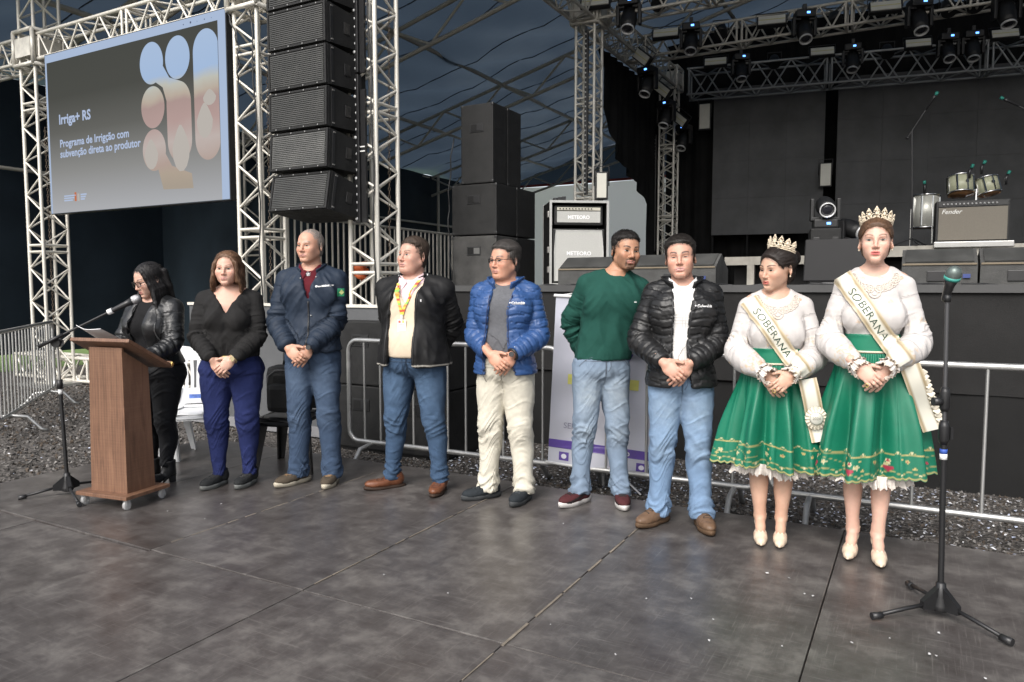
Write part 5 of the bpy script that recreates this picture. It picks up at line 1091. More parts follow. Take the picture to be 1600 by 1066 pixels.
def normals(v, f):
    fn = np.cross(v[f[:, 2]] - v[f[:, 0]], v[f[:, 3]] - v[f[:, 1]]); n = np.zeros_like(v)
    for i in range(4): np.add.at(n, f[:, i], fn)
    return n / (np.linalg.norm(n, axis=1, keepdims=True) + 1e-12)
def _h(i, j, k, s):
    q = (i * 374761393 + j * 668265263 + k * 2147483647 + s * 974711) & 0xffffffff; q = ((q ^ (q >> 13)) * 1274126177) & 0xffffffff; return ((q ^ (q >> 16)) & 0xffff) / 65535.0
def vnoise(p, s=0):
    p = np.asarray(p, float); i = np.floor(p).astype(np.int64); u = p - i; u = u * u * (3 - 2 * u); r_ = 0
    for a in (0, 1):
        for b in (0, 1):
            for c in (0, 1):
                w_ = (u[:, 0] if a else 1 - u[:, 0]) * (u[:, 1] if b else 1 - u[:, 1]) * (u[:, 2] if c else 1 - u[:, 2]); r_ = r_ + w_ * _h(i[:, 0] + a, i[:, 1] + b, i[:, 2] + c, s)
    return r_ * 2 - 1
def fbm(p, s=0, o=3):
    r_ = 0; a = 1.0; p = np.asarray(p, float)
    for k in range(o): r_ = r_ + a * vnoise(p, s + k * 17); p = p * 2.03; a *= .5
    return r_ / 1.75
def ridge(p, s=0): return 1 - np.abs(vnoise(p, s)) * 2
def sstep(a, b, x): t = np.clip((x - a) / (b - a), 0, 1); return t * t * (3 - 2 * t)
def pmesh(name, v, f, mats, parent, col=None, smooth=True, fold=None):
    me = bpy.data.meshes.new(name); v = np.ascontiguousarray(v, dtype=np.float64); f = np.ascontiguousarray(f)
    me.vertices.add(len(v)); me.vertices.foreach_set('co', v.ravel()); k = f.shape[1]; me.loops.add(f.size); me.loops.foreach_set('vertex_index', f.ravel().astype(np.int32))
    me.polygons.add(len(f)); me.polygons.foreach_set('loop_start', (np.arange(len(f)) * k).astype(np.int32)); me.polygons.foreach_set('use_smooth', np.full(len(f), smooth))
    if col is not None:
        c = np.ones((len(v), 4), f32); c[:, :3] = col; at = me.color_attributes.new('Col', 'FLOAT_COLOR', 'POINT'); at.data.foreach_set('color', c.ravel())
    if fold is not None:
        a = me.attributes.new('Fold', 'FLOAT_VECTOR', 'POINT'); a.data.foreach_set('vector', fold[0].astype(f32).ravel()); a = me.attributes.new('FoldM', 'FLOAT', 'POINT'); a.data.foreach_set('value', fold[1].astype(f32))
    me.validate(); me.update(); return link(name, me, mats, parent)
def grid_mesh(P, closed=False):
    """P (n,m,3) -> verts, quads"""
    n, m = P.shape[:2]; i = np.arange(n if closed else n - 1)[:, None]; j = np.arange(m - 1)[None, :]; i2 = (i + 1) % n
    f = np.stack([i * m + j, i2 * m + j, i2 * m + j + 1, i * m + j + 1], -1).reshape(-1, 4); return P.reshape(-1, 3), f
def bvh(v, f): return BVHTree.FromPolygons([tuple(p) for p in v], [tuple(int(i) for i in q) for q in f])
def ik(S, W, l1, l2, pole):
    S, W, pole = Vector(S), Vector(W), Vector(pole); d = W - S; L_ = min(d.length, (l1 + l2) * .995); u = d.normalized(); a = (l1 * l1 - l2 * l2 + L_ * L_) / (2 * L_); h = math.sqrt(max(0, l1 * l1 - a * a)); n = (pole - u * pole.dot(u)).normalized(); return S + u * a + n * h
skin_m = M('skin', attr=True, rough=.48, var=.05, vscale=40, sss=.12, spec=.4, bump=.06, bscale=260)
eye_m = M('eye', attr=True, rough=.12, var=0, spec=.6)
def cloth(name, rough=.85, bump=.25, bscale=350, sheen=.0, var=.06, crease=.3, cscale=7.0, spec=.22, fold=.8, **k):
    m = M(name, attr=True, rough=rough, bump=bump, bscale=bscale, sheen=0.0, var=var, vscale=30, spec=spec, **k); nt = m.node_tree; L = nt.links; b = nt.nodes['Principled BSDF']
    if crease:
        tc = N(nt, 'ShaderNodeTexCoord'); nz = N(nt, 'ShaderNodeTexNoise', Scale=cscale, Detail=2.0, Roughness=.5, Distortion=.5); nz.noise_type = 'RIDGED_MULTIFRACTAL'; nz.normalize = True; L.new(tc.outputs['Object'], nz.inputs['Vector'])
        bp = N(nt, 'ShaderNodeBump', Strength=crease, Distance=0.02); L.new(nz.outputs['Fac'], bp.inputs['Height'])
        old = b.inputs['Normal'].links[0].from_node if b.inputs['Normal'].links else None
        L.new(bp.outputs[0], (old.inputs['Normal'] if old else b.inputs['Normal']))
        # folds that follow the limbs: coordinates and strength come with the mesh
        fa = N(nt, 'ShaderNodeAttribute'); fa.attribute_name = 'Fold'; fm_ = N(nt, 'ShaderNodeAttribute'); fm_.attribute_name = 'FoldM'
        n1 = N(nt, 'ShaderNodeTexNoise', Scale=1.0, Detail=2.5, Roughness=.5, Distortion=.6); n1.noise_type = 'RIDGED_MULTIFRACTAL'; n1.normalize = True; L.new(fa.outputs['Vector'], n1.inputs['Vector'])
        ml = N(nt, 'ShaderNodeMath', operation='MULTIPLY'); L.new(n1.outputs['Fac'], ml.inputs[0]); L.new(fm_.outputs['Fac'], ml.inputs[1]); b2 = N(nt, 'ShaderNodeBump', Strength=fold, Distance=.022); L.new(ml.outputs[0], b2.inputs['Height']); L.new(b2.outputs[0], bp.inputs['Normal'])
    return m
knit_m = cloth('knit_cloth', crease=.25); denim_m = cloth('denim', .9, .35, 420, var=.10, crease=.22, cscale=10); nylon_m = cloth('jacket_nylon', .60, .08, 220, crease=.3, cscale=9, spec=.2, fold=1.0); puff_m = cloth('puffer_nylon', .38, .08, 160, fold=.3, crease=.4, cscale=20, spec=.35); leather_m = cloth('leather', .30, .2, 230, var=.15, crease=.5, cscale=14, spec=.5); leath2_m = cloth('shoe_leather', .42, .15, 200, spec=.4, crease=.2, cscale=25); cotton_m = cloth('cotton', .85, .15, 300, crease=.18, cscale=9); hair_m = M('hair', attr=True, rough=.52, var=.35, vscale=40, stretch=(6, 6, 1), spec=.3, aniso=.5); rubber_m = cloth('shoe_sole', .7, .1, 100, crease=0)
NEAR = []
class Person:
    """body, clothes, hair and shoes of one standing figure; local frame: feet at z=0, face towards -y, +x is the viewer's right"""
    def __init__(s, label, pos, H=1.75, yaw=0.0, skin=(.56, .36, .27), bw=1.0, bd=1.0, female=False, head=None, legs=None, arms='front', top='R', hand_c=(0, -.2, .93), sh_tilt=0.0, lean=0.0, belly=0.0, legw=1.0, bust=.0, hips=1.0, waist=1.0, arm_out=0.0, hs=1.0):
        s.t = thing('person', label, 'person', pos, yaw, 'people standing in a row'); s.H = H; s.k = H / 1.75; s.skin = np.array(skin) * np.array([.84, .765, .71]); s.bw, s.bd, s.fem = bw, bd, female; s.belly, s.legw, s.bust, s.hips, s.waist = belly, legw, bust, hips, waist
        s.h = dict(yaw=0, pitch=0, roll=0, w=1.0, jaw=1.0, fat=0.0, sc=1.0, nose=1.0, dx=0.0, dy=0.0, hair=(.03, .02, .015), lips=(.42, .17, .15), beard=0, brow=None, eyes=(.05, .035, .025), smile=0, lid=0.0, dz=0.0); s.h.update(head or {})
        s.legs = legs or dict(l=(-.11, 0, -12), r=(.11, 0, 12)); s.arms, s.topm, s.hand_c, s.lean = arms, top, hand_c, lean; s.sh_tilt = sh_tilt; s.arm_out = arm_out; s.hs = hs
        s.skeleton()
    def lx(s, z): return s.lean * max(0, z - .9) / .6      # sideways lean of the trunk
    def skeleton(s):
        k = s.k; shw = (.182 if not s.fem else .158) * s.bw; s.S = {}; s.E = {}; s.Wr = {}
        for sd in (-1, 1): s.S[sd] = Vector((sd * shw * k + s.lx(1.4), .012, (1.405 + sd * s.sh_tilt) * k))
        l1, l2 = (.295 * k, .262 * k); hc = Vector(s.hand_c)
        for sd in (-1, 1):
            if s.arms == 'front': W = hc + Vector((sd * .075 * s.hs, .022, .058)); pole = Vector((sd * (1.0 + s.arm_out), .75, -.25))
            elif s.arms == 'back': W = Vector((sd * .09 + s.lx(1), .17, .93 * k)); pole = Vector((sd * 1.0, .55, -.1))
            elif s.arms == 'lectern': W = Vector((sd * .15, -.27, 1.02 * k)); pole = Vector((sd * .6, .7, -.6))
            s.Wr[sd] = W; s.E[sd] = ik(s.S[sd], W, l1, l2, pole)
            d = W - s.E[sd]
            if d.length > l2 * 1.12: s.Wr[sd] = s.E[sd] + d.normalized() * l2 * 1.12
        hz = (1.75 - .118) * k + s.h['dz']; s.hc = Vector((s.lx(1.63) + s.h['dx'], -.018 + s.h['dy'], hz)); s.hR = np.array(Euler((s.h['pitch'], s.h['roll'], s.h['yaw']), 'XYZ').to_matrix()) if False else np.array((Matrix.Rotation(s.h['yaw'], 3, 'Z') @ Matrix.Rotation(s.h['roll'], 3, 'Y') @ Matrix.Rotation(s.h['pitch'], 3, 'X')))
        s.hs_ = s.h['sc'] * (1.0 if not s.fem else .955)
    def hp(s, p): q = s.hR @ (np.array(p, float) * s.hs_); return (s.hc.x + q[0], s.hc.y + q[1], s.hc.z + q[2])
    def hl(s, v): return ((v - np.array(s.hc)) @ s.hR) / s.hs_
    # ---- trunk profile, off = clearance of a garment over the skin
    def trunk(s, off=0.0, z0=.80, z1=1.52, ease=1.0):
        k, bw, bd = s.k, s.bw, s.bd
        if s.fem: T = [(.78, .160 * s.hips / bw, .112 * s.hips / bd), (.88, .168 * s.hips / bw, .122 * s.hips / bd), (.98, .155 * (.4 + .6 * s.hips) / bw, .115 * (.4 + .6 * s.hips) / bd), (1.08, .128 * s.waist / bw, .098 * s.waist / bd), (1.17, .130 * s.waist / bw, .100 * s.waist / bd), (1.27, .146, .108), (1.36, .152, .102), (1.415, .138, .085), (1.455, .085, .068), (1.50, .052, .052)]
        else: T = [(.78, .165, .115), (.88, .170, .122), (.98, .166, .120), (1.08, .160, .116), (1.18, .164, .120), (1.28, .175, .123), (1.36, .181, .117), (1.415, .166, .100), (1.455, .108, .080), (1.50, .060, .060)]
        out = []
        for z, rx, ry in T:
            b = s.belly * math.exp(-((z - 1.05) / .13) ** 2); o = off * (1 if z < 1.40 else max(.35, 1 - (z - 1.40) * 7)) * (1 + (.9 * min(1, max(0, (1.05 - z) / .14)) if off > .025 else 0))
            cy = {0: 0}.get(0) + (.008 if z > 1.4 else 0) - b * .5
            out.append((z * k, s.lx(z), cy, rx * bw + o * ease, ry * bd + b * .5 + o))
        return out
    def trunk_sdf(s, G_, off=0.0, z0=None, k=.02):
        t = s.trunk(off); G_.loft(t, k, z0=z0 * s.k if z0 else None)
        for sd in (-1, 1):
            a = Vector((sd * .06 + s.lx(1.45), .018, 1.452 * s.k)); G_.cone(a, s.S[sd], .05 + off * .6, .054 * (1 if not s.fem else .9) + off * .8, .035)
            if s.bust > 0: G_.ell((sd * .075 * s.k + s.lx(1.27), -.075 * s.bd - off * .5, 1.255 * s.k), (.066 + off, .058 * s.bust + off, .066 + off), .035)
            elif not s.fem: G_.ell((sd * .075 + s.lx(1.3), -.075 * s.bd - off * .6, 1.30 * s.k), (.085 + off, .045 + off * .7, .07 + off), .05)
        if s.belly > .03: G_.ell((s.lx(1.0), -.05 - off * .5, 1.03 * s.k), (.13 * s.bw + off, .07 + s.belly + off * .6, .13), .06)
        return G_
    def arm_sdf(s, G_, sd, rad, k=.012, t1=1.0, flat=True, n=7):
        """rad: table (t, r) along shoulder(0) elbow(.52) wrist(1)"""
        S_, E_, W_ = s.S[sd], s.E[sd], s.Wr[sd]; pts = []; rr = []; tt = np.linspace(0, t1, n * 2 + 1); ra = np.array(rad)
        for t in tt:
            if t < .52: p = S_.lerp(E_, t / .52)
            else: p = E_.lerp(W_, (t - .52) / .48)
            w_ = math.exp(-((t - .52) / .07) ** 2) * .10; p = p.lerp((S_ + W_) * .5, w_ * .35); pts.append(p); rr.append(float(np.interp(t, ra[:, 0], ra[:, 1])))
        G_.chain(pts, rr, k, flat); return G_
    def leg_tab(s, sd, off=0.0, hem=None):
        fx, fy, _ = s.legs['l' if sd < 0 else 'r']; k = s.k; L_ = s.legw; hx = .086 * (s.hips if s.fem else s.bw) * sd; q = [(.94, .086, .100), (.82, .089 * L_, .100 * L_), (.68, .078 * L_, .086 * L_), (.52, .061 * L_, .066 * L_), (.46, .058 * L_, .063 * L_), (.36, .057 * L_, .063 * L_), (.24, .047 * L_, .052 * L_), (.12, .037, .043), (.06, .038, .048)]
        if s.fem: q[5:] = [(.36, .054 * L_, .060 * L_), (.30, .050 * L_, .056 * L_), (.22, .039 * L_, .044 * L_), (.14, .030, .035), (.06, .031, .040)]
        out = []
        for z, rx, ry in q:
            u = 1 - (z - .06) / .88; cx = hx + (fx - hx) * u; cy = fy * u + (.012 if z < .5 else 0) + (-.012 if .4 < z < .6 else 0) + (.012 if .25 < z < .42 else 0); o = off if not callable(off) else off(z); out.append((z * k, cx, cy, rx + o, ry + o))
        return out
    # ---- the body itself
    def hand(s, G_, W, d, n, thumb, curl=(.35, .5, .4), sp=.0, sc=1.0, straight=False):
        d = Vector(d).normalized(); n = Vector(n); n = (n - d * n.dot(d)).normalized(); t = d.cross(n).normalized()
        if t.dot(Vector(thumb)) < 0: t = -t
        W = Vector(W); R_ = np.array([[t.x, n.x, d.x], [t.y, n.y, d.y], [t.z, n.z, d.z]])
        G_.cone(W - d * .05, W + d * .02, .026 * sc, .025 * sc, .012); G_.ell(W + d * .055 * sc, (.042 * sc, .0175 * sc, .055 * sc), .010, R_)
        for i, L_ in enumerate((.072, .080, .074, .058)):
            L_ *= sc; o = (1.5 - i) * .0205 * sc; p = W + d * (.088 + (.004 if i in (1, 2) else 0)) * sc + t * o; dd = (d + t * sp * (1.5 - i)).normalized(); rr = (.0098 - .0006 * (i == 3)) * sc
            for j, (fr, c) in enumerate(zip((.46, .30, .24), curl)):
                c = c * (1 + .08 * i); dd = (dd * math.cos(c) - n * math.sin(c)).normalized(); q = p + dd * L_ * fr; nn = n; G_.cone(p, q, rr * (1 - .07 * j), rr * (1 - .07 * (j + 1)), .0022 if j == 0 else .003); n = (n * math.cos(c) + (dd) * 0).normalized(); n = (n - dd * n.dot(dd)).normalized(); p = q
            n = Vector((R_[0, 1], R_[1, 1], R_[2, 1]))
        p = W + d * .022 * sc + t * .030 * sc; td = (d * .72 + t * .62 - n * .30).normalized(); q = p + td * .042 * sc; G_.cone(W + d * .012 * sc + t * .012 * sc, p, .017 * sc, .0145 * sc, .010); G_.cone(p, q, .0135 * sc, .0115 * sc, .006); td = (td + d * .45).normalized(); G_.cone(q, q + td * .032 * sc, .0113 * sc, .0090 * sc, .003)
    def face_sdf(s, G_):
        h = s.h; w_, jw, fat = h['w'], h['jaw'], h['fat']; R_ = s.hR; sc = s.hs_
        def E(c, r, k=.01, sub=False, rot=None): G_.ell(s.hp(c), np.array(r) * sc, k * sc, R_ if rot is None else R_ @ rot, sub)
        fm = s.fem
        def C(a, b, r1, r2, k=.01, sub=False): G_.cone(s.hp(a), s.hp(b), r1 * sc, r2 * sc, k * sc, sub)
        E((0, .018, .032), (.0745 * w_, .094, .082)); E((0, -.020, .020), (.066 * w_, .072, .078), .03)
        E((0, -.030, -.036), (.058 * w_ * (.6 + .4 * jw) + fat * .3, .058, .072), .03)
        for sd in (-1, 1):
            C((sd * ((.044 if fm else .050) * w_ * jw + fat * .3), .004, -.050), (sd * (.013 if fm else .019) * jw, -.070, -.098), (.015 if fm else .018) + fat * .4, .013 if fm else .015, .025); E((sd * .041 * w_, -.066, -.026), (.021 + fat * .3, .021, .021), .022)
        E((0, -.075, -.097), (.021 * jw, .017, .015), .022)
        if fat > .004: E((0, -.035, -.098), (.045 + fat, .045, .022 + fat), .03)
        for sd in (-1, 1): E((sd * (.033 if fm else .036) * w_, -.042, -.046), ((.021 if fm else .024) + fat * .5, .036, .038), .03)
        C((-.034, -.0805, .017), (.034, -.0805, .017), .0105, .0105, .016)
        for sd in (-1, 1): E((sd * .0315, -.0985, -.001), (.0185, .0150, .0125), .012, True)
        for sd in (-1, 1): E((sd * .0315, -.0755, -.0005), (.0150, .0110, .0115), .007)
        for sd in (-1, 1): C((sd * .019, -.0925, -.040), (sd * .033, -.083, -.066), .0022, .0022, .006, True)
        nz = h['nose']; C((0, -.090, .010), (0, -.1075 - .006 * (nz - 1), -.030), .0075, .0095 * nz, .012); E((0, -.1085 - .006 * (nz - 1), -.034), (.0105 * nz, .0105, .0090), .006)
        for sd in (-1, 1): E((sd * .0115 * nz, -.0985, -.0375), (.0080, .0105, .0072), .005); E((sd * .0062, -.104, -.0445), (.0038, .006, .0032), .002, True)
        E((0, -.076, -.066), (.032, .020, .024), .020); lw = .0215 if fm else .0265; 
        C((-lw, -.0895, -.0660), (0, -.0970, -.0622), .0030, .0046, .006); C((lw, -.0895, -.0660), (0, -.0970, -.0622), .0030, .0046, .006); C((-lw * .75, -.0895, -.0712), (lw * .75, -.0895, -.0712), .0050, .0050, .006); E((0, -.0930, -.0728), (.013, .006, .0052), .005)
        E((0, -.0995, -.0672), (.0245, .0065, .0011), .003, True); E((0, -.094, -.0850), (.018, .006, .0045), .008, True)
        for sd in (-1, 1):
            rt = np.array(Matrix.Rotation(sd * R(32), 3, 'Z') @ Matrix.Rotation(R(-10), 3, 'X')); E((sd * (.0790 * w_ + fat * .2), .018, -.008), (.0075, .0190, .0325), .006, False, rt); E((sd * (.0875 * w_ + fat * .2), .010, -.004), (.0055, .0100, .0180), .004, True, rt)
    def body(s, skin_legs=False, res=.0026):
        k = s.k; hx, hy, hz = s.hc; r_ = .125 * s.hs_; vis_hands = s.arms in ('front', 'lectern'); xr = [(hx - r_ * .85, hx + r_ * .85, res)]; yr = [(hy - r_ * 1.1, hy + r_ * 1.15, res)]; zr_ = [(hz - r_ * 1.02, hz + r_ * 1.02, res), (hz - .24, hz - r_, .006)]
        if s.arms == 'front': c = s.hand_c; xr.append((c[0] - .12, c[0] + .12, .0032)); yr.append((c[1] - .06, c[1] + .07, .0032)); zr_.append((c[2] - .10, c[2] + .09, .0032))
        if s.arms == 'lectern': pass
        if skin_legs: xr.append((-.18, .18, .005)); yr.append((-.19, .12, .006)); zr_.append((.01, .18, .005)); zr_.append((.18, .5, .010))
        wid = max(abs(s.E[1].x), abs(s.E[-1].x), .26) + .09
        G_ = Sdf(fine_axis(-wid, wid, .014, xr), fine_axis(-.36, .26, .014, yr), fine_axis(.01, hz + .14, .016, zr_))
        s.trunk_sdf(G_, -.004, z0=1.03 if skin_legs else .93, k=.03)
        G_.loft([(.84 * k, 0, .0, .10, .07), (.9 * k, 0, 0, .14, .095), (1.0 * k, 0, 0, .12, .08)], .04)
        nk = .056 if not s.fem else .0415; nk *= (.9 + .1 * s.bw) + s.h['fat'] * 6
        G_.cone(s.hp((0, .022, -.060)), (s.lx(1.47), .022, 1.475 * k), nk * s.hs_, nk * 1.06, .02); G_.cone((s.lx(1.47), .022, 1.475 * k), (s.lx(1.4), .02, 1.40 * k), nk * 1.1, nk * 1.35, .04)
        for sd in (-1, 1):
            G_.cone((s.lx(1.47) + sd * .032, .035, 1.485 * k), (s.lx(1.43) + sd * .12, .022, 1.435 * k), .028, .04, .03)
            if s.fem: G_.cone((s.lx(1.43) + sd * .02, -.045, 1.425 * k), (s.lx(1.43) + sd * .12, -.03, 1.443 * k), .009, .010, .02)
            s.arm_sdf(G_, sd, [(0, .05), (.2, .047), (.48, .039), (.56, .040), (.7, .037), (.95, .026), (1, .025)] if not s.fem else [(0, .043), (.2, .041), (.48, .034), (.6, .034), (.95, .023), (1, .022)], .015, flat=False)
            s.leg_sd(G_, sd, 0.0, .12 if skin_legs else None)
            if skin_legs:
                fx, fy, yw = s.legs['l' if sd < 0 else 'r']; m4 = Matrix.Translation((fx, fy, 0)) @ Matrix.Rotation(R(yw), 4, 'Z'); G_.chain([m4 @ Vector(q) for q in ((0, .018, .16), (0, .014, .115), (0, -.035, .075), (0, -.085, .038), (0, -.12, .026))], [.031, .029, .026, .023, .017], .012); G_.cone(m4 @ Vector((0, .02, .12)), m4 @ Vector((0, .036, .085)), .030, .024, .015); G_.cone(m4 @ Vector((-.024, -.07, .036)), m4 @ Vector((.024, -.07, .036)), .014, .014, .015)
        s.face_sdf(G_)
        if s.arms == 'front':
            c = Vector(s.hand_c); T = 1 if s.topm == 'L' else -1; q = s.hs
            for sd in (-1, 1):
                over = sd == T; W = s.Wr[sd]
                if over: tgt = c + Vector((-sd * .030, -.034, -.022)); n = Vector((sd * .10, -1, .12)); d = tgt - W; s.hand(G_, W + Vector((0, -.012, 0)), d + Vector((0, 0, -.01)), n, (-sd * .3, -.1, 1), (.30, .55, .45), .02, q)
                else: tgt = c + Vector((-sd * .012, -.004, -.062)); n = Vector((sd * .25, -1, .0)); d = tgt - W; s.hand(G_, W + Vector((0, .012, -.004)), d, n, (-sd, 0, .25), (.16, .30, .25), .035, q)
        elif s.arms == 'lectern':
            for sd in (-1, 1): s.hand(G_, s.Wr[sd], (-.15 * sd, -1, -.12), (0, -.1, 1), (-sd, 0, 0), (.2, .3, .3), .03, .95)
        v, f = G_.mesh(1); col = s.paint(v); s.bv, s.bf = v, f; s.bb = bvh(v, f); s.body_o = pmesh('body', v, f, skin_m, s.t, col); return s.body_o
    def leg_sd(s, G_, sd, off, hem=None, k=.03, e=2.1): G_.loft(s.leg_tab(sd, off), k, e, z0=hem)
    def paint(s, v):
        h = s.h; p = s.hl(v); x, y, z = p.T; ax = np.abs(x); c = np.repeat(s.skin[None, :], len(v), 0) * (1 + .05 * fbm(v * 28, 3)[:, None]); face = (y < -.03) & (ax < .07) & (np.abs(z) < .14)
        def mix(w_, q): w_ = (w_ * face)[:, None]; c[:] = c * (1 - w_) + np.array(q)[None, :] * w_
        sk = s.skin; mix(.25 * np.clip(fbm(v * 75, 31, 2), 0, 1), sk * np.array([.80, .70, .66])); red = sk * np.array([1.06, .74, .72])
        mix(.38 * np.exp(-((ax - .043) / .018) ** 2 - ((z + .032) / .018) ** 2), red); mix(.35 * np.exp(-(x / .014) ** 2 - ((z + .035) / .013) ** 2), red)
        mix(.45 * np.exp(-((ax - .031) / .017) ** 2 - ((z - .004) / .012) ** 2), sk * np.array([.74, .64, .62]))        # shading of the eye sockets painted into the skin colour
        hc = np.array(h['brow'] if h['brow'] is not None else h['hair']); bz = .0215 + .0055 * np.clip(1 - ((ax - .036) / .022) ** 2, -1, 1) + .002 * (ax - .03) * 10; th = .0048 * (1.15 - .5 * sstep(.03, .052, ax)) * (1.0 if not s.fem else .72)
        mix((.95 if not s.fem else .85) * np.exp(-((z - bz) / th) ** 4) * sstep(.010, .015, ax) * (1 - sstep(.048, .054, ax)), hc * 1.0 + sk * .05)
        bd = h['beard']
        if bd:
            n_ = fbm(v * 160, 9, 2) * .35 + .8; low = sstep(-.030, -.048, z - (ax - .03) * .55) * sstep(-.118, -.108, z); cheek = 1 - sstep(-.052, -.036, z) * (1 - sstep(.045, .060, ax)); m_ = np.clip(low * cheek, 0, 1) * (1 - np.exp(-((ax / .026) ** 4) - ((z + .0675) / .0085) ** 4))
            mix(np.clip(bd * .42 * m_ * n_, 0, .9), hc * 1.1 + sk * .15)
            if bd > .5:
                mu = np.exp(-((z + .0525) / .0055) ** 4) * (1 - sstep(.026, .032, ax)); go = np.exp(-((ax - .029) / .006) ** 4) * sstep(-.100, -.093, z) * (1 - sstep(-.056, -.050, z)); ch = np.exp(-(ax / .026) ** 4) * (1 - sstep(-.084, -.079, z)) * sstep(-.120, -.112, z) ; mix(np.clip(.85 * np.maximum(np.maximum(mu, go), ch) * n_, 0, .92), hc + sk * .03)
        li = np.array(h['lips']); up = sstep(-.0680, -.0660, z) * (1 - sstep(-.0585, -.0565, z + .10 * ax * ax / .022 * .6)); lo_ = sstep(-.0790, -.0765, z - .6 * ax * ax / .022 * .25) * (1 - sstep(-.0680, -.0665, z)); mix(np.clip(np.maximum(up, lo_) * (1 - sstep(.0180 if s.fem else .0235, .0225 if s.fem else .0280, ax)), 0, 1) * .85, li); mix(.85 * np.exp(-((z + .0668) / .0013) ** 2) * (1 - sstep(.020 if s.fem else .026, .024 if s.fem else .030, ax)), li * .28)
        if h['smile']: mix(np.exp(-((z + .0668) / .0018) ** 4) * (1 - sstep(.011, .015, ax)) * .8, (.58, .54, .48))
        mix(.35 * np.exp(-((ax - .006) / .003) ** 2 - ((z + .0445) / .003) ** 2), sk * .25)
        # shaven scalp or short side hair is painted under the strands
        return np.clip(c, 0, 1)
    def eyes(s):
        h = s.h; n, m = 25, 9
        for sd in (-1, 1):
            P = np.zeros((n, m, 3)); C_ = np.zeros((n, m, 3)); wv = .0165; op = .0064 * (1 - h['lid'])
            for i in range(n):
                u = i / (n - 1) * 2 - 1; top_ = op * (1 - abs(u) ** 2.2) * 1.0 + .0004; bot = -op * .75 * (1 - abs(u) ** 2) - .0003
                for j in range(m):
                    w_ = j / (m - 1); lx = sd * .0315 + u * wv; lz = bot + (top_ - bot) * w_ - .0006 + .0016 * u * sd; o = np.array(s.hp((lx, -.16, lz))); d = s.hR @ np.array([0, 1, 0]); hit = s.bb.ray_cast(Vector(o), Vector(d), .2)
                    q = np.array(hit[0]) if hit[0] is not None else np.array(s.hp((lx, -.085, lz))); P[i, j] = q - d * .0010
                    gx = s.h.get('gaze', 0) * .006; rr = math.hypot(lx - sd * .0315 - gx, lz * 1.0 - .0004); c = np.array([.40, .36, .335])
                    if rr < .0080: c = np.array(h['eyes'])
                    if rr < .0036: c = np.array([.006, .006, .006])
                    if w_ > .72: c = np.array([.02, .014, .012])
                    elif w_ < .08: c = s.skin * .55
                    C_[i, j] = c
            vv, ff = grid_mesh(P); pmesh('eye', vv, ff[:, ::-1], eye_m, s.t, C_.reshape(-1, 3))
    def strands(s, v, f, n, L_, comb, col, name='hair_strands', rad=.0011, lift=.003, seed=1, mask=None, jit=.25, mat=None, parent=None):
        r_ = np.random.default_rng(seed); bv = bvh(v, f); nn = normals(v, f); idx = np.arange(len(v))
        if mask is not None: idx = idx[mask(v)]
        if len(idx) == 0: return
        pick = r_.choice(idx, n); V_ = []; F_ = []; C_ = []
        for q in pick:
            p = Vector(v[q]); nr = Vector(nn[q]); L2 = (L_(v[q]) if callable(L_) else L_) * r_.uniform(.6, 1.2); d = Vector(comb(v[q])) + Vector(r_.normal(0, jit, 3)); pts = [p - nr * .002]; lf = lift * r_.uniform(.2, 1.2)
            for st in range(4):
                d = d - nr * d.dot(nr) * .9
                if d.length < 1e-5: break
                d.normalize(); p = p + d * L2 / 4; h_ = bv.find_nearest(p)
                if h_[0] is None: break
                nr = h_[1]; p = h_[0] + nr * (lf * (.35 + .3 * st)); pts.append(p.copy()); d = Vector(comb(np.array(p))) * .6 + d * .4
            if len(pts) < 3: continue
            b0 = len(V_); cc = np.array(col) * r_.uniform(.6, 1.5)
            for i, q_ in enumerate(pts):
                t_ = (pts[min(i + 1, len(pts) - 1)] - pts[max(i - 1, 0)]); sd_ = t_.cross(nr); sd_ = sd_.normalized() if sd_.length > 1e-7 else Vector((1, 0, 0)); w_ = rad * (1 - .75 * i / (len(pts) - 1)); V_ += [q_ - sd_ * w_, q_ + sd_ * w_]; C_ += [cc, cc]
                if i: o = b0 + 2 * i; F_.append((o - 2, o - 1, o + 1, o))
        if V_: o = pmesh(name, np.array([tuple(x) for x in V_]), np.array(F_), mat or hair_m, parent or s.t, np.array(C_)); o['kind'] = 'stuff'; return o
    def hair_cap(s, fn_line, thick, col, top=0.0, res=.0042, comb=None, n=2600, L_=.03, seed=1, disp=.0016, freq=(90, 90, 30), extra=None, lift=.003, jit=.25, post=None, name='hair'):
        """hair volume over the skull. fn_line(x,y,z)>0 where hair grows; thick(x,y,z) thickness in m (head units)"""
        hx, hy, hz = s.hc; r_ = .16; ext = extra is not None; G_ = Sdf(axis((hx - (.26 if ext else r_), hx + (.26 if ext else r_), res)), axis((hy - r_ - .02, hy + r_ + .04, res)), axis((hz - (.48 if ext else .16), hz + .19, res)))
        R_ = s.hR; sc = s.hs_; w_ = s.h['w']; B = G_.blk((-9,) * 3, (9,) * 3); sl_, X, Y, Z = B; px, py, pz = X - hx, Y - hy, Z - hz
        lx = (px * R_[0, 0] + py * R_[1, 0] + pz * R_[2, 0]) / sc; ly = (px * R_[0, 1] + py * R_[1, 1] + pz * R_[2, 1]) / sc; lz = (px * R_[0, 2] + py * R_[1, 2] + pz * R_[2, 2]) / sc
        def eld(c, r): q = [(lx - c[0]) / r[0], (ly - c[1]) / r[1], (lz - c[2]) / r[2]]; k0 = np.sqrt(q[0]**2 + q[1]**2 + q[2]**2); k1 = np.sqrt((q[0]/r[0])**2 + (q[1]/r[1])**2 + (q[2]/r[2])**2) + 1e-6; return k0 * (k0 - 1) / k1
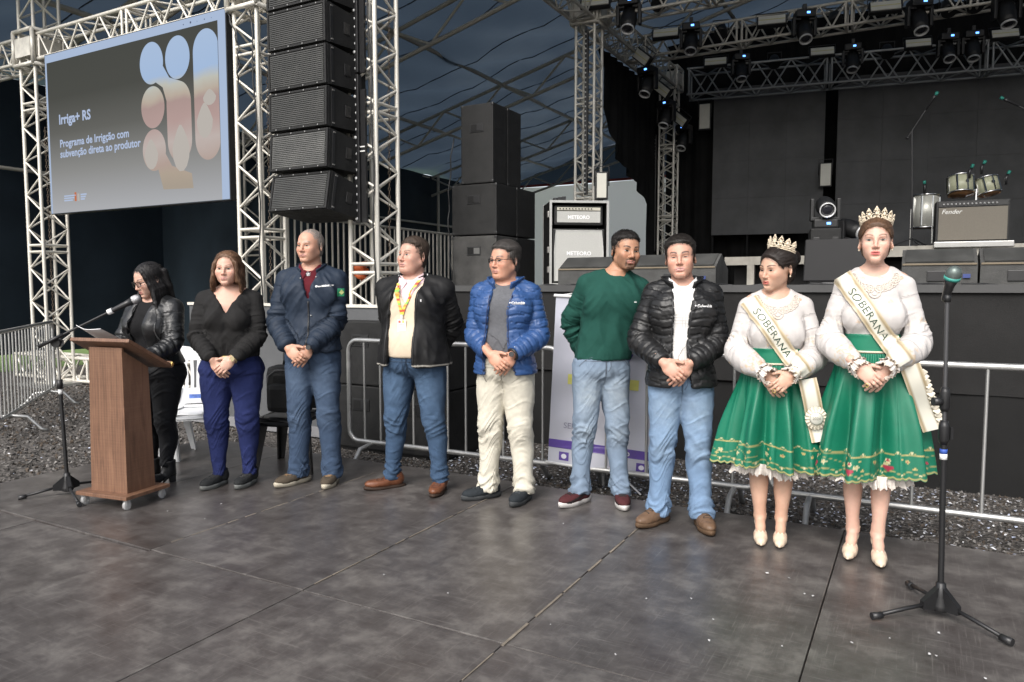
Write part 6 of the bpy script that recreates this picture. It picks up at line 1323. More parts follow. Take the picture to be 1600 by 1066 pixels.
        d = np.minimum(eld((0, .018, .032), (.0745 * w_, .094, .082)), eld((0, -.020, .020), (.066 * w_, .072, .078))); d = np.minimum(d, eld((0, .035, -.03), (.060 * w_, .062, .075)))
        g = np.clip(fn_line(lx, ly, lz) / .022, -1, 1); th = thick(lx, ly, lz); G_.d = ((d - th * np.clip(.06 + .94 * g, -.6, 1) - .0008) * sc).astype(f32)
        G_.d = np.maximum(G_.d, (-fn_line(lx, ly, lz) * .8 - .001).astype(f32))
        if extra: extra(G_)
        v, f = G_.mesh(1); nn = normals(v, f); pl = s.hl(v); v = v + nn * (disp * (ridge(pl * np.array(freq), seed) + .5 * ridge(pl * np.array(freq) * 2.1, seed + 5)))[:, None]
        if post: v = post(v, nn)
        c = np.array(col)[None, :] * (1 + .35 * vnoise(pl * np.array(freq) * 1.6, seed + 2))[:, None]; o = pmesh(name, v, f, hair_m, s.t, np.clip(c, 0, 1))
        at = s.body_o.data.color_attributes['Col']; a = np.empty(len(s.bv) * 4, f32); at.data.foreach_get('color', a); a = a.reshape(-1, 4); q = s.hl(s.bv); near = (np.abs(q[:, 2]) < .14) & (np.abs(q[:, 0]) < .09) & (np.abs(q[:, 1]) < .13) & (q[:, 2] > -.07)
        ln = fn_line(q[:, 0], q[:, 1], q[:, 2]); w_h = (sstep(-.013, .004, ln) * near * (.55 + .45 * sstep(-.2, .3, fbm(s.bv * 120, seed))))[:, None]; a[:, :3] = a[:, :3] * (1 - w_h) + (np.array(col)[None, :] * 1.2) * w_h; at.data.foreach_set('color', a.ravel())
        if comb: s.strands(v, f, n, L_, comb, col, seed=seed, lift=lift, jit=jit, parent=o)
        return o, v, f
    # ---- clothes
    def grid_trunk(s, res, z0, z1, wide=None, y0=-.36, y1=.28):
        wd = wide or max(abs(s.E[1].x), abs(s.E[-1].x), .24) + .12; return Sdf(axis((-wd, wd, res)), axis((y0, y1, res)), axis((z0, z1, res)))
    def fold_top(s, v):
        d, u, sd = s.arm_t(v); on = (1 - sstep(.075, .11, d)) * sstep(.05, .15, u); z = v[:, 2] / s.k; q = np.stack([u * 15 + sd * 5, v[:, 0] * 6 + v[:, 1] * 5, v[:, 2] * 4], 1); qt = np.stack([v[:, 0] * 7 + 20, v[:, 1] * 6, v[:, 2] * 10 + np.abs(v[:, 0]) * 14], 1)
        m = on * (.45 + .75 * np.exp(-((u - .55) / .2) ** 2) + .4 * sstep(.8, .95, u)) + (1 - on) * (.30 + .45 * np.exp(-((z - 1.0) / .08) ** 2) + .35 * sstep(.10, .17, np.abs(v[:, 0]))); return np.where((on > .5)[:, None], q, qt), m
    def fold_leg(s, v):
        z = v[:, 2] / s.k; an = np.arctan2(v[:, 1], v[:, 0] - np.sign(v[:, 0]) * .09); q = np.stack([v[:, 0] * 5 + np.sign(v[:, 0]) * 9, v[:, 1] * 5, v[:, 2] * 20 + np.sin(an * 2) * 1.2 + np.abs(v[:, 0]) * 9], 1); return q, .35 + .9 * np.exp(-((z - .12) / .10) ** 2) + .65 * np.exp(-((z - .47) / .13) ** 2) + .7 * np.exp(-((z - .86) / .09) ** 2)
    def finish(s, name, G_, mat, col, disp=None, smooth=1, paint=None, keep=True, fold=None):
        v, f = G_.mesh(smooth); nn = normals(v, f)
        v0 = v
        if disp is not None: v = v + nn * disp(v, nn)[:, None]
        fo_ = (fold or s.fold_top)(v0)
        c = np.repeat(np.array(col, float)[None, :], len(v), 0)
        if paint is not None: c = paint(v, c, nn)
        return pmesh(name, v, f, mat, s.t, np.clip(c, 0, 1), fold=fo_), v, f
    def arm_t(s, v):
        """for points: which arm is near, distance to it, and the position along it"""
        best = None
        for sd in (-1, 1):
            for a, b, t0, t1 in ((s.S[sd], s.E[sd], 0, .52), (s.E[sd], s.Wr[sd], .52, 1)):
                a_, ba = np.array(a), np.array(b - a); t = np.clip(((v - a_) @ ba) / (ba @ ba), 0, 1); d = np.linalg.norm(v - a_ - t[:, None] * ba, axis=1); u = t0 + t * (t1 - t0)
                if best is None: best = [d, u, np.full(len(v), sd)]
                else: m = d < best[0]; best[0] = np.where(m, d, best[0]); best[1] = np.where(m, u, best[1]); best[2] = np.where(m, sd, best[2])
        return best
    def trousers(s, col, name='trousers', off=.014, hem=.055, waist=1.02, mat=None, fade=.0, flare=.0, wr=.007, seed=1, res=.008, knee=1.0, fadec=(1.9, 1.75, 1.5), bunch=1.0, tight=0.0):
        G_ = s.grid_trunk(res, hem * .9, (waist + .03) * s.k, wide=.34); k = s.k
        t = [q for q in s.trunk(off + .004) if .76 * k < q[0] < (waist + .1) * k]; G_.loft([(.78 * k, 0, .0, .09, .07)] + [(q[0], q[1], q[2], q[3], q[4]) for q in t if q[0] > .86 * k], .035, z0=.80 * k)
        if s.belly > .03: G_.ell((0, -.045, 1.0 * k), (.13 * s.bw, .06 + s.belly * .7, .10), .05)
        for sd in (-1, 1):
            fo = lambda z: off + (flare * .5 + .004 if z < .2 else (flare * .3 - .002 if z < .4 else 0)) - (tight if z < .55 else 0); s.leg_sd(G_, sd, fo, hem, .022); 
        if not s.fem or s.hips < 1.02:
            for sd in (-1, 1): G_.ell((sd * .075 * s.bw, .075, .90 * k), (.075, .055, .085), .04)
        else:
            for sd in (-1, 1): G_.ell((sd * .085 * s.hips, .07, .88 * k), (.085 * s.hips, .07, .10), .05)
        G_.cut(lambda X, Y, Z: Z - waist * k)
        def disp(v, nn):
            z = v[:, 2] / k; an = np.arctan2(v[:, 1], v[:, 0] - np.sign(v[:, 0]) * .09); low = np.exp(-((z - hem - .05) / .07) ** 2) * bunch; kn = np.exp(-((z - .47) / .11) ** 2) * knee; cr = np.exp(-((z - .86) / .07) ** 2); th_ = .25
            q1 = np.stack([v[:, 0] * 9, v[:, 1] * 9, v[:, 2] * 34 + np.sin(an * 2 + seed) * 1.3], 1); q2 = np.stack([v[:, 0] * 16, v[:, 1] * 12, v[:, 2] * 17 + np.abs(v[:, 0]) * 22], 1)
            return wr * 1.7 * (1.25 * low * ridge(q1, seed) + .75 * kn * ridge(q1 * .8, seed + 1) + .6 * cr * ridge(q2, seed + 2) + th_ * fbm(v * np.array([14, 14, 7]), seed + 3) + .35 * sstep(.2, .6, z) * (1 - sstep(.75, .85, z)) * ridge(q2 * .7, seed + 8))
        def pnt(v, c, nn):
            z = v[:, 2] / k; lxx = np.abs(v[:, 0]); fr = np.clip(-nn[:, 1], 0, 1)
            if fade: w_ = fade * fr ** 1.5 * (np.exp(-((z - .72) / .13) ** 2) + .65 * np.exp(-((z - .47) / .08) ** 2)) * (.75 + .4 * fbm(v * np.array([30, 30, 60]), seed)); c = c * (1 + (np.array(fadec) - 1)[None, :] * np.clip(w_, 0, 1)[:, None])
            c = c * (1 + .06 * fbm(v * 60, seed + 4)[:, None])
            seam = np.exp(-((np.abs(v[:, 0] - np.sign(v[:, 0]) * .0) - 0) / .004) ** 2) * (z > .84) * (z < .97) * (fr > .5); return c * (1 - .45 * seam[:, None])
        o = s.finish(name, G_, mat or denim_m, col, disp, 1, pnt, fold=s.fold_leg); s.trv = o; return o[0]
    def shoe(s, sd, col, sole, kind='sneaker', lace=None, L_=.285, res=.005, solew=None):
        fx, fy, yw = s.legs['l' if sd < 0 else 'r']; t = s.t; M4 = Matrix.Translation((fx, fy, 0)) @ Matrix.Rotation(R(yw), 4, 'Z'); kk = L_ / .285
        G_ = Sdf(axis((-.075, .075, res)), axis((-.21, .12, res)), axis((-.004, .17, res)))
        if kind == 'boot_heel':
            G_.ell((0, -.09, .045), (.038, .085, .036), .02); G_.ell((0, .02, .075), (.032, .05, .05), .03); G_.cone((0, .030, .06), (0, .022, .19), .040, .054, .03); G_.cut(lambda X, Y, Z: Z - .165); G_.cut(lambda X, Y, Z: (.018 + .05 * np.clip((Y + .08) / .10, 0, 1)) - Z - .008)
        else:
            G_.ell((0, -.098, .044), (.046 * kk, .088 * kk, .034), .02); G_.ell((0, -.035, .056), (.040, .075, .046), .03); G_.ell((0, .045, .060), (.037, .052, .050), .03); hi = {'sneaker': .095, 'boot': .125, 'dress': .085}[kind]
            G_.cone((0, .03, .06), (0, .035, hi + .02), .040, .041, .02); G_.cut(lambda X, Y, Z: Z - hi - .02 * np.clip(Y / .06, -1, 1)); G_.cut(lambda X, Y, Z: .018 - Z)
        v, f = G_.mesh(1); nn = normals(v, f); v = v + nn * (.0016 * ridge(v * np.array([25, 60, 40]), 4) * sstep(-.02, -.09, v[:, 1]))[:, None]
        c = np.repeat(np.array(col, float)[None, :], len(v), 0) * (1 + .12 * fbm(v * 40, 5))[:, None]; M3 = np.array(M4.to_3x3()); tr = np.array(M4.translation)
        if kind == 'sneaker' and solew is not None: w_ = (np.abs(v[:, 2] - .055 - .2 * (v[:, 1] + .05)) < .009) & (np.abs(v[:, 0]) > .03); c[w_] = np.array(solew)
        o = pmesh('shoe', v @ M3.T + tr, f, leath2_m if kind in ('dress', 'boot', 'boot_heel') else knit_m, t, np.clip(c, 0, 1))
        # sole: outline swept down
        n = 40; P = np.zeros((n, 5, 3)); th = {'sneaker': .030, 'boot': .024, 'dress': .018, 'boot_heel': .012}[kind]
        for i in range(n):
            a = 2 * math.pi * i / n; y = -.045 + .142 * kk * math.sin(a); wv = (.047 if y < -.05 else .041) * (1 - .12 * math.exp(-((y + .01) / .03) ** 2)); x = wv * math.cos(a) * (1.0 if abs(math.sin(a)) < .96 else .95); zt = th + (.008 * max(0, (-y - .1) / .08) if kind != 'boot_heel' else .05 * min(1, max(0, (y + .08) / .10)))
            for j, (q, z) in enumerate(((.90, zt + .004), (1.03, zt), (1.05, zt - .008), (1.02, max(.002, zt - th)), (.5, max(.001, zt - th)))): P[i, j] = (x * q, -.045 + (y + .045) * q, z)
        vv, ff = grid_mesh(P, True); so_ = pmesh('sole', vv @ M3.T + tr, ff, rubber_m, o, np.repeat(np.array(sole, float)[None, :], len(vv), 0))
        if kind == 'boot_heel': hb = MB(); hb.tube([(0, .05, .055), (0, .055, 0)], [.028, .024], 12); q = hb.v; vv = np.array([tuple(x) for x in q]); me = MB(); me.raw([tuple(x) for x in vv @ M3.T + tr], hb.f); ob('heel', me, blkp, o)
        if lace is not None:
            lb = MB(); bb_ = bvh(v, f)
            for i in range(5):
                y = -.105 + .018 * i * 1.05; pts = []
                for x in np.linspace(-.022, .022, 7): h_ = bb_.ray_cast(Vector((x, y + (.006 if i % 2 else -.006) * x / .02, .2)), Vector((0, 0, -1))); pts.append((M4 @ (h_[0] + Vector((0, 0, .0015)))) if h_[0] is not None else None)
                pts = [q for q in pts if q is not None]
                if len(pts) > 2: lb.tube(pts, .0032, 5)
            if lb.f: me = ob('laces', lb, M('lace_%d' % hash(tuple(lace)), lace, .8, var=0), o)
        return o
    def tube_on(s, name, pts, r, mat, parent=None, n=6): return ob(name, MB().tube([Vector(p) for p in pts], r, n), mat, parent or s.t)
    def bvh_of(s, *objs):
        V_, F_ = [], []; o = 0
        for q in objs:
            me = q.data; a = np.empty(len(me.vertices) * 3); me.vertices.foreach_get('co', a); V_.append(a.reshape(-1, 3)); F_ += [tuple(i + o for i in p.vertices) for p in me.polygons]; o += len(me.vertices)
        return BVHTree.FromPolygons([tuple(p) for p in np.concatenate(V_)], F_)
    def on_front(s, bv, x, z, off=.002, y0=-.6):
        h_ = bv.ray_cast(Vector((x, y0, z)), Vector((0, 1, 0)));
        return (h_[0] + h_[1] * off * (1 if h_[1].y < 0 else -1)) if h_[0] is not None else Vector((x, -.15, z))
    def text_front(s, bv, body, size, x, z, mat, name='chest_logo', rot=0.0, parent=None, off=.003, **k):
        v, f = text_mesh(body, size, **k); ca, sa = math.cos(rot), math.sin(rot); mb = MB(); mb.raw([s.on_front(bv, x + p[0] * ca - p[1] * sa, z + p[0] * sa + p[1] * ca, off) for p in v], f); return ob(name, mb, mat, parent or s.t)
    def glasses(s, col=(.02, .018, .018), w_=.021, h_=.0155, r=.0016, half=False, yo=-.104):
        t = thing; m = M('spectacle_frame_%d' % int(col[0] * 999), col, .3, .3, var=0); fr = MB(); g = MB()
        for sd in (-1, 1):
            pts = []
            for i in range(20):
                a = 2 * math.pi * i / 20; ex = abs(math.cos(a)) ** .6 * np.sign(math.cos(a)); ez = abs(math.sin(a)) ** .7 * np.sign(math.sin(a)); pts.append(Vector(s.hp((sd * .0325 + w_ * ex, yo + .010 * abs(w_ * ex + sd * 0) * 10 * .1 + (.006 if sd * ex > .5 else 0), -.002 + h_ * ez))))
            if not half: fr.tube(pts, r * s.hs_, 6, closed=True)
            else: fr.tube(pts[0:11], r * s.hs_, 6)
            g.raw(pts, [tuple(range(20))])
            fr.tube([s.hp((sd * .0545, yo + .006, .004)), s.hp((sd * .070, yo + .02, .005)), s.hp((sd * .0785 * s.h['w'], -.04, .004)), s.hp((sd * .080 * s.h['w'], .005, .002)), s.hp((sd * .080 * s.h['w'], .022, -.014))], r * 1.1 * s.hs_, 6)
        fr.tube([s.hp((-.0125, yo, .002)), s.hp((0, yo - .004, .006)), s.hp((.0125, yo, .002))], r * s.hs_, 6); o = ob('glasses', fr, m, s.t)
        lm_ = M('spectacle_glass', (.8, .82, .85), .03, var=0, trans=1.0); lm_.node_tree.nodes['Principled BSDF'].inputs['IOR'].default_value = 1.02; lm_.node_tree.nodes['Principled BSDF'].inputs['Coat Weight'].default_value = .35; ob('lens', g, lm_, o); return o
# ================================================================== THE NINE PEOPLE
def arm_wr(P, v, amp, seed, f_=1.0):
    d, u, sd = P.arm_t(v); m = (1 - sstep(.075, .12, d)) * sstep(.05, .2, u); e = np.exp(-((u - .53) / .16) ** 2) + .55 * sstep(.75, .95, u) + .25
    q = np.stack([u * 22 * f_ + sd * 3 + v[:, 0] * 9, v[:, 1] * 10, v[:, 2] * 7], 1); return 1.6 * amp * m * e * (ridge(q, seed) * .8 + .45 * ridge(q * 1.9, seed + 3))
def trunk_wr(P, v, amp, seed, hem):
    d, u, sd = P.arm_t(v); m = sstep(.06, .11, d); k = P.k; z = v[:, 2] / k
    q = np.stack([v[:, 0] * 7 + seed, v[:, 1] * 6, v[:, 2] * 13 + np.abs(v[:, 0]) * 16], 1); q2 = np.stack([v[:, 0] * 16, v[:, 1] * 14, v[:, 2] * 4], 1); return 1.5 * amp * m * (.7 * ridge(q * 1.3, seed) * (.4 + .8 * np.exp(-((z - 1.32) / .1) ** 2) * np.clip(np.abs(v[:, 0]) * 8, 0, 1)) + .7 * ridge(q2, seed + 1) * np.exp(-((z - hem - .08) / .12) ** 2) + .5 * fbm(v * 9, seed + 2))
AR_KNIT = [(0, .058), (.25, .054), (.5, .049), (.58, .049), (.8, .042), (.96, .036), (1, .036)]
AR_JACK = [(0, .070), (.25, .066), (.5, .061), (.58, .061), (.8, .054), (.95, .047), (1, .045)]
def top_garment(P, name, mat, col, off=.016, hem=.98, arms=AR_KNIT, t1=.99, res=.0088, neck=None, cuts=None, disp=None, paint=None, ztop=1.50, smooth=1, sleeves=True, hemfn=None, extra=None):
    k = P.k; G_ = P.grid_trunk(res, (hem - .03) * k, (ztop + .05) * k); P.trunk_sdf(G_, off, z0=hem - .02, k=.03)
    if sleeves:
        for sd in (-1, 1): P.arm_sdf(G_, sd, arms, .018, t1)
    if extra: extra(G_)
    lx = P.lx(1.45)
    if neck == 'crew': G_.ell((lx, -.012, 1.515 * k), (.074 * (.5 + .5 * P.bw), .088, .068), .012, sub=True)
    elif neck == 'v': G_.ell((lx, .0, 1.525 * k), (.085, .09, .065), .012, sub=True); G_.cut(lambda X, Y, Z: np.where((Y < .02), np.minimum(.01, (Z - (1.305 * k + np.abs(X - lx) * 1.55)) * .6), -1.0))
    elif neck == 'low': G_.ell((lx, -.02, 1.520 * k), (.105, .10, .080), .012, sub=True)
    if cuts: cuts(G_)
    if hemfn: G_.cut(hemfn)
    else: G_.cut(lambda X, Y, Z: hem * k - Z)
    return P.finish(name, G_, mat, col, disp, smooth, paint)
def wedge_cut(tab, yc=.02):
    t = np.array(sorted(tab))
    def fn(X, Y, Z):
        z = Z[0, 0]; xl = np.interp(z, t[:, 0], t[:, 1])[None, None, :]; xr = np.interp(z, t[:, 0], t[:, 2])[None, None, :]; i = np.minimum(X - xl, xr - X); return np.where(Y < yc, i, -1.0)
    return fn
def collar(P, name, mat, col, r0=.068, h0=.05, z=1.462, open_=.35, t=.005, tilt=.35, flare=.012, drop=.045, parent=None, back=1.0, pt=0.0, rx=1.0, paint=None):
    """stand or folded collar round the neck, open at the front"""
    k = P.k; n, m = 40, 7; Pm = np.zeros((n, m, 3)); lx = P.lx(1.46)
    for i in range(n):
        a = -math.pi / 2 + open_ + (2 * math.pi - 2 * open_) * i / (n - 1); fr = max(0, math.cos(a + math.pi / 2)) ; 
        for j in range(m):
            u = j / (m - 1); rr = r0 + flare * u + .004 * math.sin(u * 3.14); hgt = h0 * (1 - .25 * (1 - fr)) ; zz = z * k - drop * fr ** 1.5 + hgt * u * (1 if pt == 0 else 1) + .012 * (1 - fr) * back
            x = lx + rr * rx * math.cos(a) * 1.05; y = .020 + rr * math.sin(a) * 1.08 - tilt * .05 * fr - pt * u * fr ** 6 * .02; Pm[i, j] = (x, y, zz - pt * u * fr ** 6 * .03)
    v, f = grid_mesh(Pm); nn = normals(v, f); v2 = v - nn * t; f2 = f[:, ::-1] + len(v); ed = []
    bd = [(i, 0) for i in range(n)] + [(n - 1, j) for j in range(1, m)] + [(i, m - 1) for i in range(n - 2, -1, -1)] + [(0, j) for j in range(m - 2, 0, -1)]
    for q in range(len(bd)): a_, b_ = bd[q], bd[(q + 1) % len(bd)]; ia, ib = a_[0] * m + a_[1], b_[0] * m + b_[1]; ed.append((ib, ia, ia + len(v), ib + len(v)))
    vv = np.concatenate([v, v2]); ff = np.concatenate([f, f2, np.array(ed)]); c = np.repeat(np.array(col, float)[None, :], len(vv), 0)
    if paint: c = paint(vv, c)
    return pmesh(name, vv, ff, mat, parent or P.t, c)
def shirt_points(P, col, mat, z=1.47, l_=.07, y=0, parent=None, spread=.06, bv=None, lift=.016):
    """two pointed flaps of a folded shirt collar lying on the chest"""
    k = P.k; lx = P.lx(1.45); bv = bv or P.bb
    for sd in (-1, 1):
        n, m = 8, 6; Pm = np.zeros((n, m, 3))
        a, b = np.array((lx + sd * .010, z - .050)), np.array((lx + sd * spread, z + .022)); d, c = np.array((lx + sd * .042, z - .050 - l_ * .75)), np.array((lx + sd * (spread + .016), z - .018))
        for i in range(n):
            for j in range(m): u, w_ = i / (n - 1), j / (m - 1); q = (a * (1 - u) + b * u) * (1 - w_) + (d * (1 - u) + c * u) * w_; Pm[i, j] = P.on_front(bv, q[0], q[1] * k, lift + .006 * (1 - w_))
        vv, ff = grid_mesh(Pm); ff = ff if sd > 0 else ff[:, ::-1]; vv = lap(vv, ff, .4); o = pmesh('collar_flap', np.concatenate([vv, vv + [0, .005, 0]]), np.concatenate([ff, ff[:, ::-1] + len(vv)]), mat, parent or P.t, np.repeat(np.array([col], float), len(vv) * 2, 0))
    return o
def puffer(P, amp, seed, pitch=.052, brick=True):
    def disp(v, nn):
        d, u, sd = P.arm_t(v); onarm = (1 - sstep(.078, .098, d)) * sstep(.08, .16, u); k = P.k
        an = np.arctan2(v[:, 1], v[:, 0]); L_ = u * .60
        def st(s_, lat):
            row = np.floor(s_ / pitch); ph = (s_ / pitch - row); off = np.where((np.floor(lat / .11 + row * .5) % 2) > .5, .28, 0) if brick else 0; ph = (ph + off) % 1.0; return np.exp(-((np.minimum(ph, 1 - ph)) / .10) ** 2)
        t1 = st(v[:, 2] + .006 * np.sin(v[:, 0] * 40), v[:, 0] + 1.0 + (v[:, 1] > 0) * 3); t2 = st(L_, np.zeros_like(L_) + .05)
        body_ = .55 * fbm(v * 16, seed) + .5 * ridge(np.stack([v[:, 0] * 20, v[:, 1] * 20, v[:, 2] * 34], 1), seed + 4)
        return amp * (body_ * .55 + .3 - 1.5 * (t1 * (1 - onarm) + t2 * onarm)) + arm_wr(P, v, amp * .45, seed)
    return disp
def zipper(P, bv, pts, mat, name='zipper', r=.0035, parent=None, off=.002): return ob(name, MB().tube([P.on_front(bv, x, z, off) for x, z in pts], r, 6), mat, parent or P.t)
def watch(P, sd, col=(.02, .02, .02), u=.97, r=.031, face=None):
    E_, W_ = P.E[sd], P.Wr[sd]; d = (W_ - E_).normalized(); c = W_ + d * .004; x = d.cross(Vector((0, -1, 0.01))).normalized(); y = d.cross(x); o = ob('watch_strap', MB().tube([c + (x * math.cos(a) * r + y * math.sin(a) * r) for a in [i * .3927 for i in range(16)]], .008, 8, closed=True), M('watch_strap_%d' % int(col[0] * 999), col, .4, var=0), P.t); f = c + Vector((0, -1, .1)).normalized() * (r + .002); n = Vector((0, -1, .1)).normalized(); ob('watch_face', MB().tube([f, f + n * .008], .017, 14), face or M('watch_glass', (.01, .01, .012), .1, var=0), o)
wht = M('embroidery_white', (.70, .70, .70), .7, var=0); zipm = M('zip_metal', (.30, .30, .30), .3, .8, var=0); zipb = M('zip_dark', (.02, .02, .022), .4, var=0)
def std_head(P): P.body(); P.eyes()
def short_hair(P, col, front=.072, side=.02, t_top=.016, t_side=.004, temple=.052, seed=1, n=3200, L_=.026, recede=0.0, part=0.0, comb=None, lift=.004, jit=.35, nape=-.075, wave=0.0):
    def line(x, y, z):
        ax = np.abs(x); fr = z - (front - recede * sstep(.012, .035, ax) * -1 - .010 * (ax / .05) ** 2 * (1 - recede * 20) + .0)          # above the forehead
        sidev = np.minimum(y + temple - .35 * np.clip(z - .02, -.05, .06), z - (side - .06 * sstep(-.03, .03, y)) ) ; backv = np.minimum(y - .012, z - nape)
        return np.maximum(np.maximum(np.where(y < .03, fr, 1), -1) * 1.0 if False else np.where(y < -.045, fr, np.maximum(np.minimum(fr + .05, z - .045), -1)), np.maximum(np.minimum(sidev, .05 - 0 * z), backv))
    def thick(x, y, z): u = sstep(.02, .085, z) * (1 - .45 * sstep(-.045, -.085, y)); return t_side + (t_top - t_side) * u + part * np.clip(-y * 6, 0, 1) * .01 * u
    cb = comb or (lambda p: P.hR @ np.array([.15, -.55, .25]) if ((p - np.array(P.hc)) @ P.hR)[2] > .05 * P.hs_ else P.hR @ np.array([0, .5, -1.0]))
    return P.hair_cap(line, thick, col, comb=cb, n=n, L_=L_, seed=seed, lift=lift, jit=jit, disp=.0012)
def jeans_detail(P, col, z0=.97, x0=.0):
    b = bvh(P.trv[1], P.trv[2]); k = P.k; m = M('jean_seam_%d' % int(col[0] * 1000), col, .9, var=.2, vscale=80); tr = bpy.data.objects[P.trv[0].name]
    def ln(nm, pts, r=.0022): ob(nm, MB().tube([P.on_front(b, x, z * k, .0008) for x, z in pts], r, 5), m, tr)
    for sd in (-1, 1): ln('pocket_seam', [(sd * (.075 + .012 * i), z0 - .005 - .060 * (i / 7) ** 2) for i in range(8)])
    ln('fly_seam', [(x0 + .004, z0 - .012 * i) for i in range(10)]); ln('fly_seam', [(x0 + .032 - .004 * max(0, i - 5) ** 1.3, z0 - .012 * i) for i in range(9)]); ln('waist_seam', [(-.13 + .02 * i, z0 - .028) for i in range(14)])
# ---- 3: older man, navy jacket
def man_navy():
    P = Person('older balding man in a navy jacket and blue jeans with hands folded', G(493, 754), 1.83, R(2), skin=(.60, .365, .275), bw=.93, bd=1.04, belly=.02, head=dict(yaw=R(-22), pitch=R(2), w=1.0, jaw=1.05, sc=1.0, hair=(.20, .17, .15), brow=(.30, .24, .20), nose=1.12, lips=(.42, .20, .17), lid=.25, beard=.12), legs=dict(l=(-.125, 0, -38), r=(.125, -.02, -4)), hand_c=(-.045, -.235, .945), top='R', arm_out=-.1)
    std_head(P)
    short_hair(P, (.20, .175, .155), front=.096, t_top=.003, t_side=.005, seed=3, n=1800, L_=.014, recede=.0, temple=.020, lift=.002)
    P.trousers((.036, .058, .100), fade=.75, seed=3, off=.020, flare=.012, hem=.05, fadec=(2.6, 2.3, 2.0))
    for sd in (-1, 1): P.shoe(sd, (.070, .055, .040), (.42, .38, .30), 'sneaker', (.20, .12, .06), L_=.31)
    top_garment(P, 'shirt', cotton_m, (.085, .008, .014), off=.010, hem=1.2, sleeves=False, neck='crew')
    shirt_points(P, (.085, .008, .014), cotton_m, z=1.485); ob('undershirt', MB().lathe([(0, 0), (.018, .0)], 12, mat=Matrix.Translation(P.on_front(P.bb, 0, 1.437 * P.k, .013)) @ Matrix.Rotation(R(65), 4, 'X')), M('undershirt_white', (.65, .65, .66), .9), P.t)
    def disp(v, nn): return arm_wr(P, v, .011, 31) + trunk_wr(P, v, .013, 33, .93)
    def cuts(G_): G_.cut(wedge_cut([(1.27 * P.k, .01, .01), (1.30 * P.k, -.005, .02), (1.44 * P.k, -.05, .055), (1.55 * P.k, -.07, .08)], .0))
    o, v, f = top_garment(P, 'jacket', nylon_m, (.018, .027, .044), off=.028, hem=.925, arms=[(0, .070), (.25, .067), (.5, .063), (.6, .063), (.85, .057), (.96, .048), (1, .045)], neck=None, disp=disp, cuts=cuts); b = bvh(v, f)
    collar(P, 'jacket_collar', nylon_m, (.018, .027, .044), r0=.082, h0=.055, z=1.465, open_=.55, flare=.022, drop=.06, tilt=.5, parent=o)
    zipper(P, b, [(.012, 1.26 * P.k - i * .017) for i in range(20)], zipb, 'placket', .006, o); 
    for x, z in ((.06, 1.42), (-.045, 1.41), (.012, 1.17), (.03, 1.165)): p = P.on_front(b, x, z * P.k, .002); ob('snap_button', MB().lathe([(.007, 0), (.005, .004), (0, .005)], 10, mat=Matrix.Translation(p) @ Matrix.Rotation(R(90), 4, 'X')), zipm, o)
    q = MB()
    for i in range(9): w_, h_ = random.uniform(.007, .010), random.uniform(.007, .014); x, z = .078 + .011 * i, 1.352 * P.k + .001 * i; q.raw([P.on_front(b, x + dx, z + dz, .003) for dx, dz in ((0, 0), (w_, .001), (w_, h_), (0, h_))], [(0, 1, 2, 3)])
    q.raw([P.on_front(b, .068 + .009 * math.cos(a), 1.358 * P.k + .008 * math.sin(a), .003) for a in [i * .785 for i in range(8)]], [tuple(range(8))]); ob('chest_logo', q, wht, o)
    # flag patch on the viewer's right sleeve
    c = P.S[1].lerp(P.E[1], .30); gm_ = M('flag_green', (.02, .22, .10), .7, var=.1); pts = []; q = MB(); n_ = 5
    for i in range(n_):
        for j in range(n_): x = c.x + .045 - .012 * i * 0 + (i / 4 - .5) * .05 + .0; z = c.z + (j / 4 - .5) * .055; pts.append(P.on_front(b, min(x, c.x + .062), z, .003))
    q.raw(pts, [(i * n_ + j, (i + 1) * n_ + j, (i + 1) * n_ + j + 1, i * n_ + j + 1) for i in range(n_ - 1) for j in range(n_ - 1)]); fl = ob('flag_patch', q, gm_, o); q = MB(); cx, cz = c.x + .045, c.z
    q.raw([P.on_front(b, min(cx + dx, c.x + .062), cz + dz, .0055) for dx, dz in ((-.017, 0), (0, -.019), (.014, 0), (0, .019))], [(0, 1, 2, 3)]); ob('flag_diamond', q, M('flag_pale', (.45, .5, .2), .7, var=.2, vscale=60), fl)
    watch(P, 1, (.02, .02, .02), r=.034)
    return P
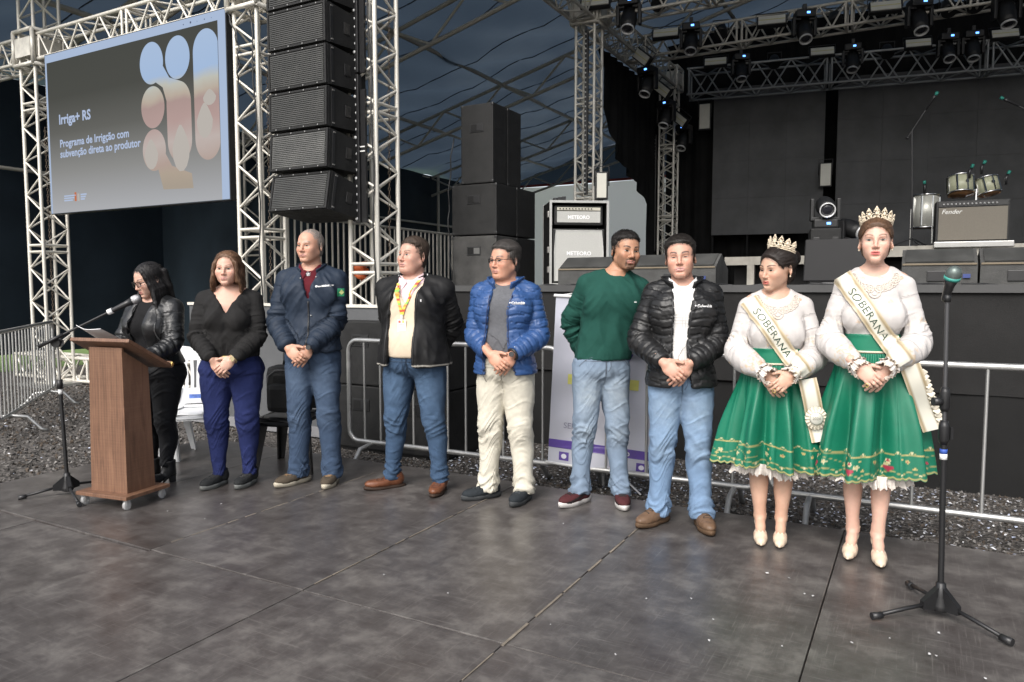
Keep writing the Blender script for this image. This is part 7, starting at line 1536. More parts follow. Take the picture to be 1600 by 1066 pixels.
# ---- 2: woman in black sweater
def woman_sweater():
    P = Person('woman with shoulder-length brown hair in a black sweater and blue trousers', G(366, 757), 1.655, R(10), skin=(.66, .435, .355), female=True, bw=1.10, bd=1.2, bust=1.25, hips=1.20, waist=1.36, legw=1.17, head=dict(yaw=R(-6), pitch=R(1), w=1.05, jaw=1.06, fat=.004, sc=1.03, hair=(.115, .062, .036), brow=(.16, .10, .07), lips=(.50, .24, .21), eyes=(.06, .07, .06)), legs=dict(l=(-.105, 0, -28), r=(.105, .0, -20)), hand_c=(-.01, -.245, .870), top='L', arm_out=.0, hs=.93)
    std_head(P)
    def line(x, y, z): ax = np.abs(x); return np.where(y < -.02, z - (.080 - 9 * ax * ax - 1.05 * np.clip(ax - .050, 0, 1)), np.maximum(z + .12, y - .0) + 0 * x)
    def th(x, y, z): return .011 + .010 * sstep(.01, -.06, z) + .004 * sstep(.06, .1, z)
    def extra(G_):
        r_ = random.Random(5)
        for sd in (-1, 1):
            for i in range(11):
                a = R(-40 + i * 14); x0, y0 = sd * .076 * math.cos(a * .0) * (1 - .25 * max(0, math.sin(a))), .085 * math.sin(a) + .012; pts = []; rr = []
                for j in range(7):
                    u = j / 6; w_ = .006 * math.sin(u * 9 + i * 1.3); pts.append(P.hp((sd * (.044 + .040 * math.sin(min(1.57, u * 3.2)) + w_ + .016 * u ** 2.5) * (1 - .45 * max(0, math.sin(a)) ** 2), y0 * (1 + .1 * u) - .010 * (1 - u) * (a < 0) - .02 * math.sin(u * 3.1) * (a < -.2) + w_ * .8, .072 - .222 * u - r_.uniform(0, .02) * u))); rr.append(.0155 * (1 - .60 * u) + .003 * math.sin(u * 12 + i))
                G_.chain(pts, rr, .006)
        for i in range(7):
            x0 = (i - 3) * .022; G_.chain([P.hp((x0 * (1 + .3 * u), .10 - .01 * u, .03 - .20 * u)) for u in (0, .33, .66, 1)], [.02, .019, .016, .008], .008)
    P.hair_cap(line, th, (.115, .062, .036), comb=lambda p: P.hR @ np.array([.0, .1, -1.0]) if ((p - np.array(P.hc)) @ P.hR)[2] < .06 else P.hR @ np.array([np.sign((p - np.array(P.hc))[0]) * .8, .45, -.35]), n=5200, L_=.06, seed=8, extra=extra, disp=.0022, lift=.004, jit=.22)
    P.trousers((.015, .022, .085), hem=.075, seed=11, off=.007, wr=.0065, flare=.004, waist=1.03, bunch=.8, fade=.12, fadec=(1.5, 1.5, 1.3))
    for sd in (-1, 1): P.shoe(sd, (.018, .019, .020), (.13, .135, .13), 'sneaker', (.02, .02, .02), L_=.265)
    def disp(v, nn): return arm_wr(P, v, .008, 41) + trunk_wr(P, v, .009, 43, .97) + .002 * ridge(np.stack([v[:, 0] * 60, v[:, 1] * 8, v[:, 2] * 4], 1), 3) * np.exp(-((v[:, 2] / P.k - 1.38) / .04) ** 2)
    o, v, f = top_garment(P, 'sweater', knit_m, (.014, .0135, .0135), off=.013, hem=.975, arms=[(0, .058), (.25, .062), (.5, .055), (.6, .054), (.85, .046), (1, .043)], neck='v', disp=disp)
    bb_ = MB(); bb_.box((-.0, -.170 * P.bd * .78 - .012, .982 * P.k), (.042, .006, .030), bev=.004); ob('belt_buckle', bb_, M('gold_buckle', (.55, .42, .15), .3, .8), P.t); watch(P, 1, (.25, .2, .1), r=.028, face=M('gold_watch', (.4, .33, .2), .25, .8, var=0))
    return P
# ---- 4: man in black jacket, beige sweater, lanyard
def man_lanyard():
    P = Person('man in an open black jacket and beige sweater wearing a badge on a lanyard', G(650, 764), 1.745, R(-12), skin=(.60, .375, .305), bw=1.13, bd=1.20, belly=.045, head=dict(yaw=R(-26), pitch=R(-4), w=1.04, jaw=1.12, fat=.009, sc=1.02, hair=(.055, .038, .027), brow=(.16, .10, .07), lips=(.46, .23, .20), eyes=(.10, .12, .12), lid=.1), legs=dict(l=(-.185, 0, -50), r=(.185, -.02, 2)), arms='back', legw=1.1)
    std_head(P)
    short_hair(P, (.050, .035, .026), front=.076, t_top=.020, t_side=.0035, seed=4, n=3200, L_=.020, comb=lambda p: P.hR @ np.array([.1, -.2, .9]) if ((p - np.array(P.hc)) @ P.hR)[2] > .06 else P.hR @ np.array([0, .3, -1]), lift=.006, temple=.040)
    P.trousers((.038, .068, .120), fade=.7, seed=5, waist=.970, off=.012, hem=.07, flare=.0, wr=.0085, fadec=(2.3, 2.1, 1.9), tight=.004, bunch=1.2)
    jeans_detail(P, (.02, .035, .06), .945, -.03)
    for sd in (-1, 1): P.shoe(sd, (.135, .050, .024), (.035, .022, .016), 'dress', (.08, .03, .016), L_=.30)
    o2, v2, f2 = top_garment(P, 'sweater', knit_m, (.60, .50, .38), off=.022, hem=.945, sleeves=False, neck='v', disp=lambda v, nn: trunk_wr(P, v, .004, 51, .95)); b2 = bvh(v2, f2)
    os_ = top_garment(P, 'shirt', cotton_m, (.62, .46, .48), off=.012, hem=1.2, sleeves=False, neck='crew'); b2 = P.bvh_of(o2, os_[0], P.body_o); shirt_points(P, (.64, .48, .50), cotton_m, z=1.488, spread=.066)
    def disp(v, nn): return arm_wr(P, v, .009, 52) + trunk_wr(P, v, .010, 53, .9)
    tab = [(.88 * P.k, -.135, .055), (1.2 * P.k, -.12, .065), (1.40 * P.k, -.085, .085), (1.55 * P.k, -.085, .10)]
    def pnt(v, c, nn): e = np.abs(v[:, 2] - .895 * P.k) < .006; c[e & (v[:, 1] < .05)] = (.40, .38, .34); return c
    o, v, f = top_garment(P, 'jacket', nylon_m, (.0115, .0115, .0120), off=.034, hem=.885, arms=AR_JACK, disp=disp, cuts=lambda G_: G_.cut(wedge_cut(tab, -.01)), paint=pnt); b = bvh(v, f)
    collar(P, 'jacket_collar', nylon_m, (.0115, .0115, .012), r0=.084, h0=.060, z=1.462, open_=.62, flare=.018, drop=.05, parent=o); 
    for sd in (-1, 1): pts = [P.on_front(b, (np.interp(z, [t[0] for t in tab], [t[1] for t in tab]) - .010) if sd < 0 else (np.interp(z, [t[0] for t in tab], [t[2] for t in tab]) + .010), z, .002) for z in np.linspace(.90 * P.k, 1.40 * P.k, 22)]; ob('zipper', MB().tube(pts, .0035, 6), zipb, o)
    cs_ = [(-.078, .010, 1.475), (-.090, -.05, 1.49)]
    ob('collar_trim', MB().tube([(.098, -.035, 1.455 * P.k), (.104, -.028, 1.485 * P.k), (.103, -.015, 1.51 * P.k)], .0035, 6), wht, o); ob('collar_trim', MB().tube([(-.088, -.055, 1.455 * P.k), (-.095, -.045, 1.485 * P.k), (-.096, -.03, 1.505 * P.k)], .0035, 6), wht, o)
    p = P.on_front(b, .115, 1.33 * P.k, .003); ob('chest_mark', MB().box(p, (.008, .003, .016)), wht, o)
    # lanyard and badge
    lan = M('lanyard_print', attr=True, rough=.6, var=0); pts = [(-.062, 1.43), (-.060, 1.38), (-.045, 1.32), (-.030, 1.27), (-.022, 1.235)]; pts2 = [(.070, 1.45), (.050, 1.40), (.025, 1.34), (-.005, 1.28), (-.018, 1.235)]
    for q in (pts, pts2):
        n_ = 40; Pm = np.zeros((n_, 3, 3)); Cm = np.zeros((n_, 3, 3)); zz = np.linspace(q[0][1], q[-1][1], n_); xx = np.interp(-zz, [-t[1] for t in q], [t[0] for t in q])
        for i in range(n_):
            for j in range(3): Pm[i, j] = P.on_front(b2, xx[i] + (j - 1) * .0095, zz[i] * P.k, .008 if zz[i] < 1.36 else .024); c_ = [(.75, .55, .08), (.70, .06, .03), (.75, .50, .06), (.20, .50, .08), (.75, .25, .04)][(i // 3) % 5]; Cm[i, j] = c_
        vv, ff = grid_mesh(Pm); vv2 = vv + np.array([0, -.002, 0]); pmesh('lanyard', np.concatenate([vv2, vv]), np.concatenate([ff, ff[:, ::-1] + len(vv)]), lan, P.t, np.concatenate([Cm.reshape(-1, 3)] * 2))
    pb_ = P.on_front(b2, -.020, 1.20 * P.k, .012); bd_ = ob('badge', MB().box(pb_ + Vector((0, -.003, -.045)), (.058, .004, .092), bev=.003), M('badge_white', (.74, .74, .74), .4, var=.02), P.t); ob('badge_clip', MB().box(pb_ + Vector((0, -.004, .018)), (.016, .006, .032), bev=.002), M('badge_clip', (.7, .7, .68), .4), bd_)
    for (dx, dz, w_, h_, cc) in ((-.014, -.012, .016, .016, (.7, .12, .08)), (.012, -.012, .014, .018, (.45, .5, .12)), (0, -.032, .04, .004, (.3, .3, .32)), (0, -.045, .046, .003, (.5, .5, .5)), (0, -.058, .03, .003, (.5, .5, .5))): ob('badge_print', MB().box(pb_ + Vector((dx, -.0062, dz)), (w_, .001, h_)), M('badge_%d' % int(cc[0] * 1000 + cc[1] * 100), cc, .5, var=0), bd_)
    return P
# ---- 5: man with glasses in blue puffer
def man_blue():
    P = Person('man with glasses in a blue puffer jacket and off-white trousers', G(790, 779), 1.705, R(-12), skin=(.60, .345, .255), bw=.90, bd=1.02, belly=.025, head=dict(yaw=R(-30), pitch=R(3), w=1.0, jaw=1.06, fat=.005, sc=1.02, hair=(.050, .044, .040), brow=(.10, .085, .08), lips=(.42, .20, .17), eyes=(.04, .03, .025), lid=.2), legs=dict(l=(-.125, 0, -48), r=(.13, -.02, -14)), hand_c=(.02, -.225, .935), top='R', arm_out=-.2)
    std_head(P)
    short_hair(P, (.048, .043, .040), front=.074, t_top=.021, t_side=.008, seed=14, n=3600, L_=.035, comb=lambda p: P.hR @ np.array([.9, .35, .05]) if ((p - np.array(P.hc)) @ P.hR)[2] > .055 else P.hR @ np.array([0, .6, -.8]), temple=.045, side=.01)
    P.glasses((.03, .03, .032), half=True, r=.0017)
    P.trousers((.53, .50, .42), seed=7, waist=.98, off=.018, hem=.05, flare=.010, wr=.0085, mat=cotton_m, bunch=1.0)
    jeans_detail(P, (.38, .35, .29), .95)
    for sd in (-1, 1): P.shoe(sd, (.020, .024, .028), (.045, .048, .05), 'sneaker', (.03, .035, .04), L_=.295)
    top_garment(P, 'tee_shirt', knit_m, (.105, .108, .118), off=.012, hem=.97, sleeves=False, neck='crew', disp=lambda v, nn: trunk_wr(P, v, .004, 61, .95), paint=lambda v, c, nn: c * (1 + .22 * fbm(v * 220, 3, 2))[:, None])
    tab = [(.86 * P.k, -.10, .105), (.95 * P.k, -.105, .075), (1.1 * P.k, -.10, .045), (1.3 * P.k, -.075, .045), (1.42 * P.k, -.06, .075), (1.55 * P.k, -.06, .10)]
    col = (.028, .070, .190)
    o, v, f = top_garment(P, 'puffer_jacket', puff_m, col, off=.030, hem=.875, arms=[(0, .066), (.25, .064), (.5, .061), (.6, .061), (.85, .056), (.96, .049), (1, .046)], res=.0075, disp=puffer(P, .0062, 71), cuts=lambda G_: G_.cut(wedge_cut(tab, -.01)), t1=.985); b = bvh(v, f)
    collar(P, 'jacket_collar', puff_m, col, r0=.080, h0=.070, z=1.455, open_=.52, flare=.040, drop=.055, parent=o, t=.010)
    for sd in (-1, 1): ob('zipper', MB().tube([P.on_front(b, (np.interp(z, [t[0] for t in tab], [t[1] for t in tab]) - .008) if sd < 0 else (np.interp(z, [t[0] for t in tab], [t[2] for t in tab]) + .008), z, .001) for z in np.linspace(.89 * P.k, 1.40 * P.k, 24)], .0035, 6), M('zip_blue', (.02, .03, .08), .4, var=0), o)
    P.text_front(b, 'Columbia', .021, .075, 1.342 * P.k, wht, parent=o, bold=.001); q = P.on_front(b, .066, 1.350 * P.k, .003); ob('chest_mark', MB().box(q, (.008, .003, .008), rot=(0, R(45), 0)), wht, o)
    e, w_ = P.E[1], P.Wr[1]; c = w_.lerp(e, .18) + Vector((0, -.052, .012)); d = (w_ - e).normalized(); ob('sleeve_mark', MB().tube([c - Vector((.014, 0, -.02)), c + Vector((.012, 0, -.022))], .0022, 6), wht, o)
    watch(P, 1, (.015, .015, .016), r=.036)
    p0 = P.on_front(b, -.113, .885 * P.k, .004); ob('zip_cord', MB().tube([p0, p0 + Vector((.012, -.004, -.025)), p0 + Vector((.028, -.004, -.055))], .002, 5), zipb, o)
    return P
# ---- 6: man in green sweater
def man_green():
    P = Person('man with a short beard in a dark green sweater leaning towards his neighbour', G(937, 786), 1.765, R(6), skin=(.47, .275, .185), bw=.92, bd=1.0, belly=.012, lean=.10, head=dict(yaw=R(10), pitch=R(3), roll=R(4), w=1.02, jaw=1.04, sc=1.03, hair=(.012, .010, .009), lips=(.40, .16, .13), beard=1.0, nose=1.12, smile=1, dx=.03), legs=dict(l=(-.13, .02, -52), r=(.135, -.02, -6)), arms='back', sh_tilt=-.012)
    std_head(P)
    short_hair(P, (.012, .010, .009), front=.072, t_top=.017, t_side=.003, seed=24, n=3400, L_=.018, comb=lambda p: P.hR @ np.array([.1, -.6, .5]) if ((p - np.array(P.hc)) @ P.hR)[2] > .06 else P.hR @ np.array([0, .3, -1]), temple=.046, lift=.005)
    P.trousers((.170, .225, .300), fade=.8, seed=9, waist=.975, off=.012, hem=.06, flare=.004, wr=.009, fadec=(2.0, 1.75, 1.45), bunch=1.4)
    jeans_detail(P, (.10, .12, .15))
    for sd in (-1, 1): P.shoe(sd, (.065, .018, .020), (.50, .48, .46), 'sneaker', (.015, .012, .012), L_=.30, solew=(.02, .015, .015))
    def disp(v, nn): return arm_wr(P, v, .009, 81) + trunk_wr(P, v, .011, 83, .97) + .0012 * np.sin(v[:, 0] * 500) * (v[:, 2] < (.955 + .055) * P.k)
    o, v, f = top_garment(P, 'sweater', knit_m, (.010, .056, .043), off=.024, hem=.945, arms=[(0, .064), (.25, .062), (.5, .056), (.85, .05), (1, .044)], neck='crew', disp=disp); b = bvh(v, f)
    lx = P.lx(1.45); ob('neck_trim', MB().tube([(lx + .072 * math.cos(a), -.005 + .085 * math.sin(a), 1.463 * P.k - .022 * max(0, -math.sin(a))) for a in [i * .2618 for i in range(24)]], .005, 6, closed=True), M('collar_grey_trim', (.20, .21, .18), .9), o)
    q = P.on_front(b, lx + .085, 1.31 * P.k, .002); ob('chest_mark', MB().box(q, (.016, .003, .006)), wht, o)
    return P
# ---- 7: man in black puffer
def man_black():
    P = Person('man in a black puffer jacket over a white checked shirt with hands folded', G(1060, 819), 1.70, R(-10), skin=(.62, .38, .30), bw=.87, bd=1.0, belly=.015, head=dict(yaw=R(-6), pitch=R(0), roll=R(-3), w=.99, jaw=1.0, sc=1.03, hair=(.016, .012, .010), brow=(.03, .02, .017), lips=(.50, .24, .22), lid=.55, smile=1, dx=-.015), legs=dict(l=(-.12, .01, -40), r=(.135, -.02, 12)), hand_c=(-.035, -.23, .935), top='R', arm_out=-.05)
    std_head(P)
    short_hair(P, (.015, .012, .010), front=.074, t_top=.020, t_side=.007, seed=34, n=3800, L_=.032, comb=lambda p: P.hR @ np.array([-.8, .5, .1]) if ((p - np.array(P.hc)) @ P.hR)[2] > .055 else P.hR @ np.array([0, .5, -.9]), temple=.046, side=.01)
    P.trousers((.155, .235, .355), fade=.75, seed=13, waist=.98, off=.016, hem=.055, flare=.006, wr=.0085, fadec=(1.75, 1.5, 1.25), bunch=1.3)
    jeans_detail(P, (.09, .13, .19), .95)
    for sd in (-1, 1): P.shoe(sd, (.125, .075, .045), (.09, .055, .032), 'boot', (.05, .035, .025), L_=.295)
    def pl(v, c, nn):
        gx = np.abs(((v[:, 0] + 10) / .017) % 1 - .5) > .42; gz = np.abs((v[:, 2] / .017) % 1 - .5) > .42; c[gx | gz] *= .74; return c
    top_garment(P, 'checked_shirt', cotton_m, (.68, .67, .65), off=.012, hem=.95, sleeves=False, neck='crew', res=.0055, paint=pl, disp=lambda v, nn: trunk_wr(P, v, .003, 91, .95)); shirt_points(P, (.70, .70, .69), cotton_m, z=1.490, spread=.062, l_=.09)
    tab = [(.85 * P.k, -.060, .055), (.95 * P.k, -.060, .040), (1.1 * P.k, -.058, .020), (1.3 * P.k, -.050, .035), (1.42 * P.k, -.055, .06), (1.55 * P.k, -.07, .09)]; col = (.0125, .0125, .0130)
    o, v, f = top_garment(P, 'puffer_jacket', puff_m, col, off=.031, hem=.865, arms=[(0, .068), (.25, .066), (.5, .063), (.6, .062), (.85, .056), (.96, .049), (1, .046)], res=.0072, disp=puffer(P, .0062, 95), cuts=lambda G_: G_.cut(wedge_cut(tab, -.01)), t1=.985); b = bvh(v, f)
    collar(P, 'jacket_collar', puff_m, col, r0=.080, h0=.066, z=1.455, open_=.55, flare=.040, drop=.050, parent=o, t=.010)
    for sd in (-1, 1): ob('zipper', MB().tube([P.on_front(b, (np.interp(z, [t[0] for t in tab], [t[1] for t in tab]) - .008) if sd < 0 else (np.interp(z, [t[0] for t in tab], [t[2] for t in tab]) + .008), z, .001) for z in np.linspace(.88 * P.k, 1.40 * P.k, 24)], .0035, 6), zipb, o)
    P.text_front(b, 'Columbia', .021, .075, 1.340 * P.k, wht, parent=o, bold=.001); q = P.on_front(b, .066, 1.348 * P.k, .003); ob('chest_mark', MB().box(q, (.008, .003, .008), rot=(0, R(45), 0)), wht, o)
    c = P.Wr[1].lerp(P.E[1], .25) + Vector((0, -.054, .008)); ob('sleeve_mark', MB().tube([c - Vector((.012, 0, -.022)), c + Vector((.010, 0, -.022))], .0022, 6), wht, o)
    return P
# ---- 1: woman at the lectern
def woman_lectern():
    P = Person('woman with long black hair and glasses in a leather jacket speaking at the lectern', G(250, 752), 1.575, R(-16), skin=(.62, .42, .345), female=True, bw=1.10, bd=1.08, bust=1.0, hips=1.06, waist=1.08, legw=1.0, head=dict(yaw=R(-20), pitch=R(20), roll=R(-2), w=1.0, sc=1.03, hair=(.010, .009, .0095), lips=(.45, .17, .15), lid=.45, dy=-.02), legs=dict(l=(-.085, 0, -22), r=(.080, -.03, -12)), arms='lectern')
    std_head(P); P.glasses((.022, .014, .012), r=.0024, h_=.0185, w_=.0225, yo=-.106)
    def line(x, y, z): ax = np.abs(x); return np.where(y < -.025, z - (.080 - 8 * ax * ax - 1.3 * np.clip(ax - .052, 0, 1)), np.maximum(z + .13, y) + 0 * x)
    def th(x, y, z): return .010 + .008 * sstep(.02, -.06, z)
    def extra(G_):
        r_ = random.Random(9); lx = P.lx(1.4)
        for sd in (-1, 1):
            for i in range(9):
                a = R(-48 + i * 17); y0 = .08 * math.sin(a) + .012; pts = []; rr = []; top_ = P.hp((sd * .048 * (1 - .4 * max(0, math.sin(a)) ** 2), y0 - .0 * (a < 0), .066)); mid = P.hp((sd * .078 * (1 - .35 * max(0, math.sin(a)) ** 2), y0 + .0, -.07)); end = Vector((lx + sd * (.115 - .01 * i * .6), (-.115 + .028 * i) - .02, (1.24 + .012 * i + r_.uniform(-.03, .03)) * P.k)); e2_ = Vector((lx + sd * (.105 - .01 * i * .5), -.09 + .026 * i, 1.40 * P.k))
                ctrl = [Vector(top_), Vector(mid), e2_, end]
                for j in range(10):
                    u = j / 9 * 3; q = min(2, int(u)); t = u - q; t = t * t * (3 - 2 * t) * .5 + t * .5; pts.append(ctrl[q].lerp(ctrl[q + 1], t)); rr.append(.017 * (1 - .55 * (j / 9) ** 1.5))
                G_.chain(pts, rr, .008)
        for i in range(6): x0 = (i - 2.5) * .026; G_.chain([P.hp((x0, .095, .03)), P.hp((x0, .09, -.08)), (lx + x0 * 1.3, .12, 1.38 * P.k), (lx + x0 * 1.3, .125, 1.24 * P.k)], [.022, .021, .018, .010], .01)
    P.hair_cap(line, th, (.0095, .0085, .009), comb=lambda p: P.hR @ np.array([.0, .25, -1.0]) if p[2] > P.hc.z - .04 else np.array([0, 0, -1.]), n=4500, L_=.09, seed=18, extra=extra, disp=.0018, freq=(120, 120, 14), lift=.003, jit=.10)
    P.trousers((.012, .0125, .0145), hem=.125, seed=21, off=.009, wr=.0035, tight=.0, waist=1.03, bunch=.6, mat=nylon_m, name='trousers')
    for sd in (-1, 1): P.shoe(sd, (.013, .013, .014), (.015, .015, .015), 'boot_heel', None, L_=.25)
    top_garment(P, 'top', knit_m, (.008, .008, .009), off=.008, hem=.98, sleeves=False, neck='crew')
    tab = [(.98 * P.k, -.07, .045), (1.2 * P.k, -.085, .05), (1.38 * P.k, -.07, .06), (1.55 * P.k, -.07, .07)]
    def disp(v, nn): return arm_wr(P, v, .0075, 101, 1.3) + trunk_wr(P, v, .006, 103, .98)
    o, v, f = top_garment(P, 'leather_jacket', leather_m, (.012, .0125, .0135), off=.026, hem=.965, arms=[(0, .068), (.25, .064), (.5, .058), (.8, .050), (1, .042)], disp=disp, cuts=lambda G_: G_.cut(wedge_cut(tab, -.01))); b = bvh(v, f)
    # lapels
    for sd in (-1, 1):
        n_ = 14; Pm = np.zeros((n_, 4, 3))
        for i in range(n_):
            z = (1.10 + .33 * i / (n_ - 1)) * P.k; e = np.interp(z, [t[0] for t in tab], [t[1 if sd < 0 else 2] for t in tab]); wd = .075 * math.sin(math.pi * min(1, (i + 1) / n_ * .85 + .05)) + .004
            for j in range(4): q = P.on_front(b, e + sd * (.004 + wd * j / 3), z, .007 + .004 * math.sin(j)); Pm[i, j] = q
        vv, ff = grid_mesh(Pm); ff = ff if sd < 0 else ff[:, ::-1]; pmesh('lapel', np.concatenate([vv, vv + [0, .004, 0]]), np.concatenate([ff, ff[:, ::-1] + len(vv)]), leather_m, o, np.repeat(np.array([[.014, .0145, .0155]]), len(vv) * 2, 0))
    zipper(P, b, [(.135 - .00 * i, (1.30 - .022 * i) * P.k) for i in range(12)], zipm, 'zipper', .004, o, .004); zipper(P, b, [(-.115, (1.22 - .02 * i) * P.k) for i in range(10)], zipm, 'zipper', .003, o, .004); zipper(P, b, [(.062, (1.10 - .012 * i) * P.k) for i in range(9)], zipm, 'zipper', .004, o, .004)
    return P
def outward(v, f, cx=0.0, cy=0.0):
    n = normals(v, f); return f if ((v[:, 0] - cx) * n[:, 0] + (v[:, 1] - cy) * n[:, 1]).mean() > 0 else f[:, ::-1]
# ---- 8 and 9: the two crowned women
def pumps(P, sd, heel=.055):
    fx, fy, yw = P.legs['l' if sd < 0 else 'r']; M4 = Matrix.Translation((fx, fy, 0)) @ Matrix.Rotation(R(yw), 4, 'Z'); M3 = np.array(M4.to_3x3()); tr = np.array(M4.translation); col = (.62, .50, .38)
    G_ = Sdf(axis((-.05, .05, .0035)), axis((-.19, .08, .0035)), axis((-.004, .15, .0035)))
    G_.chain([(0, -.165, .014), (0, -.13, .018), (0, -.09, .026), (0, -.055, .034)], [.008, .024, .034, .036], .012); G_.ell((0, .035, heel + .030), (.030, .030, .032), .01); G_.cone((0, -.055, .036), (0, .03, heel + .012), .030, .024, .012)
    G_.cut(lambda X, Y, Z: (.006 + (heel) * sstep(-.09, .02, Y)) - Z); G_.ell((0, -.02, heel + .052), (.026, .085, .048), .004, sub=True)
    G_.cut(lambda X, Y, Z: np.where((Y > -.06) & (Y < .022), .006 - (X * 0 + .0), -1) * 0 - 1 + 0 * Z)
    v, f = G_.mesh(1); o = pmesh('shoe', v @ M3.T + tr, f, leath2_m, P.t, np.repeat(np.array([col]), len(v), 0))
    mb = MB(); mb.tube([M4 @ Vector((0, .042, heel + .01)), M4 @ Vector((0, .046, .004))], [.016, .011], 12); mb2 = ob('heel', mb, M('beige_heel', (.45, .36, .26), .4), o)
    ob('ankle_strap', MB().tube([M4 @ Vector((.034 * math.cos(a), .022 + .036 * math.sin(a), heel + .072 + .006 * math.cos(a))) for a in [i * .3927 for i in range(16)]], .0035, 6, closed=True), M('beige_strap', (.6, .48, .36), .45), o)
    ob('bow', MB().box(M4 @ Vector((0, -.088, .060)), (.030, .016, .010), rot=(R(25), 0, R(yw)), bev=.004), M('beige_bow', (.66, .55, .42), .4), o)
def tiara(P, n_p=7, R0=.083, tilt=R(-18), hgt=.052, zc=.062, y0=.018, parent=None):
    pearl = M('tiara_pearl', (.62, .53, .40), .28, .15, var=.25, vscale=150, coat=.4); gold = M('tiara_gold', (.52, .42, .28), .3, .8, var=.1); t = thing('tiara', 'x', 'tiara')
    ico = bmesh.new(); bmesh.ops.create_icosphere(ico, subdivisions=1, radius=1.0); iv = [x.co.copy() for x in ico.verts]; jf = [tuple(q.index for q in x.verts) for x in ico.faces]; ico.free(); mb = MB(); mg = MB()
    Rt = Matrix.Rotation(tilt, 3, 'X')
    def at(a, h, out=0.0): p = Vector(((R0 + out + .22 * h) * math.sin(a) * .98 * P.h['w'], -(R0 + out + .12 * h) * math.cos(a) * 1.02, h)); p = Rt @ p; return Vector(P.hp((p.x, p.y + y0, p.z + zc)))
    def ball(p, r): mb.raw([p + q * r for q in iv], jf, 0, True)
    A = R(98)
    for i in range(46): a = -A + 2 * A * i / 45; ball(at(a, 0), .0042); ball(at(a, .008, .001), .0032)
    mg.tube([at(-A + 2 * A * i / 40, .003, -.002) for i in range(41)], .003, 6)
    for k in range(n_p):
        c = -A * .80 + 1.60 * A * k / (n_p - 1); hh = hgt * (1 - .32 * abs(2 * k / (n_p - 1) - 1)); hw = 1.60 * A / (n_p - 1) * .52
        for i in range(13):
            u = i / 12 * 2 - 1; w_ = (1 - abs(u)); h = .010 + hh * ((1 - u * u) ** .55) * (.90 + .1 * w_); ball(at(c + hw * u * (1 - .12 * w_), h, .0), .0046 - .001 * abs(u)); 
            if i % 2 == 0: ball(at(c + hw * u * .62, .010 + hh * .62 * (1 - u * u) ** .6, .001), .0042)
        for i in range(34): u = random.uniform(-1, 1); w_ = random.uniform(0, 1); ball(at(c + hw * u * (1.0 - .35 * w_), .008 + hh * .92 * w_ * (1 - u * u) ** .5, random.uniform(-.001, .002)), random.uniform(.0030, .0050))
        ball(at(c, .012 + hh * .42), .0085); ball(at(c, .010 + hh * 1.08), .0052); ball(at(c - hw * .35, .010 + hh * .2), .0058); ball(at(c + hw * .35, .010 + hh * .2), .0058); mg.tube([at(c, .004, -.003), at(c, .008 + hh, -.003)], .0022, 5); mg.tube([at(c - hw * .9, .004, -.003), at(c - hw * .3, .3 * hh + .01, -.003), at(c, .7 * hh, -.003), at(c + hw * .3, .3 * hh + .01, -.003), at(c + hw * .9, .004, -.003)], .0022, 5)
    bpy.data.objects.remove(t); o = ob('tiara', mb, pearl, parent or P.t); ob('tiara_band', mg, gold, o); return o
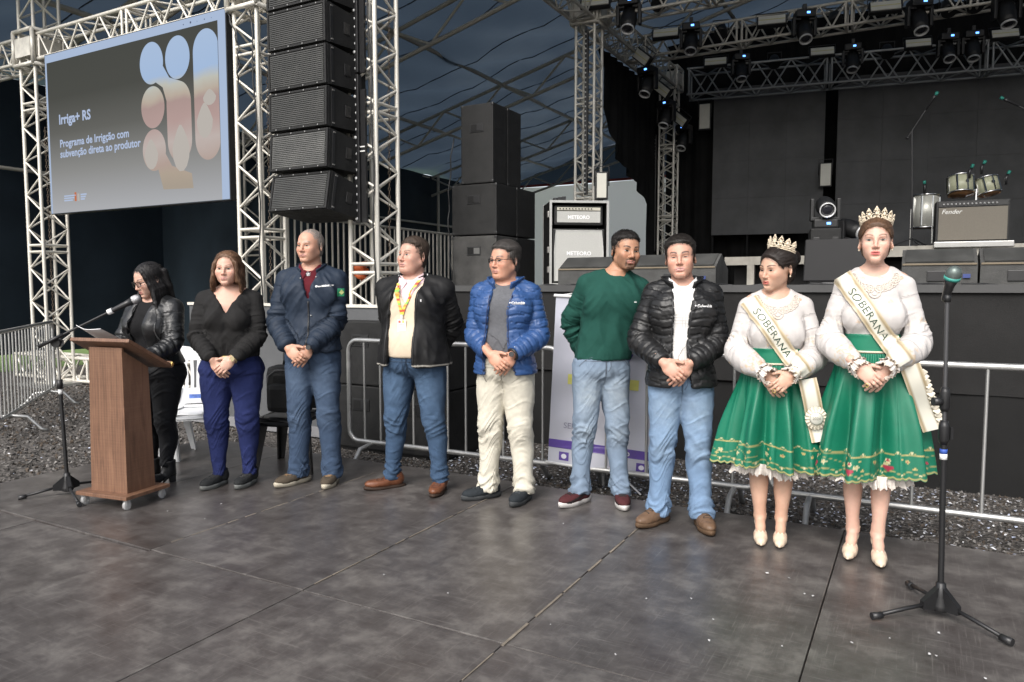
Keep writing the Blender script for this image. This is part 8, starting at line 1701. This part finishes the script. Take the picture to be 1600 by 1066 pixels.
def skirt(P, zt, zb, r0, r1, pleats, seed, cx=0.0, cy=0.0, hearts=False, lean=0.0):
    n, m = 900, 90; th = np.linspace(0, 2 * np.pi, n, endpoint=False); t = np.linspace(0, 1, m); TH_, T_ = np.meshgrid(th, t, indexing='ij'); r_ = np.random.default_rng(seed); ph = r_.uniform(0, 6.28, 8)
    am = sstep(0.0, .7, T_) * .060; g = np.cos(TH_ * pleats + ph[0] + .9 * np.sin(TH_ * 2 + ph[1]) + .35 * np.sin(T_ * 2.5 + TH_)); g = np.sign(g) * np.abs(g) ** .75; fold = am * (g + .35 * np.cos(TH_ * (pleats * 2 + 1) + ph[2])) + .020 * np.sin(TH_ * 3 + ph[3]) * T_
    prof = T_ ** .72; rx = r0[0] + (r1[0] - r0[0]) * prof; ry = r0[1] + (r1[1] - r0[1]) * prof; gather = .004 * np.sin(TH_ * 46 + ph[4]) * np.exp(-(T_ / .12) ** 2)
    sc_h = .010 * np.abs(np.sin(TH_ * 26)); z = zt + (zb - zt) * T_ - sc_h * sstep(.93, 1, T_) + .012 * np.sin(TH_ * 2 + ph[5]) * T_
    X = cx + (rx + fold * rx / .3 * .9 + gather) * np.cos(TH_); Y = cy + (ry + fold * .9 + gather) * np.sin(TH_); v, f = grid_mesh(np.stack([X, Y, z], -1), True); f = outward(v, f)
    col = np.repeat(np.array([[.003, .135, .074]]), len(v), 0) * (1 + .05 * fbm(v * 40, seed))[:, None]; C = col.reshape(n, m, 3); Lz = (zt - zb); hgt = (1 - T_) * Lz; arc_ = TH_ * (r1[0] + r1[1]) * .5 * 1.05      # metres along the hem
    gold = np.array([.46, .35, .13]); pale = np.array([.55, .50, .30]); red = np.array([.32, .03, .06])
    def put(w_, c): C[:] = C * (1 - w_[..., None]) + c * w_[..., None]
    def ln(d, w_): return np.clip(1 - np.abs(d) / w_, 0, 1) ** .5
    put(.9 * ln(hgt - .006 - .0 * sc_h, .0045), gold); wv = .022 + .012 * np.abs(np.sin(arc_ / .062 * np.pi)); put(.8 * ln(hgt - wv, .0032), gold); put(np.where((((arc_ / .062 + .5) % 1 - .5) * .062) ** 2 + (hgt - .022) ** 2 < .0042 ** 2, 1., 0.), pale)
    put(.8 * ln(hgt - .118 - .004 * np.sin(arc_ / .09), .0030), gold); pk = ((arc_ / .055) % 1 - .5) * .055; put(.75 * ln(hgt - .118 - np.clip(.016 - np.abs(pk) * 1.1, 0, 1), .0034), gold); put(np.where(pk ** 2 + (hgt - .130) ** 2 < .0048 ** 2, .8, 0.), pale)
    for s_, (per, off, hh, rad, c_) in enumerate(((.150, .02, .068, .013, pale), (.150, .095, .085, .010, gold), (.112, .05, .050, .008, gold), (.19, .12, .098, .007, gold))):
        dx = ((arc_ / per + off / per) % 1 - .5) * per; dz = hgt - hh; rr = np.hypot(dx, dz); an = np.arctan2(dz, dx); put(np.where(rr < rad * (.55 + .45 * np.abs(np.cos(an * 2.5))), .8, 0.), c_); put(np.where(rr < rad * .28, .9, 0.), red if s_ == 1 else gold)
    dv = hgt - .075 - .020 * np.sin(arc_ / .035); put(.55 * ln(dv, .0026) * (np.sin(arc_ / .11) > -.2), gold)
    if hearts:
        for off in (0.0, .5):
            dx = ((arc_ / .36 + off) % 1 - .5) * .36; dz = hgt - .045; h_ = (np.abs(dx) - .008) ** 2 + (dz - .006) ** 2 < .0095 ** 2; h_ |= (np.abs(dx) < .018 - np.clip(.004 - dz, 0, .03) * .95 - .0005) & (dz < .006) & (dz > -.016); put(np.where(h_, 1., 0.), red); dz2 = hgt - .085; put(np.where(np.hypot(dx, dz2) < .010, 1., 0.), pale); put(np.where(np.hypot(dx, dz2) < .0065, 1., 0.), red)
    v2 = v - normals(v, f) * .003; return pmesh('skirt', np.concatenate([v, v2]), np.concatenate([f, f[:, ::-1] + len(v)]), M('green_wool', attr=True, rough=.9, var=.08, vscale=120, bump=.25, bscale=420, spec=.05), P.t, np.concatenate([C.reshape(-1, 3), np.repeat(np.array([[.004, .15, .08]]), len(v), 0)]))
def petticoat(P, z0, zb, r1, seed, cx=0, cy=0):
    n, m = 520, 14; th = np.linspace(0, 2 * np.pi, n, endpoint=False); t = np.linspace(0, 1, m); TH_, T_ = np.meshgrid(th, t, indexing='ij'); r_ = np.random.default_rng(seed); ph = r_.uniform(0, 6.28, 5); ruff = (.016 * np.sin(TH_ * 24 + ph[0] + np.sin(TH_ * 5)) + .008 * np.sin(TH_ * 51 + ph[1])) * T_ + .012 * np.cos(TH_ * 7 + ph[2]) * T_
    sc_ = .016 * np.abs(np.sin(TH_ * 19 + .5 * np.sin(TH_ * 6))) + .005 * np.abs(np.sin(TH_ * 60)); z = z0 + (zb - z0) * T_ + sc_ * sstep(.5, 1, T_) + .010 * np.sin(TH_ * 3 + ph[3]); X = cx + (r1[0] + ruff) * np.cos(TH_); Y = cy + (r1[1] + ruff) * np.sin(TH_); v, f = grid_mesh(np.stack([X, Y, z], -1), True); f = outward(v, f); c = np.repeat(np.array([[.60, .55, .50]]), len(v), 0); ar = (TH_ * .3).ravel(); w_ = (np.abs(np.sin(ar * 95)) < .25) | (np.abs(np.sin(v[:, 2] * 190)) < .2); c[w_] *= .86
    v2 = v - normals(v, f) * .002; pmesh('petticoat', np.concatenate([v, v2]), np.concatenate([f, f[:, ::-1] + len(v)]), M('lace', attr=True, rough=.9, var=.1, vscale=60, bump=.4, bscale=90, spec=.1), P.t, np.concatenate([c, c]))
def sash(P, bv, A, B, width, text, tail, size=.056, seed=1):
    """ribbon from shoulder A=(x,z) to hip B=(x,z), laid on the blouse, with lettering; tail hangs from B"""
    n, m = 60, 9; Pm = np.zeros((n, m, 3)); C = np.zeros((n, m, 3)); A, B = np.array(A, float), np.array(B, float); d = (B - A) / np.linalg.norm(B - A); pr = np.array([-d[1], d[0]]); Ln = np.linalg.norm(B - A)
    def S(s_, w_, off=.010):
        q = A + d * s_ + pr * w_; return np.array(P.on_front(bv, q[0], q[1], off))
    yy = np.zeros((n, m))
    for i in range(n):
        for j in range(m): Pm[i, j] = S(Ln * i / (n - 1), (j / (m - 1) - .5) * width)
    # a ribbon bridges hollows: smooth the depth along and across, never behind the cloth
    y = Pm[:, :, 1].copy()
    for _ in range(10): ys = y.copy(); ys[1:-1] = (y[:-2] + y[1:-1] + y[2:]) / 3; ys[:, 1:-1] = (ys[:, :-2] + ys[:, 1:-1] + ys[:, 2:]) / 3; y = np.minimum(ys, Pm[:, :, 1])
    Pm[:, :, 1] = y - .003
    for i in range(n):
        for j in range(m): e = abs(j / (m - 1) - .5); C[i, j] = (.62, .60, .52) if e < .30 else ((.30, .23, .13) if .30 < e < .45 else (.52, .45, .32))
    sm = M('satin_ribbon', attr=True, rough=.38, var=.05, spec=.4, sheen=.2); vv, ff = grid_mesh(Pm); nn = normals(vv, ff); 
    if nn[:, 1].mean() > 0: ff = ff[:, ::-1]
    o = pmesh('sash', np.concatenate([vv, vv + [0, .003, 0]]), np.concatenate([ff, ff[:, ::-1] + len(vv)]), sm, P.t, np.concatenate([C.reshape(-1, 3)] * 2))
    tv, tf = text_mesh(text, size, -.0004, spacing=1.06); x0, x1 = tv[:, 0].min(), tv[:, 0].max(); mid = Ln * .45; out = []; from_i = lambda s_: np.clip(s_ / Ln * (n - 1), 0, n - 1.001)
    for p in tv:
        s_ = mid + (p[0] - (x0 + x1) / 2); w_ = (p[1] - size * .35); fi = from_i(s_); fj = np.clip((w_ / width + .5) * (m - 1), 0, m - 1.001); i, j = int(fi), int(fj); a, b = fi - i, fj - j; q = (Pm[i, j] * (1 - a) * (1 - b) + Pm[i + 1, j] * a * (1 - b) + Pm[i, j + 1] * (1 - a) * b + Pm[i + 1, j + 1] * a * b); out.append(tuple(q + np.array([0, -.0025, 0])))
    ob('sash_lettering', MB().raw(out, tf), M('dark_green_letters', (.02, .055, .035), .6, var=0), o)
    # hanging end
    n2 = 30; Q = np.zeros((n2, m, 3)); C2 = np.zeros((n2, m, 3)); t0 = np.array(tail[0]); t1 = np.array(tail[1]); dd = t1 - t0; pr3 = np.cross(dd, [0, -1, 0]); pr3 /= np.linalg.norm(pr3)
    if pr3[2] < 0: pr3 = -pr3
    for i in range(n2):
        for j in range(m): u = i / (n2 - 1); w_ = (j / (m - 1) - .5) * width; e = abs(j / (m - 1) - .5); Q[i, j] = t0 + dd * u + pr3 * w_ + np.array([0, -.012 * math.sin(u * 7), .0]); C2[i, j] = (.62, .60, .52) if e < .30 else ((.30, .23, .13) if e < .45 else (.52, .45, .32))
    vv, ff = grid_mesh(Q); nn = normals(vv, ff)
    if nn[:, 1].mean() > 0: ff = ff[:, ::-1]
    pmesh('sash_end', np.concatenate([vv, vv + [0, .003, 0]]), np.concatenate([ff, ff[:, ::-1] + len(vv)]), sm, o, np.concatenate([C2.reshape(-1, 3)] * 2)); return o, t0, dd, pr3
def frill(P, c, d, r0, r1, L_, seed, parent, n=140, m=8):
    d = Vector(d).normalized(); x, y = _frame(d); Pm = np.zeros((n, m, 3)); r_ = random.Random(seed); p1, p2 = r_.uniform(0, 6), r_.uniform(0, 6)
    for i in range(n):
        a = 2 * math.pi * i / n; 
        for j in range(m): u = j / (m - 1); rr = r0 + (r1 - r0) * u + u * (.006 * math.sin(a * 9 + p1) + .004 * math.sin(a * 16 + p2)); q = Vector(c) + d * (L_ * u - .008 * abs(math.sin(a * 14)) * (u == 1)) + (x * math.cos(a) + y * math.sin(a)) * rr; Pm[i, j] = q
    v, f = grid_mesh(Pm, True); f = outward(v - np.array(c), f); nn = normals(v, f); col = np.repeat(np.array([[.60, .565, .53]]), len(v), 0); col[((np.arange(len(v)) % m) >= m - 2)] = (.62, .54, .46); pmesh('cuff_frill', np.concatenate([v, v - nn * .002]), np.concatenate([f, f[:, ::-1] + len(v)]), M('lace', attr=True), parent, np.concatenate([col, col]))
def updo(P, col, seed, bun=True):
    def line(x, y, z): ax = np.abs(x); return np.where(y < -.025, z - (.066 - 10 * ax * ax - 1.0 * np.clip(ax - .052, 0, 1)), np.where(y < .03, z + .0 + .25 * (y - .03), np.maximum(z + .085, -1)))
    def th(x, y, z): return .011 + .004 * sstep(.04, .1, z)
    def extra(G_): G_.ell(P.hp((0, .115, .045)), (.05, .042, .05), .015)
    return P.hair_cap(line, th, col, comb=lambda p: P.hR @ np.array([0, 1.0, .12]), n=4200, L_=.07, seed=seed, extra=extra if bun else None, disp=.0012, freq=(110, 18, 110), lift=.0015, jit=.08)
def queen(kind):
    tall = kind == 'tall'
    if tall: P = Person('taller crowned woman in white blouse, green skirt and sash facing forward', G(1351, 866), 1.765, R(-24), skin=(.70, .48, .40), female=True, bw=.83, bd=.93, bust=.80, hips=.92, waist=.86, legw=.90, head=dict(yaw=R(-2), pitch=R(-3), w=.93, jaw=.84, sc=1.04, hair=(.085, .045, .025), brow=(.12, .07, .045), lips=(.45, .085, .085), eyes=(.09, .07, .045), nose=.88), legs=dict(l=(-.062, .02, -8), r=(.058, -.03, 4)), hand_c=(.0, -.235, .965), top='R', hs=.92, arm_out=-.15)
    else: P = Person('shorter crowned woman in white blouse, green skirt and sash looking aside', G(1203, 841), 1.625, R(-14), skin=(.62, .42, .325), female=True, bw=.95, bd=1.0, bust=.9, hips=.98, waist=.96, legw=.97, head=dict(yaw=R(-46), pitch=R(7), roll=R(2), w=.97, jaw=.88, sc=1.03, hair=(.016, .011, .009), lips=(.44, .10, .09), eyes=(.03, .02, .015), nose=.9, lid=.3), legs=dict(l=(-.055, .0, -2), r=(.055, -.01, -8)), hand_c=(.0, -.24, .905), top='L', hs=.92, arm_out=-.1)
    k = P.k; P.body(skin_legs=True); P.eyes(); updo(P, (.085, .045, .025) if tall else (.016, .011, .009), 61 if tall else 62)
    tiara(P, zc=.084, tilt=R(-14) if tall else R(-24), y0=.046 if tall else .046, R0=.080, hgt=.058)
    for sd in (-1, 1): pumps(P, sd); ob('earring', MB().lathe([(0, -.006), (.006, 0), (0, .006)], 8, mat=Matrix.Translation(P.hp((sd * .083 * P.h['w'], .008, -.042)))), M('tiara_pearl', (.7, .64, .54)), P.t)
    # blouse with gathered sleeves
    sl_ = [(0, .046), (.12, .050), (.26, .049), (.335, .042), (.36, .045), (.47, .058), (.60, .064), (.74, .062), (.86, .048), (.92, .034), (.95, .032)]
    def disp(v, nn):
        d, u, sd = P.arm_t(v); on = sstep(.02, .05, d) * (1 - sstep(.10, .13, d)); an = v @ np.array([31., 22., 17.]); ang = np.arctan2(v[:, 1] - .0, v[:, 0] - sd * .25); ga = np.exp(-((u - .345) / .07) ** 2) + np.exp(-((u - .91) / .09) ** 2); return arm_wr(P, v, .004, 5) * .6 + trunk_wr(P, v, .0035, 7, 1.05) + .0040 * on * ga * np.sin(ang * 24 + v[:, 2] * 30) + .0040 * on * ridge(v * np.array([20, 20, 8]), 9)
    def pnt(v, c, nn):
        d, u, sd = P.arm_t(v); em = (np.abs(fbm(v * 55, 5, 2)) < .10) & (u > .78) & (u < .93); c[em] = (.50, .40, .30); c[(np.abs(u - .343) < .012) & (d < .07) & (np.abs(v[:, 0]) > .12)] = (.58, .54, .49)
        for q in range(46):
            r_ = np.random.default_rng(q + 300); p = v[int(r_.integers(len(v)))]; dd = np.linalg.norm(v - p, axis=1); c[(dd < .013) & (vnoise(v * 190, q) > -.1)] = (.52, .42, .33)
        return c
    o, v, f = top_garment(P, 'blouse', cotton_m, (.50, .475, .46), off=.010, hem=1.0, arms=sl_, t1=.95, res=.0062, neck='crew', disp=disp, paint=pnt); b = bvh(v, f)
    # lace collar: two rows of rings lying on the cloth
    lace = M('beige_lace', (.54, .48, .42), .8, var=.15, vscale=80); lx = 0
    mbq = MB()
    for i in range(15):
        a = R(-180 + 180 * i / 14 * 1.0); rx_, rz_ = .098, .070; cx_, cz_ = rx_ * math.cos(a), 1.452 * k + rz_ * math.sin(a) * .95 + .006; q0 = P.on_front(b, cx_, cz_, .003); rr = .019 if i % 7 else .014
        if i == 7: cz_ -= .018; rr = .027
        mbq.tube([P.on_front(b, cx_ + rr * math.cos(t), cz_ + rr * math.sin(t), .002) for t in [j * .524 for j in range(12)]], .0032, 5, closed=True); mbq.tube([P.on_front(b, cx_ + rr * .5 * math.cos(t), cz_ + rr * .5 * math.sin(t), .002) for t in [j * .785 for j in range(8)]], .0022, 5, closed=True)
    lc_ = ob('lace_collar', mbq, lace, o); lc_['kind'] = 'stuff'
    for sd in (-1, 1):
        E_, W_ = P.E[sd], P.Wr[sd]; d = (W_ - E_).normalized(); c = E_.lerp(W_, .89); frill(P, c, d, .033, .046, .080, 5 + sd, o); frill(P, c - d * .012, d, .034, .050, .045, 8 + sd, o)
    wz = 1.125 * k; mbw = Sdf(axis((-.2, .2, .006)), axis((-.18, .16, .006)), axis((.98 * k, 1.19 * k, .006))); P.trunk_sdf(mbw, .019, z0=.97); mbw.cut(lambda X, Y, Z: Z - 1.165 * k + .0 * X); mbw.cut(lambda X, Y, Z: 1.03 * k - Z); v3, f3 = mbw.mesh(1); wb_ = pmesh('waistband', v3, f3, M('green_wool', attr=True), P.t, np.repeat(np.array([[.003, .150, .082]]), len(v3), 0))
    bw_ = bvh(v3, f3); pts = []
    for i in range(40): a = 2 * math.pi * i / 40; h_ = bw_.ray_cast(Vector((.4 * math.cos(a), .4 * math.sin(a), 1.075 * k)), Vector((-math.cos(a), -math.sin(a), 0))); pts.append((h_[0] if h_[0] else Vector((.15 * math.cos(a), .12 * math.sin(a), 1.075 * k))) + Vector((math.cos(a), math.sin(a), 0)) * .002)
    ob('waist_ribbon', MB().tube(pts, .0065, 6, closed=True), M('cream_ribbon', (.52, .47, .36), .5), wb_)
    zb = .455 if tall else .435
    skirt(P, 1.068 * k, zb, (.150, .118), (.262, .205), 7 if tall else 8, 5 if tall else 9, hearts=tall); petticoat(P, zb + .012, zb - .065, (.205, .150), 5)
    if tall: A, B = (-.150, 1.455 * k), (.135, 1.035 * k); tail = ((.165, -.150, 1.02 * k), (.285, -.06, .70))
    else: A, B = (-.145, 1.445 * k), (.125, 1.03 * k); tail = ((.150, -.165, 1.00 * k), (.225, -.17, .60))
    so_, t0, dd, pr3 = sash(P, P.bvh_of(o, wb_, P.body_o), A, B, .092, 'SOBERANA', tail, size=.056)
    ros = np.array(t0) + dd * (.62 if not tall else .45) + np.array([0.0, -.025, 0]); Pm = np.zeros((96, 7, 3))
    for i in range(96):
        a = 2 * math.pi * i / 96
        for j in range(7): u = j / 6; rr = .030 + .024 * u; Pm[i, j] = ros + np.array([rr * math.cos(a), -.008 * math.sin(a * 18) * u + .012 * u, rr * 1.15 * math.sin(a)])
    vv, ff = grid_mesh(Pm, True); nn = normals(vv, ff); ff = ff[:, ::-1] if nn[:, 1].mean() > 0 else ff
    if not tall:
        ro = pmesh('rosette', np.concatenate([vv, vv + [0, .003, 0]]), np.concatenate([ff, ff[:, ::-1] + len(vv)]), M('satin_ribbon', attr=True), so_, np.repeat(np.array([[.58, .53, .43]]), len(vv) * 2, 0)); ob('rosette_centre', MB().lathe([(.034, 0), (.034, .006), (.028, .010), (0, .011)], 24, mat=Matrix.Translation(ros) @ Matrix.Rotation(math.pi / 2, 4, 'X')), M('rosette_silver', (.55, .54, .48), .35, .3), ro); text_on('rosette_text', '2024', .020, M('rosette_print', (.2, .19, .15), .6, var=0), ro, tuple(ros + np.array([0, -.0125, -.006])), (math.pi / 2, 0, 0), align='CENTER')
    else:
        for j in range(14): u = j / 13; q = np.array(t0) + dd * (.15 + .85 * u) + pr3 * .046; ob('sash_ruffle', MB().box(Vector(tuple(q)), (.030, .010, .030), rot=(R(20 * (-1) ** j), R(35), R(12 * (-1) ** j)), bev=.006), M('cream_ruffle', (.62, .57, .47), .6), so_)
    ob('ring', MB().tube([Vector(P.hand_c) + Vector((-.028 + .009 * math.cos(t), -.052, -.03 + .009 * math.sin(t))) for t in [j * .785 for j in range(8)]], .0016, 5, closed=True), M('ring_gold', (.6, .45, .15), .3, .9), P.t)
    return P
def queen_tall(): return queen('tall')
def queen_short(): return queen('short')
for fn in (woman_lectern, woman_sweater, man_navy, man_lanyard, man_blue, man_green, man_black, queen_short, queen_tall): fn()
